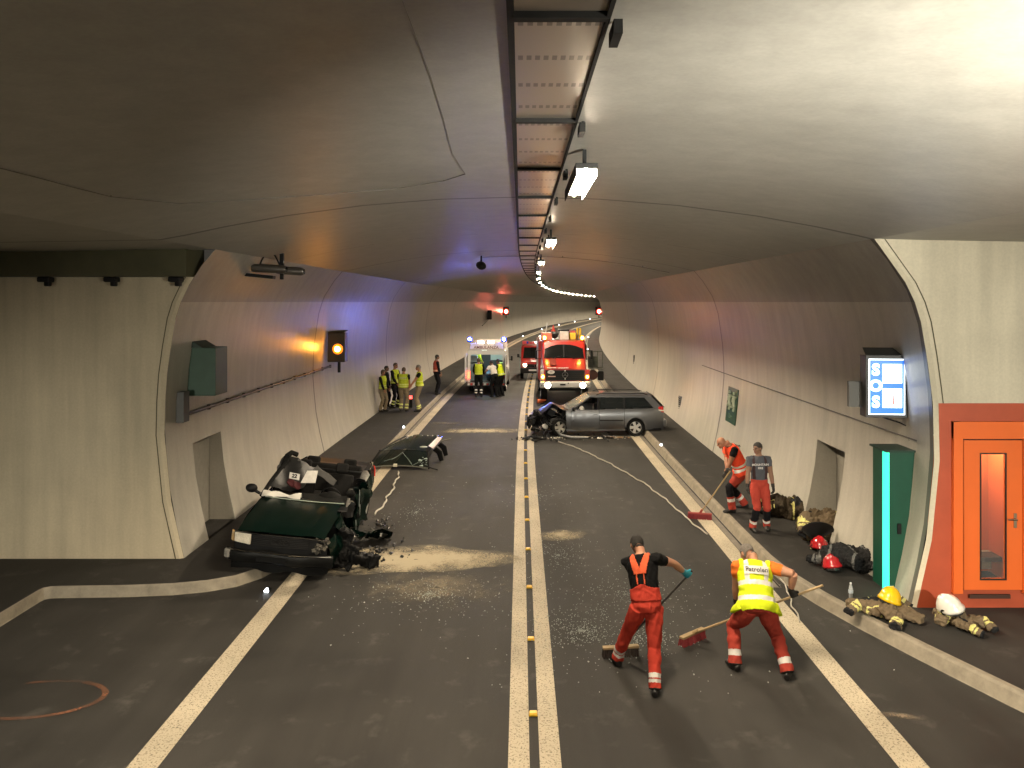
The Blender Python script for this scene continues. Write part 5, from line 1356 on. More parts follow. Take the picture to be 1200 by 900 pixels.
        m = MB(); m.lathe([(.10, 2.95), (.105, 3.06), (.085, 3.14), (.001, 3.16)], c=(s*.92, 2.0, 0), n=14); m.build('amber_beacon', M_AMB, b, smooth=True); MB().ball((s*.92, 2.085, 3.05), .055, n=10).build('bulb', M_AMBC, b, smooth=True)
        m = MB(); m.box((s*1.34, 2.35, 2.25), (.10, .10, .42)); m.sweep([V(s*1.10, 2.25, 2.45), V(s*1.34, 2.35, 2.45)], .018, n=6); m.sweep([V(s*1.10, 2.25, 2.05), V(s*1.34, 2.35, 2.05)], .018, n=6); m.build('wing_mirror', M_BLACK, t, bevel=.02)
        wheel(t, (s*.98, 2.55, .48), r=.48, w=.3, out=s, spokes=0); wheel(t, (s*.98, -1.9, .48), r=.48, w=.34, out=s, spokes=0)
        m = MB(); m.grid([[V(s*1.14, y, z) for z in (1.95, 2.70)] for y in (1.0, 1.95)]); m.build('side_window', M_GLASSK, t)
    m = MB(); m.box((0, 0, .70), (1.5, 6.6, .18)); m.build('chassis', M_BLACK, t)
    # superstructure
    m = MB(); m.box((0, -1.45, 1.85), (2.40, 4.0, 2.0)); m.build('equipment_body', M_FIRE, t, bevel=.05)
    m = MB()
    for s in (-1, 1):
        for i in range(3): m.box((s*1.203, -2.8+1.3*i, 1.95), (.01, 1.15, 1.5))
    m.build('roller_shutter', mat('shutter_aluminium', (.40, .40, .39), .4, metal=.7), t)
    # load on the roof
    m = MB(); m.box((.80, 1.0, 3.10), (.52, .9, .34)); m.build('roof_locker', mat('locker_salmon', (.55, .16, .09), .5), t, bevel=.03)
    m = MB(); m.box((-.06, 1.2, 3.14), (.46, .8, .42)); m.build('pump_case', mat('case_grey', (.42, .41, .39), .5, noise=.2), t, bevel=.03)
    m = MB(); m.box((-.06, 1.1, 3.40), (.56, .6, .08)); m.build('pump_lid', M_BLACK, t, bevel=.02)
    m = MB(); m.box((-.50, 1.1, 3.10), (.32, .6, .34)); m.build('fuel_can', mat('can_yellow', (.65, .40, .02), .5), t, bevel=.04)
    m = MB(); m.box((-.46, .95, 3.32), (.40, .5, .10)); m.build('red_case', M_FIRE, t, bevel=.02)
    for i, x in enumerate((-.78, -.92)): MB().sweep([V(x, .7, 2.95), V(x, .7, 3.36), V(x, .60, 3.44)], .055, n=8).build('yellow_pylon', mat('can_yellow', (.65, .40, .02)), t)
    m = MB(); m.ball((.36, 1.0, 3.12), (.18, .3, .15), n=12); m.warp(lambda p: p+crinkle(p, .02, 11, 2)); m.build('rolled_hose', M_BLACK, t, smooth=True)
    m = MB(); m.lathe([(.12, 3.30), (.05, 3.46), (.02, 3.62), (.001, 3.62)], c=(.42, .2, 0), n=12); m.build('road_cone', mat('cone_red', (.70, .06, .03), .5), t, smooth=True)
    m = MB(); m.sweep([V(.86, -.2, 2.9), V(.70, -.4, 3.75)], .035, n=8); m.build('light_mast', mat('mast_white', (.7, .7, .66), .4), t)
    m = MB(); m.box((0, -1.4, 2.90), (2.2, 3.6, .06)); m.sweep([V(-.35, .4, 3.0), V(-.35, -3.0, 3.0)], .03, n=6); m.sweep([V(.1, .4, 3.0), V(.1, -3.0, 3.0)], .03, n=6); m.build('roof_ladder', M_TRAY, t)
    # locker flap, reel and bracket folded out on the wall side (image right)
    m = MB(); o = V(-1.25, 1.4, 0)
    for z in (1.55, 2.35): m.sweep([o+V(0, 0, z), o+V(-.72, .1, z)], .02, n=6)
    for x in (-.05, -.25, -.48, -.72): m.sweep([o+V(x, .05, 1.55), o+V(x, .05, 2.35)], .018, n=6)
    m.slab([o+V(0, .2, 1.5), o+V(-.72, .2, 1.5), o+V(-.72, .5, 1.5), o+V(0, .5, 1.5)], V(0, 0, .03)); m.slab([o+V(0, .02, 1.56), o+V(-.5, .04, 1.56), o+V(-.5, .04, 2.1), o+V(0, .02, 2.1)], V(0, -.03, 0)); m.build('folding_rack', mat('rack_dark', (.04, .045, .03), .5, noise=.4, nscale=6), t)
    m = MB(); m.lathe([(.08, .0), (.25, .0), (.25, .16), (.08, .16)], axis='y', n=20); m.warp(lambda p: p+o+V(-.22, .1, 1.20)); m.build('hose_reel', mat('reel_brown', (.10, .04, .03), .7), t, smooth=True)
    m = MB(); m.box(o+V(-.62, .15, 1.15), (.30, .20, .46)); m.build('hanging_can', M_BLACK, t, bevel=.05)
    return t
fire_truck()
# ================================================================== fittings of the tunnel
def glow(name, col, e): return emis(name, col, e)
# --- duct with perforated panels along the ceiling
def ceiling_duct():
    t = thing('cable_duct', 'perforated ceiling duct with cross beams running along the tunnel crown', 'duct', (0, 0, 0))
    yy = [-6, -2]+ys(2, 150)
    m = MB()
    for x0, x1, z0, z1 in ((-.075, -.035, 6.362, 6.42), (.47, .495, 6.355, 6.42)):
        a = [[P(x0, y, z1), P(x0, y, z0), P(x1, y, z0), P(x1, y, z1)] for y in yy]; m.grid(a)
    m.build('side_rail', mat('duct_dark', (.014, .0135, .013), .7, noise=.3, spec=.2), t)
    pm = mat('perforated_panel', (.30, .26, .225), .34, metal=.6)
    nt = pm.node_tree; L = nt.links; p = nt.nodes['Principled BSDF']; N = nt.nodes.new
    tc = N('ShaderNodeTexCoord'); sp = N('ShaderNodeSeparateXYZ'); L.new(tc.outputs['Object'], sp.inputs[0])
    def pp(sock, per, thr):
        a = N('ShaderNodeMath'); a.operation = 'PINGPONG'; L.new(sock, a.inputs[0]); a.inputs[1].default_value = per/2
        b = N('ShaderNodeMath'); b.operation = 'LESS_THAN'; L.new(a.outputs[0], b.inputs[0]); b.inputs[1].default_value = thr; return b.outputs[0]
    k = N('ShaderNodeMath'); k.operation = 'MULTIPLY'; L.new(pp(sp.outputs['Y'], .62, .045), k.inputs[0]); L.new(pp(sp.outputs['X'], .055, .016), k.inputs[1])
    mx = N('ShaderNodeMix'); mx.data_type = 'RGBA'; mx.inputs['A'].default_value = (.30, .26, .225, 1); mx.inputs['B'].default_value = (.11, .095, .085, 1); L.new(k.outputs[0], mx.inputs['Factor']); L.new(mx.outputs['Result'], p.inputs['Base Color'])
    y = 1.8; i = 0
    while y < 150 and i < 60:
        m = MB(); m.grid([[P(-.035, yy_, 6.378), P(.47, yy_, 6.378)] for yy_ in (y+.06, y+1.2, y+2.36)]); m.build('duct_panel', pm, t)
        a = P(.22, y, 6.365); m = MB(); m.box(a+V(0, 0, .01), (.53, .07, .05)); m.build('cross_beam', mat('duct_dark', (.028, .027, .026)), t)
        b = P(.55, y+.1, 6.20); m = MB(); m.box(b+V(-.015, 0, .11), (.05, .24, .08)); m.sweep([b+V(0, 0, .12), b+V(0, 0, .26)], .015, n=6); m.build('bracket', mat('duct_dark', (.014, .0135, .013)), t)
        y += 2.42; i += 1
ceiling_duct()
# --- thin cables under the ceiling
def ceiling_cable(label, pts, r=.012, hang=3):
    t = MB(); q = [Vector(p) for p in pts]
    t.sweep(q, r, n=6)
    for i in range(1, len(q)-1):
        if i % hang == 0: t.sweep([q[i], V(q[i].x, q[i].y, min(ceil_h(q[i].x), q[i].z+.12))], r*1.8, n=5)
    return tag(t.build('ceiling_cable', mat('cable_grey', (.16, .15, .135), .6)), label, 'cable')
def cp(px, py, d=.014):
    "point just under the ceiling seen at a pixel"
    dz = 1.5
    for _ in range(12):
        Y = dz*900/(354-py); x = (px-610)/900*Y; dz = ceil_h(x-curve(Y))-d-4.8
    return V(x, Y, 4.8+dz)
ceiling_cable('thin black cable sagging under the ceiling above the left lay-by', [cp(*p) for p in ((0, 212), (40, 222), (85, 231), (130, 236), (210, 239), (280, 235), (336, 231), (400, 226), (466, 221), (520, 212), (545, 204))], .005)
ceiling_cable('fine cable running down the ceiling left of the duct', [cp(*p) for p in ((472, 2), (490, 50), (505, 90), (520, 140), (530, 180), (545, 204))], .0022)
ceiling_cable('thin cable crossing the ceiling to the small camera', [P(x, 25.9, ceil_h(x)-.05) for x in lin(-1.3, 5.0, 8)], .01)
for yy_, lab in ((17.8, 'dark formwork joint across the nearer ceiling'), (27.5, 'dark formwork joint across the middle ceiling'), (43.0, 'dark formwork joint across the farther ceiling')):
    m = MB(); m.grid([[P(x, yy_+.02*math.sin(x*3), ceil_h(x)-.004), P(x, yy_+.035+.02*math.sin(x*3), ceil_h(x)-.004)] for x in lin(-5.3, 5.3, 30)]); struct(m.build('ceiling_joint', mat('joint_dark', (.21, .20, .18), .8)), lab)

# --- niche doors' frames and wall fittings
def wall_pt(side, Y, h, off=0):
    return P(lw(h)+off, Y, h) if side < 0 else P(rw(h)-off, Y, h)
def wall_box(name, label, cat, side, Y0, Y1, h0, h1, depth, m_, bevel=.01):
    t = thing(name, label, cat, wall_pt(side, (Y0+Y1)/2, h0))
    b = Vector(t.location); x0 = wall_pt(side, Y0, (h0+h1)/2).x
    m = MB(); c = wall_pt(side, (Y0+Y1)/2, (h0+h1)/2)
    m.box((c.x-side*(depth/2-.06)-b.x, c.y-b.y, c.z-b.z), (depth+.12, Y1-Y0, h1-h0)); m.build('casing', m_, t, bevel=bevel)
    return t, c
M_GBOX = mat('green_box_paint', (.035, .075, .050), .5, noise=.15, nscale=4)
t, c = wall_box('junction_cabinet', 'dark green cabinet fixed high on the left tunnel wall', 'cabinet', -1, 14.75, 15.35, 3.00, 3.92, .52, M_GBOX)
b = Vector(t.location); m = MB(); m.slab([c-b+V(-.38, -.32, .463), c-b+V(.28, -.32, .463), c-b+V(.02, -.32, .62), c-b+V(-.38, -.32, .62)], V(0, .64, 0)); m.build('sloping_lid', mat('green_box_dark', (.018, .035, .025), .5), t)
m = MB(); m.sweep([c-b+V(-.1, -.1, -.46), c-b+V(-.16, -.1, -.72)], .02, n=6); m.build('cable_tail', M_BLACK, t)
wall_box('switch_box', 'narrow grey box on the left wall below the green cabinet', 'box', -1, 14.3, 14.55, 2.55, 3.12, .14, mat('box_grey', (.10, .10, .095), .6))
m = MB(); q = [wall_pt(-1, y, 2.66, .05) for y in lin(14.7, 25.6, 12)]; m.sweep(q, .035, n=8)
for i in range(1, 12): m.box(q[i], (.06, .06, .10))
tag(m.build('cable_conduit', mat('conduit_dark', (.045, .04, .036), .5)), 'dark conduit clipped along the left wall to the amber signal', 'conduit')
m = MB(); q = [wall_pt(1, y, 2.62, .03) for y in lin(12.1, 26.5, 16)]; m.sweep(q, .012, n=6)
tag(m.build('cable_conduit', mat('conduit_grey', (.11, .10, .09), .5)), 'thin conduit running along the right wall below the lit sign', 'conduit')
# amber signal
def wall_signal(label, loc, halo_m, size=(.56, .42, .95), r=.14, visor=True, name='traffic_signal', cat='signal', core=None):
    t = thing(name, label, cat, loc)
    m = MB(); m.box((0, .12, size[2]/2), (size[0], size[1], size[2])); m.slab([V(-size[0]/2, -.10, size[2]), V(size[0]/2+.02, -.22, size[2]+.02), V(size[0]/2+.02, .33, size[2]+.06), V(-size[0]/2, .33, size[2]+.02)], V(0, 0, .03)); m.build('casing', mat('signal_black', (.02, .018, .016), .45), t, bevel=.02)
    m = MB(); m.lathe([(.001, -.13), (r*.7, -.125), (r, -.10), (r, -.08)], axis='y', n=24); m.warp(lambda p: p+V(.05, .09+.12-size[1]/2, size[2]*.45)); lp = m.build('lamp', halo_m, t, smooth=True); MB().ball((.05, -.13+.09+.12-size[1]/2, size[2]*.45), (r*.5, .02, r*.5), n=12).build('bulb', core, lp, smooth=True)  # wide glowing lens disc imitates the glare halo round the hot core
    m = MB(); m.sweep([V(.05, .1, 0), V(.05, .1, -.35)], .05, n=8); m.build('bracket', M_BLACK, t)
    return t
wall_signal('amber warning lamp glowing in a black box on the left wall', (-5.98, 25.0, 2.85), glow('amber_halo_lens', (1, .24, .012), 1.8), r=.17, core=glow('amber_signal_core', (1, .36, .04), 260))
Y_ = 98.0
for sd, lab in ((-1, 'red signal lamp glowing on the far left tunnel wall'), (1, 'red signal lamp glowing on the far right tunnel wall')):
    p = wall_pt(sd, Y_, 3.15, .40)
    wall_signal(lab, p, glow('red_halo_lens', (1, .05, .03), 1.6), size=(.8, .5, 1.0), r=.36, core=glow('red_signal_core', (1, .16, .10), 260))
m = thing('lane_sign', 'dark back of a sign box on the far left wall', 'sign', wall_pt(-1, 84, 2.9, .25)); MB().box((0, 0, .5), (.5, .8, 1.0)).build('casing', M_BLACK, m, bevel=.03); MB().sweep([V(-.1, 0, 0), V(-.1, -14, -.25)], .04, n=6).build('cable_tail', M_BLACK, m)
# ceiling cameras
def camera_pair():
    t = thing('camera_pair', 'pair of dark tubular cameras hanging from the ceiling edge over the left wall', 'camera', (-5.05, 16.3, 5.5))
    for i, (x0, x1, z, y) in enumerate(((-.62, .10, .02, -.08), (-.16, .42, -.02, .10))):
        m = MB(); m.sweep([V(x0, y, z), V(x0+.06, y, z), V(x1-.05, y, z-.03), V(x1, y, z-.03)], [.075, .088, .088, .07], n=16); k = m.build('camera_tube', mat('camera_metal', (.16, .145, .13), .3, metal=.8), t, smooth=True)
        MB().lathe([(.001, 0), (.06, 0), (.06, .012)], c=(0, 0, 0), axis='x', n=14).warp(lambda p: V(x1+.004+p.x, y+p.y, z-.03+p.z)).build('lens', M_GLASSK, k)
    m = MB(); m.box((-.02, .02, .16), (.08, .08, .50)); m.box((-.02, .02, -.14), (.07, .07, .16)); m.build('mount', M_BLACK, t)
    m = MB(); m.box((-.55, 0, -.14), (.75, .20, .07), (0, .1, 0)); m.build('arm', M_BLACK, t, bevel=.01)
    for x0, x1, zz in ((-.50, -.05, .32), (-1.1, -.75, .22)):
        MB().sweep([V(x0+(x1-x0)*s, 0, .06+zz*math.sin(math.pi*s)) for s in lin(0, 1, 9)], .018, n=6).build('cable_loop', M_BLACK, t)
camera_pair()
t = thing('ceiling_camera', 'small dark camera under the ceiling left of the duct', 'camera', (-1.32, 25.7, 6.02)); m = MB(); m.ball((0, 0, 0), (.16, .22, .14), n=14, rot=(.3, 0, .6)); m.build('housing', M_BLACK, t, smooth=True); MB().sweep([V(0, .05, .1), V(0, .1, .34)], .03, n=6).build('stalk', M_BLACK, t)
for i, px in enumerate((56, 133, 208)):
    x = (px-610)/900*13.7
    t = thing('cable_clamp', ['leftmost', 'middle', 'rightmost'][i]+' of the three black clamps under the olive beam', 'clamp', (x, 13.68, 5.25), 0, 'clamps under the olive beam')
    MB().box((0, -.04, -.05), (.22, .18, .09)).build('jaw', M_BLACK, t, bevel=.02); MB().box((.05, -.06, -.12), (.10, .10, .10)).build('hook', M_BLACK, t, bevel=.02)
# lit SOS sign
def sos_sign():
    c = wall_pt(1, 12.55, 3.45); t = thing('emergency_sign', 'lit blue and white SOS sign box on the right wall', 'sign', (5.66, 12.45, 2.98))
    w, h = .56, .90
    t.rotation_euler = (0, 0, R(-6))
    m = MB(); m.box((w/2-.02, .14, h/2), (w+.08, .30, h+.10)); m.slab([V(-.06, -.01, h+.05), V(w+.02, -.01, h+.05), V(w-.02, .29, h+.16), V(-.02, .29, h+.16)], V(0, 0, .01)); m.build('casing', mat('sign_casing', (.03, .03, .03), .5), t, bevel=.015)
    m = MB(); m.box((w/2-.02, -.012, h/2), (w, .012, h)); f = m.build('face_border', glow('sign_white', (.85, .93, 1), 3.2), t)
    m = MB(); m.box((w/2-.02, -.021, h/2), (w-.035, .008, h-.035)); m.build('blue_face', glow('sign_blue', (.015, .13, .75), 1.5), f)
    for k, z in enumerate((.665, .27)):
        m = MB(); m.box((w*.64-.02, -.029, z), (w*.54, .008, .31)); m.build('white_panel', glow('sign_white', (.85, .93, 1), 3.2), f, bevel=.003)
    text_mesh('S', .25, 'letter', glow('sign_letter', (.7, 1, 1), 2.6), f, frame(V(.085, -.03, .72), V(1, 0, 0), V(0, 0, 1)), extrude=.004, bold=.012)
    text_mesh('O', .25, 'letter', glow('sign_letter', (.7, 1, 1), 2.6), f, frame(V(.085, -.03, .46), V(1, 0, 0), V(0, 0, 1)), extrude=.004, bold=.012)
    text_mesh('S', .25, 'letter', glow('sign_letter', (.7, 1, 1), 2.6), f, frame(V(.085, -.03, .20), V(1, 0, 0), V(0, 0, 1)), extrude=.004, bold=.012)
    m = MB(); m.slab([V(w*.62, -.034, .17), V(w*.67, -.034, .17), V(w*.66, -.034, .35), V(w*.645, -.034, .38), V(w*.63, -.034, .35)], V(0, .004, 0)); m.build('extinguisher_symbol', glow('sign_red', (.9, .06, .03), 1.0), f)
    m = MB(); m.sweep([V(w*.60, -.034, .75), V(w*.57, -.034, .68), V(w*.62, -.034, .60), V(w*.69, -.034, .58)], [.02, .012, .012, .02], side=(0, 1, 0), n=6); m.build('phone_symbol', glow('sign_phone', (.5, .6, .8), 2.0), f)
    m = MB(); m.box((-.16, .25, .30), (.20, .10, .42)); m.build('side_box', mat('box_grey', (.10, .10, .095)), t)
    m = MB(); m.sweep([V(.05, .2, 0), V(.50, .1, -.14), V(.62, .1, -.20), V(.62, .0, -.42)], .014, n=6); m.build('cable_tail', M_BLACK, t)
sos_sign()
# teal lit cabinet
def pillar():
    Y = 12.2; h1 = 2.42
    t = thing('light_pillar', 'tall green cabinet with a teal glowing front edge at the right wall', 'cabinet', (5.85, Y, WK))
    zz = lin(0, h1-WK, 7)
    m = MB(); x = V(t.location)
    rows = [[V(0, 0, z), V(rw(z+WK)-5.85+.03, 0, z), V(rw(z+WK)-5.85+.03, .55, z), V(0, .55, z)] for z in zz]
    m.grid(rows, closed=True); m.poly(rows[0][::-1]); m.poly(rows[-1]); m.build('casing', mat('cabinet_green', (.004, .060, .034), .4, noise=.15, nscale=3), t)
    m = MB(); m.box((-.018, .06, (h1-WK)/2), (.036, .16, h1-WK)); m.build('light_strip', glow('teal_strip', (.05, .87, .58), 1.15), t)
    m = MB(); m.box((.16, -.012, 1.02), (.06, .022, .16)); m.build('lock', M_BLACK, t)
    m = MB(); m.box((.20, .27, h1-WK+.01), (.50, .60, .03)); m.build('lid', mat('cabinet_dark_green', (.004, .030, .018), .5), t)
def V3(a): return Vector(a)
V_old = V
def V(*a): return Vector(a[0]) if len(a) == 1 else Vector(a)
pillar()
# evacuation sign
def exit_sign():
    c = wall_pt(1, 22.5, 1.78, .02); t = thing('exit_sign', 'green escape route sign with white running figures on the right wall', 'sign', c)
    Y0, Y1, z0, z1 = -.52, .52, -.52, .50
    def w(y, z): return wall_pt(1, 22.5+y, 1.78+z, .03)-c
    m = MB(); m.slab([w(Y0, z0), w(Y1, z0), w(Y1, z1), w(Y0, z1)], V(.02, 0, 0)); m.build('panel', mat('sign_green', (.010, .055, .022), .4), t)
    mw = mat('sign_pale', (.42, .48, .36), .5)
    for dy in (.24, -.22):
        m = MB()
        def q(a, b): return w(dy-a, b)+V(-.012, 0, 0)
        m.sweep([q(0, .40), q(0, .33)], .05, n=8); m.sweep([q(0, .30), q(.02, .10)], .055, n=8)
        m.sweep([q(.02, .10), q(.12, .0), q(.06, -.14)], .04, n=6); m.sweep([q(.0, .10), q(-.08, -.02), q(-.18, -.05)], .04, n=6)
        m.sweep([q(0, .26), q(-.13, .20), q(-.16, .10)], .03, n=6); m.sweep([q(0, .26), q(.12, .22), q(.20, .28)], .03, n=6)
        m.build('running_figure', mw, t)
    ctr = w(0, -.32)+V(-.012, 0, 0)
    text_mesh('125m', .19, 'distance_lettering', mat('sign_dull', (.12, .20, .13), .5), t, frame(ctr, V(0, -1, 0), V(.02, 0, 1)), extrude=.004)
exit_sign()
for (Y, h, lab) in ((29.6, .9, 'grey vent grille low on the right wall behind the grey car\'s tail'), (44.5, 1.45, 'small grey vent grille on the right wall beyond the fire truck')):
    t, c = wall_box('wall_vent', lab, 'vent', 1, Y-.18, Y+.18, h-.28, h+.28, .02, mat('vent_grey', (.13, .13, .125), .6), .004)
    b = Vector(t.location); m = MB()
    for i in range(6): m.box(c-b+V(-.035, 0, -.2+.08*i), (.02, .26, .03))
    m.build('louvre', M_BLACK, t)
m = MB(); m.lathe([(.001, 0), (.07, 0), (.075, .02)], axis='x', n=18); c = wall_pt(1, 13.2, 1.0, .015); m.warp(lambda p: p+c); tag(m.build('inspection_cover', mat('cap_beige', (.36, .31, .24), .7)), 'round beige cap on the right wall beside the green cabinet', 'cover')

# --- SOS room door in the right end wall
def sos_door():
    y = YR-.045; x0, x1 = (1113-610)/900*YR, (1199-610)/900*YR
    t = thing('emergency_door', 'bright orange steel door with a narrow window in the brick orange wall', 'door', (x0, y, WK))
    wd = x1-x0; s = 900/YR
    def px(a): return (a-610)/900*YR-x0
    def pz(b): return 4.8-(b-354)/900*YR-WK
    MO = mat('door_orange', (.78, .15, .03), .35, coat=.2, noise=.05, nscale=2)
    zt = pz(493); zb = pz(693)
    fw = px(1124)
    m = MB(); m.box((fw/2, -.03, (zt+zb)/2), (fw, .07, zt-zb)); m.box((wd-.03, -.03, (zt+zb)/2), (.06, .07, zt-zb)); m.box((wd/2, -.03, (zt+pz(513))/2), (wd, .066, zt-pz(513))); m.build('frame', MO, t, bevel=.004)
    a, b2, c, d = px(1125), px(1195), pz(514), pz(690)
    wa, wb, wc, wdz = px(1146), px(1174), pz(531), pz(676)
    m = MB(); k = .012
    for (q0, q1, r0, r1) in ((a+k, wa, d+k, c-k), (wb, b2-k, d+k, c-k), (wa, wb, wc, c-k), (wa, wb, d+k, wdz)): m.box(((q0+q1)/2, -.012, (r0+r1)/2), (q1-q0, .045, r1-r0))
    lf = m.build('leaf', MO, t)
    m = MB(); g = .008
    for (q0, q1, r0, r1) in ((a, a+k, d, c), (b2-k, b2, d, c), (a, b2, c-k, c), (a, b2, d, d+k)): m.box(((q0+q1)/2, .0, (r0+r1)/2), (q1-q0, .02, r1-r0))
    m.build('gap_seal', mat('seal_brown', (.10, .02, .01), .8), t)
    m = MB(); m.box((wd/2, -.035, zb-.045), (wd-.5, .03, .06)); m.build('threshold', mat('threshold_dark', (.05, .02, .012), .6), t)
    # window: frame, glass, the lit room behind
    m = MB(); e = .02
    for (q0, q1, r0, r1) in ((wa-e, wa, wdz-e, wc+e), (wb, wb+e, wdz-e, wc+e), (wa, wb, wc, wc+e), (wa, wb, wdz-e, wdz)): m.box(((q0+q1)/2, -.035, (r0+r1)/2), (q1-q0, .02, r1-r0))
    w = m.build('window_frame', mat('seal_black', (.02, .012, .01), .5), lf)
    m = MB(); m.box(((wa+wb)/2, .0, (wc+wdz)/2), (wb-wa, .006, wc-wdz)); m.build('pane', mat('door_glass', (.9, .9, .9), .03, alpha=.04), lf)
    # handle
    m = MB(); m.box((px(1185), -.045, pz(608)), (.045, .02, .22)); m.sweep([V(px(1185), -.05, pz(606)), V(px(1185), -.10, pz(606)), V(px(1174.5), -.10, pz(606))], .014, n=8); m.build('handle', M_CHROME, lf, bevel=.004)
    return t, px, pz
sd, px_, pz_ = sos_door()
# the booth behind the door: a shallow lit room built into the wall (its opening is cut into the end wall below)
t = thing('emergency_booth', 'lit orange booth seen through the orange door\'s narrow window', 'booth', (sd.location.x, YR, WK))
m = MB(); x0, x1, z0, z1, dp = px_(1122), px_(1198), pz_(692), pz_(520), .85
m.grid([[V(x0, .0, z0), V(x0, dp, z0), V(x1, dp, z0), V(x1, .0, z0)], [V(x0, .0, z1), V(x0, dp, z1), V(x1, dp, z1), V(x1, .0, z1)]]); m.build('booth_wall', mat('booth_orange', (.85, .19, .05), .5), t)
m = MB(); m.poly([V(x0, 0, z1), V(x1, 0, z1), V(x1, dp, z1), V(x0, dp, z1)]); m.build('booth_ceiling', mat('booth_cream', (.8, .7, .5), .6), t)
m = MB(); m.box(((x0+x1)/2, dp*.6, z1-.05), (.5, .12, .06)); m.build('booth_lamp', glow('booth_light', (1, .85, .6), 60), t)
m = MB(); m.box(((x0+x1)/2, dp-.2, pz_(668)), (x1-x0-.02, .36, .07)); m.build('shelf', mat('shelf_dark', (.05, .04, .03), .6), t)
m = MB(); m.box(((x0+x1)/2, dp-.06, pz_(676)), (x1-x0-.02, .08, .28)); m.build('plinth', mat('plinth_beige', (.55, .45, .32), .6), t)
bw = mat('booth_lettering', (.14, .045, .03), .6)
text_mesh('SOS', .27, 'lettering', bw, t, frame(V(px_(1146)+.02, dp-.01, pz_(568)), V(1, 0, 0), V(0, 0, 1)), extrude=.004)
m = MB(); a0 = V(px_(1143)+.0, dp-.015, pz_(574)); m.sweep([a0+V(-.05, 0, .05), a0, a0+V(.03, 0, -.14), a0+V(.11, 0, -.24), a0+V(.17, 0, -.22)], [.035, .022, .02, .022, .035], side=(0, 1, 0), n=8); m.build('phone_symbol', bw, t)
m = MB(); m.box((px_(1147)+.02, dp-.012, pz_(551)), (.12, .01, .15)); m.build('notice', mat('notice_pale', (.75, .62, .40), .6), t)
m = MB(); m.box((px_(1153), dp-.012, pz_(536)), (.20, .01, .22)); m.build('notice', mat('notice_pink', (.62, .22, .17), .6), t)

# --- reflectors, kerb lights
t0 = None; M_YREF = mat('yellow_reflector', (.85, .48, .02), .35, coat=.4)
for i in range(34):
    Y = 4320/(838-354)-1.98*0+1.985*i
    if t0 is None:
        t0 = thing('road_reflector', 'small yellow reflector stud between the double centre lines', 'reflector', (0, 0, 0), 0, 'yellow studs between the centre lines')
        m = MB(); m.box((0, 0, .018), (.105, .09, .036), taper=.8); m.build('stud', M_YREF, t0, bevel=.008); m = MB(); m.box((0, -.043, .016), (.08, .008, .018)); m.build('lens', mat('stud_lens', (.9, .6, .06), .2, coat=1), t0); o = t0
    else: o = copy_tree(t0)
    o.location = P(.148, Y, .005)
t0 = None
for sgn, ylist in ((-1, (13.15, 28.2, 53.2, 78, 103, 128, 153, 178, 203)), (1, (24.7, 49.7, 74.7, 99.7))):
    for Y in ylist:
        if t0 is None:
            t0 = thing('kerb_light', 'tiny white guide light set on the kerb edge', 'guide light', (0, 0, 0), 0, 'white guide lights along the kerbs')
            m = MB(); m.box((0, 0, .02), (.10, .12, .04)); m.build('base', M_BLACK, t0, bevel=.01); m = MB(); m.box((0, -.062, .025), (.07, .008, .03)); m.ball((0, -.03, .045), (.026, .026, .02), n=10); m.build('lens', glow('led_white', (.9, .95, 1), 16), t0); o = t0
        else: o = copy_tree(t0)
        x = (-4.33 if Y > 15 else -4.45) if sgn < 0 else 4.50
        o.location = P(x, Y, WK+.008) if Y > 15 else V(-4.20, 12.75, .0)
        s_ = 1+max(0, Y-60)/60; o.scale = (s_, 1, s_)
# --- things on the right walkway: helmets, coats, bag, bottle
def helmet(label, loc, m_, rz=0, tilt=(0, 0), s=1.0):
    t = thing('helmet', label, 'helmet', loc, rz); t.rotation_euler = (tilt[0], tilt[1], rz)
    m = MB(); rows = []
    for i, a in enumerate(lin(0, 1, 12)):
        th = a*R(100); r = math.sin(th); z = math.cos(th)
        row = []
        for k in range(28):
            ph = 2*math.pi*k/28
            rx = .135+.0*math.sin(ph); ry = .158
            ex = 1.0+(.13 if a > .9 else 0)*(1 if math.sin(ph) < -.2 else .25)
            x = rx*r*math.cos(ph)*ex; y = ry*r*math.sin(ph)*ex; zz = .165*z+.03
            if abs(x) < .022 and a < .95: zz += .014*(1-abs(x)/.022); 
            row.append(V(x, y, zz+.04))
        rows.append(row)
    m.grid(rows, closed=True); m.warp(lambda p: p*s); sh = m.build('shell', m_, t, smooth=True, angle=50)
    sd_ = sh.modifiers.new('thick', 'SOLIDIFY'); sd_.thickness = .008
    for q in (-1, 1):
        m = MB(); m.lathe([(.001, .0), (.036, .0), (.042, -.016)], axis='x', n=14); m.warp(lambda p: (V(q*(p.x+.136), p.y+.02, p.z+.062))*s); m.build('ear_disc', M_BLACK, t)
    m = MB(); rows = [[V(.118*math.sin(a), -.150*math.cos(a)-.004, z) for a in lin(R(-62), R(62), 13)] for z in (.005, .045)]
    m.grid(rows); m.warp(lambda p: p*s); m.build('visor', mat('visor_smoke', (.03, .03, .028), .1, coat=.6), t, smooth=True)
    m = MB(); m.sweep([V(.126*math.sin(a)*s, .15*math.cos(a)*s, .03*s) for a in lin(R(-80), R(80), 11)], .012*s, n=6); m.build('neck_band', mat('neck_band', (.5, .48, .12), .6), t)
    return t
M_COAT = cloth('turnout_cloth', (.155, .115, .072))
M_COATD = cloth('dark_turnout', (.020, .020, .021))
M_BAND = mat('yellow_silver_band', (.62, .58, .20), .45, noise=.15, nscale=20)
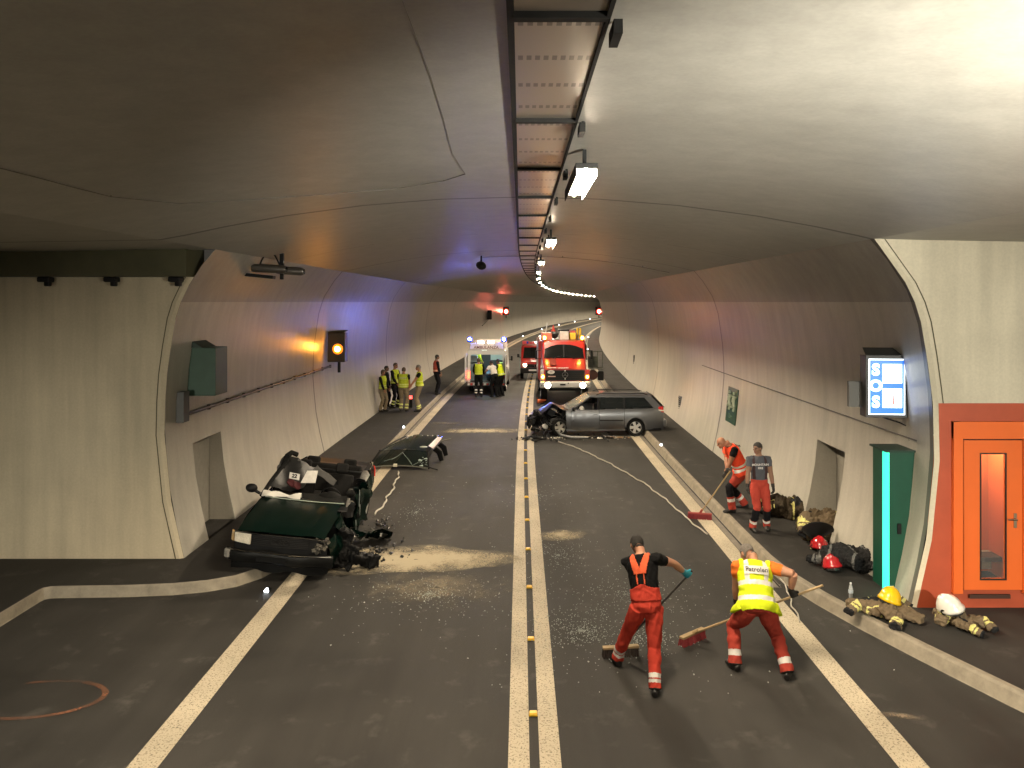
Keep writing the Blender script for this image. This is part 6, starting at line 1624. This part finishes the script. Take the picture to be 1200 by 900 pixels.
def coat(label, loc, rz, seed, size=1.0, lining=True, sleeves=None, dark=.25, name='turnout_coat', mats_=None, flat=1.0):
    "a turnout coat dropped in a heap: crumpled body with collar and sleeves, reflective bands on them"
    t = thing(name, label, 'coat', loc, rz); rs = random.Random(seed); mb = MB(); bones = []
    def add(tag_, pts, rad):
        mb.sweep(pts, rad, side=(0, 0, 1), n=12)
        for i in range(len(pts)-1): bones.append((tag_, np.array(pts[i]), np.array(pts[i+1]), .06, i/(len(pts)-1), (i+1)/(len(pts)-1)))
    for i in range(7):
        a = V(rs.uniform(-.26, .2), rs.uniform(-.2, .2), rs.uniform(.06, .14)); d = V(rs.uniform(-.25, .25), rs.uniform(-.2, .2), rs.uniform(-.03, .05))
        add('b', [a-d, a+V(0, 0, .04*flat), a+d], [(.06*flat, .09), (.085*flat, .12), (.05*flat, .09)])
    for pts in (sleeves or [[(.2, -.1, .1), (.34, -.2, .12), (.42, -.3, .08)], [(-.2, -.1, .1), (-.38, -.16, .1), (-.55, -.14, .07)]]):
        q = [V(*p) for p in pts]; n_ = len(q)
        q2 = []
        for i in range(n_-1):
            for f in (0, .5): q2.append(q[i].lerp(q[i+1], f))
        q2.append(q[-1]); add('s', q2, [(.062-.010*i/len(q2), .078-.012*i/len(q2)) for i in range(len(q2))])
    mb.warp(lambda p: p*size)
    co, nr, fs = remeshed(mb, .011*size, 1)
    co = co+nr*(wrinkle(co, seed, .020*size, .10)+wrinkle(co, seed+1, .010*size, .045))[:, None]
    co[:, 2] = np.maximum(co[:, 2], .004); cen = co[fs].mean(1)
    best = np.full(len(cen), 1e9); kind = np.zeros(len(cen), int); tt_ = np.zeros(len(cen))
    for nm, a, b_, r, t0_, t1_ in bones:
        d, u = seg_dist(cen, a*size, b_*size); q = d < best; best[q] = d[q]; kind[q] = 1 if nm == 's' else 0; tt_[q] = t0_+(t1_-t0_)*u[q]
    mi = np.zeros(len(cen), int)
    mi[(kind == 1) & (tt_ > .48) & (tt_ < .60)] = 1; mi[(kind == 1) & (tt_ > .66) & (tt_ < .76)] = 1; mi[(kind == 1) & (tt_ > .93)] = 2
    w1 = np.sin(cen[:, 0]*9+seed)+np.sin(cen[:, 1]*8+seed*2); mi[(kind == 0) & (w1 > 1.15)] = 2
    st = np.abs(((cen[:, 0]*.8+cen[:, 1]*.6+.1*np.sin(cen[:, 1]*9))*1+seed*.13) % .34-.17); mi[(kind == 0) & (st < .017)] = 1
    np_mesh('cloth', co, fs, mi, mats_ or [M_COAT, M_BAND, M_COATD], t)
    return t
def gp(px, py, h=WK):
    Y = (4.8-h)*900/(py-354); return V((px-610)/900*Y, Y, h)
M_HY = mat('helmet_yellow', (.80, .50, .01), .25, coat=.5); M_HW = mat('helmet_white', (.72, .69, .63), .3, coat=.5); M_HR = mat('helmet_red', (.42, .015, .02), .22, coat=.6)
p = gp(1040, 722); coat('beige turnout coat with yellow bands spread on the walkway under the yellow helmet', p, R(10), 3, 1.05, sleeves=[[(-.12, .1, .12), (-.36, .14, .13), (-.56, .06, .07)], [(.05, -.15, .1), (-.10, -.34, .08), (-.22, -.46, .05)], [(.1, .05, .14), (.26, .16, .17), (.38, .02, .08)]])
helmet('yellow fire helmet lying on a beige turnout coat', p+V(.02, .02, .17), M_HY, R(-30), (R(-12), R(14)), 1.12)
p = gp(1126, 735); coat('dark beige turnout coat bundled under the white helmet beside the orange door', p, R(-15), 8, .92, sleeves=[[(-.1, -.08, .12), (.08, -.28, .1), (.20, -.36, .06)], [(.12, .0, .14), (.32, .0, .14), (.42, -.20, .07)]])
helmet('white fire helmet resting on a turnout coat near the orange door', p+V(-.10, .06, .19), M_HW, R(35), (R(-10), R(-16)), 1.12)
p = gp(924, 607); coat('brown equipment bag slumped against the right wall beside the standing person', p+V(.16, .2, 0), R(0), 14, 1.40, name='equipment_bag', mats_=[cloth('bag_brown', (.055, .042, .028)), M_BAND, M_COATD], sleeves=[[(-.2, -.02, .1), (-.4, -.06, .16), (-.5, -.1, .06)]], flat=1.7)['category'] = 'bag'
helmet('red helmet half hidden behind the standing person\'s legs', gp(909, 603)+V(0, .1, .16), M_HR, R(80), (R(-20), 0), 1.0)
p = gp(962, 634); coat('turnout coat with yellow bands heaped upright by the niche in the right wall', p+V(.12, .16, 0), R(30), 22, 1.42, sleeves=[[(.1, .1, .3), (.25, .0, .28), (.34, -.16, .10)], [(-.1, .05, .26), (-.3, .1, .25), (-.42, .0, .12)]], flat=2.1)
m = thing('black_tray', 'black curved plastic shell leaning on the heaped turnout coat', 'shell', p+V(-.18, -.10, 0)); q = MB(); rows = [[V(.30*math.cos(a)*r, -.05-.16*r, .05+.26*r+.14*math.sin(a)*r) for a in lin(R(-20), R(200), 12)] for r in lin(.2, 1, 6)]
q.grid(rows); q.build('shell', mat('shell_black', (.010, .010, .010), .4), m, smooth=True); MB().sweep([V(.30*math.cos(a), -.21, .31+.14*math.sin(a)) for a in lin(R(-20), R(200), 12)], .012, n=6).build('rim', M_TRIM, m)
helmet('red fire helmet on the walkway in front of the heaped coat', gp(960, 645)+V(0, 0, -.01), M_HR, R(20), (R(-8), R(8)), 1.12)
p = gp(990, 668); coat('black bag slumped at the foot of the right wall behind the nearest red helmet', p+V(.16, .14, 0), R(-30), 31, 1.25, name='black_bag', mats_=[M_COATD, mat('bag_grey_trim', (.09, .09, .085), .6), cloth('bag_black', (.010, .010, .011))], flat=1.9)['category'] = 'bag'
helmet('red fire helmet nearest the green cabinet, a yellow strip at its edge', gp(978, 668)+V(-.05, -.05, .02), M_HR, R(-10), (R(-14), R(-8)), 1.12)
t = thing('water_bottle', 'clear plastic water bottle standing on the walkway near the red helmets', 'bottle', gp(997, 700))
m = MB(); m.lathe([(.034, .0), (.036, .02), (.033, .06), (.036, .10), (.034, .15), (.02, .19), (.013, .21)], n=16); m.build('bottle_body', mat('clear_plastic', (.75, .78, .78), .06, alpha=.35, coat=1), t, smooth=True)
MB().lathe([(.015, .21), (.015, .232), (.001, .232)], n=12).build('cap', mat('cap_white', (.7, .7, .7), .4), t); MB().lathe([(.0365, .07), (.0365, .12)], n=16, caps=False).build('label_band', mat('bottle_label', (.45, .50, .55), .5), t)
# --- small things further in
t = thing('road_cone', 'small orange cone lying on the road beside the fire truck', 'cone', (1.02, 36.6, 0)); MB().sweep([V(-.2, 0, .05), V(.12, .0, .12), V(.22, 0, .14)], [.13, .05, .02], n=12).build('cone_body', mat('cone_orange', (.75, .16, .05), .5), t, smooth=True); MB().box((-.22, 0, .12), (.03, .30, .26)).build('foot_plate', mat('cone_base', (.35, .08, .03), .6), t)
t = thing('fuse_box', 'small red and white lamp standing behind the grey car by the right wall', 'lamp', P(5.05, 30.6, WK)); MB().box((0, 0, .12), (.5, .3, .24)).build('case', mat('case_pale', (.55, .5, .45), .5), t, bevel=.03); MB().box((0, 0, .29), (.46, .26, .10)).build('red_top', M_FIRE, t, bevel=.03)
t = thing('tail_lamp_unit', 'small red lamp standing on the left walkway behind the huddle', 'lamp', (-4.75, 33.3, WK)); MB().box((0, 0, .3), (.14, .12, .5)).build('post', M_BLACK, t); MB().box((0, -.065, .50), (.12, .02, .14)).build('lens', glow('small_red', (1, .08, .06), 5), t)

# --- cords lying on the road
def cord(label, pts, r, m_, wob=.03, name='cord', seed=1):
    q = [Vector(p) for p in pts]; out = []; rs = random.Random(seed)
    for i in range(len(q)-1):
        n = max(2, int((q[i+1]-q[i]).length/.12))
        for k in range(n): out.append(q[i].lerp(q[i+1], k/n))
    out.append(q[-1])
    d = (q[-1]-q[0]).normalized(); nrm = V(d.y, -d.x, 0); ph = rs.uniform(0, 6)
    out = [p+nrm*(wob*(math.sin(i*.55+ph)+.6*math.sin(i*1.3+ph*2))) for i, p in enumerate(out)]
    m = MB(); m.sweep(out, r, n=6); return tag(m.build(name, m_, smooth=True), label, 'cord')
def rd(px, py): return gp(px, py, 0)+V(0, 0, .02)
M_ROPE = mat('pale_rope', (.45, .42, .36), .85, noise=.3, nscale=60)
cord('pale rope running from the grey car across the right lane to the kerb', [rd(*p) for p in ((652, 517), (680, 527), (715, 544), (755, 567), (785, 590), (800, 604), (828, 627))], .017, M_ROPE, .02, 'rope', 2)
cord('pale twisted rope lying between the cut roof and the torn door', [rd(*p) for p in ((468, 553), (462, 570), (452, 588), (440, 604))], .022, M_ROPE, .03, 'rope', 3)
cord('thin grey cord on the road right of the cut roof', [rd(*p) for p in ((505, 522), (515, 518), (528, 515))], .014, mat('grey_cord', (.16, .15, .13), .8), .015, 'cord', 4)
cord('thin white cord at the kerb beside the bending sweeper', [rd(*p) for p in ((872, 640), (905, 668), (925, 692), (926, 712), (940, 730))], .012, M_ROPE, .03, 'cord', 5)

# --- sand, glass and debris on the road
def patch(name, label, cx, cy, rx, ry, rot, col, seed, dens=.5, z=.009):
    m = MB(); n = 40; c, s = math.cos(rot), math.sin(rot); rs = np.random.RandomState(seed); ph = rs.uniform(0, 6, 5)
    rings = []
    for q in lin(0.02, 1, 8):
        rings.append([V(cx+(c*rx*math.cos(a)-s*ry*math.sin(a))*q*(1+.14*math.sin(3*a+ph[0])+.09*math.sin(7*a+ph[1])), cy+(s*rx*math.cos(a)+c*ry*math.sin(a))*q*(1+.14*math.sin(3*a+ph[0])+.09*math.sin(7*a+ph[1])), z) for a in lin(0, 2*math.pi*(1-1/n), n)])
    m.grid(rings, closed=True); o = m.build(name, None or sand_mat(name+str(seed), col, cx, cy, rx, ry, rot, dens)); return tag(o, label, None, None, 'stuff')
def sand_mat(name, col, cx, cy, rx, ry, rot, dens):
    m = mat(name, col, .95); nt = m.node_tree; L = nt.links; N = nt.nodes.new; p = nt.nodes['Principled BSDF']
    tc = N('ShaderNodeTexCoord'); mp = N('ShaderNodeMapping'); mp.vector_type = 'TEXTURE'
    mp.inputs['Location'].default_value = (cx, cy, 0); mp.inputs['Rotation'].default_value = (0, 0, rot); mp.inputs['Scale'].default_value = (rx, ry, 1)
    L.new(tc.outputs['Object'], mp.inputs[0])
    ln = N('ShaderNodeVectorMath'); ln.operation = 'LENGTH'
    sep = N('ShaderNodeSeparateXYZ'); L.new(mp.outputs[0], sep.inputs[0]); cmb = N('ShaderNodeCombineXYZ'); L.new(sep.outputs[0], cmb.inputs[0]); L.new(sep.outputs[1], cmb.inputs[1]); L.new(cmb.outputs[0], ln.inputs[0])
    n1 = N('ShaderNodeTexNoise'); n1.inputs['Scale'].default_value = 2.6; n1.inputs['Detail'].default_value = 9; n1.inputs['Roughness'].default_value = .68; L.new(tc.outputs['Object'], n1.inputs['Vector'])
    n2 = N('ShaderNodeTexNoise'); n2.inputs['Scale'].default_value = 34; n2.inputs['Detail'].default_value = 5; L.new(tc.outputs['Object'], n2.inputs['Vector'])
    a = N('ShaderNodeMath'); a.operation = 'MULTIPLY_ADD'; L.new(n1.outputs['Fac'], a.inputs[0]); a.inputs[1].default_value = 1.7; a.inputs[2].default_value = dens-1.35+.5
    b = N('ShaderNodeMath'); b.operation = 'SUBTRACT'; L.new(a.outputs[0], b.inputs[0]); L.new(ln.outputs['Value'], b.inputs[1])
    c = N('ShaderNodeMath'); c.operation = 'MULTIPLY_ADD'; L.new(n2.outputs['Fac'], c.inputs[0]); c.inputs[1].default_value = .9; L.new(b.outputs[0], c.inputs[2])
    r = N('ShaderNodeMapRange'); r.inputs['From Min'].default_value = .18; r.inputs['From Max'].default_value = .95; r.inputs['To Max'].default_value = .95; L.new(c.outputs[0], r.inputs['Value'])
    L.new(r.outputs[0], p.inputs['Alpha'])
    return m
SAND = (.46, .39, .27)
patch('sand', 'pale absorbent sand spread on the road before the green saloon', -1.95, 14.3, 1.95, .78, R(4), SAND, 1, .86)
patch('sand', 'thin dusting of sand on the road below the main sand patch', -1.4, 12.9, 2.2, 1.3, R(0), (.26, .22, .16), 2, .28, .008)
patch('sand', 'pale streak of sand across the left lane near the ambulance', -1.5, 28.6, 1.9, .65, R(2), SAND, 3, .65)
patch('sand', 'small sand smear right of the double centre line', .85, 15.8, .6, .5, R(20), SAND, 4, .55)
patch('sand', 'sand and oil spilled under the grey estate car', 2.6, 27.2, 2.0, .45, R(2), SAND, 5, .6)
patch('sand', 'faint dust on the road in front of the huddle', -2.9, 30.4, 1.4, .4, R(0), (.22, .19, .14), 6, .35)
patch('scuff_mark', 'pale tyre scuff on the road at the lower right', 4.4, 8.9, .5, .12, R(-10), (.22, .17, .12), 7, .3)
# orange paint ring sprayed on the asphalt
m = MB(); rings = []
for k in (-1, 0, 1):
    rings.append([V(-5.85+(.78+.035*k)*math.cos(a)*(1+.03*math.sin(3*a)), 9.28+(.44+.03*k)*math.sin(a)*(1+.04*math.sin(2*a)), .008) for a in lin(R(-120), R(120), 60)])
m.grid(rings); o = m.build('paint_ring', sand_mat('orange_spray', (.22, .09, .045), -5.6, 9.2, 1.5, .9, 0, .50)); struct(o, 'faint orange ring sprayed on the asphalt at the lower left')
def scatter(name, label, regions, n, smin, smax, m_, seed, flat=.5):
    rs = np.random.RandomState(seed); m = MB()
    tot = sum(r[4] for r in regions)
    for cx, cy, rx, ry, w in regions:
        for _ in range(int(n*w/tot)):
            a, r = rs.uniform(0, 6.283), abs(rs.normal(0, .5)); x, y = cx+rx*r*math.cos(a), cy+ry*r*math.sin(a)
            s = rs.uniform(smin, smax); e = Euler((rs.uniform(-.5, .5), rs.uniform(-.5, .5), rs.uniform(0, 6))).to_matrix()
            vs = [e @ V(sx*s*rs.uniform(.5, 1), sy*s*rs.uniform(.5, 1), 0) for sx, sy in ((-1, -1), (1, -1), (1, 1), (-1, 1))]+[e @ V(0, 0, s*flat*2)]
            c = V(x, y, .010+s*.3); m.add([v+c for v in vs], [(0, 1, 2, 3), (0, 4, 1), (1, 4, 2), (2, 4, 3), (3, 4, 0)])
    o = m.build(name, m_, weld=False); return tag(o, label, None, None, 'stuff')
M_CRUMB = mat('glass_crumb', (.42, .46, .43), .12, coat=1, spec=.8)
scatter('glass_crumbs', 'crumbled safety glass scattered over the road round the sweepers', [(.9, 11.2, 1.4, 1.3, 4), (1.8, 12.6, 1.6, 1.6, 3), (-1.5, 12.6, 2.0, 1.6, 3), (.7, 14.5, 1.2, 2.0, 2), (1.9, 10.9, .5, .5, 1.4), (.4, 19, 1.8, 3, 1.2), (-2.4, 17.5, .9, 2.5, 1.2)], 3000, .004, .011, M_CRUMB, 4)
scatter('glass_crumbs', 'larger bright glass chips and litter scattered on the road', [(1.6, 9.9, 2.4, 1.6, 3), (-2, 12, 3, 3, 2), (.8, 22, 2.6, 4, 2), (4.9, 13, .6, 3, 1), (-5.2, 13.3, 1.2, .5, 1)], 60, .008, .015, mat('chip_pale', (.50, .52, .48), .2, coat=1), 6)
scatter('plastic_debris', 'black and pale plastic fragments under the nose of the grey estate car', [(1.1, 27.0, 1.3, .9, 5), (3.0, 27.2, 1.2, .6, 3), (.2, 26.8, .6, .6, 2)], 150, .02, .075, mat('fragment_black', (.014, .014, .014), .45), 8)
scatter('metal_debris', 'bright metal and lamp fragments under the grey estate car', [(1.3, 26.9, 1.2, .4, 5), (2.8, 26.9, .9, .25, 3)], 60, .02, .06, mat('fragment_pale', (.45, .42, .36), .35, noise=.4), 9)
scatter('plastic_debris', 'small dark fragments on the road beside the green saloon', [(-2.7, 14.8, .7, .9, 3), (-3.0, 16.5, .6, 1.0, 2)], 120, .012, .045, mat('fragment_black', (.014, .014, .014)), 10)
# larger torn pieces by the grey car
def piece(label, loc, pts, r, m_, rz, name='bumper_piece'):
    m = MB(); m.sweep([V(*p) for p in pts], r, n=8); m.warp(lambda p: p+crinkle(p, .012, 9, len(label))); lo = min(p.z for p in m.v); m.warp(lambda p: V(p.x, p.y, p.z-lo+.011))
    o = m.build(name, m_, smooth=True, angle=40); o.location = loc; o.rotation_euler = (0, 0, rz); return tag(o, label, 'car part')
piece('long black bumper strip fallen on the centre line under the grey car\'s nose', (.50, 26.75, 0), [(-.42, 0, .05), (-.15, .10, .09), (.2, -.04, .06), (.42, .08, .05)], [(.09, .02), (.12, .025), (.11, .02), (.06, .02)], M_LINER, R(-3))
piece('curved grey trim fallen beside the grey car\'s front wheel', (1.75, 26.75, 0), [(-.5, 0, .30), (-.35, 0, .12), (0, .05, .05), (.6, 0, .05)], [(.03, .02), (.05, .02), (.06, .02), (.04, .015)], M_METAL, R(-6))
piece('dark sill strip lying under the grey car\'s front door', (2.55, 26.95, 0), [(-.6, 0, .04), (0, .03, .06), (.7, 0, .04)], [(.06, .02), (.08, .03), (.05, .02)], M_LINER, R(4))
piece('flat pale undertray scrap lying under the grey car\'s rear door', (3.35, 27.1, 0), [(-.5, 0, .02), (0, .04, .03), (.5, 0, .02)], [(.10, .012), (.14, .014), (.08, .012)], mat('scrap_copper', (.30, .17, .09), .4, metal=.6, noise=.5, nscale=14), R(0))
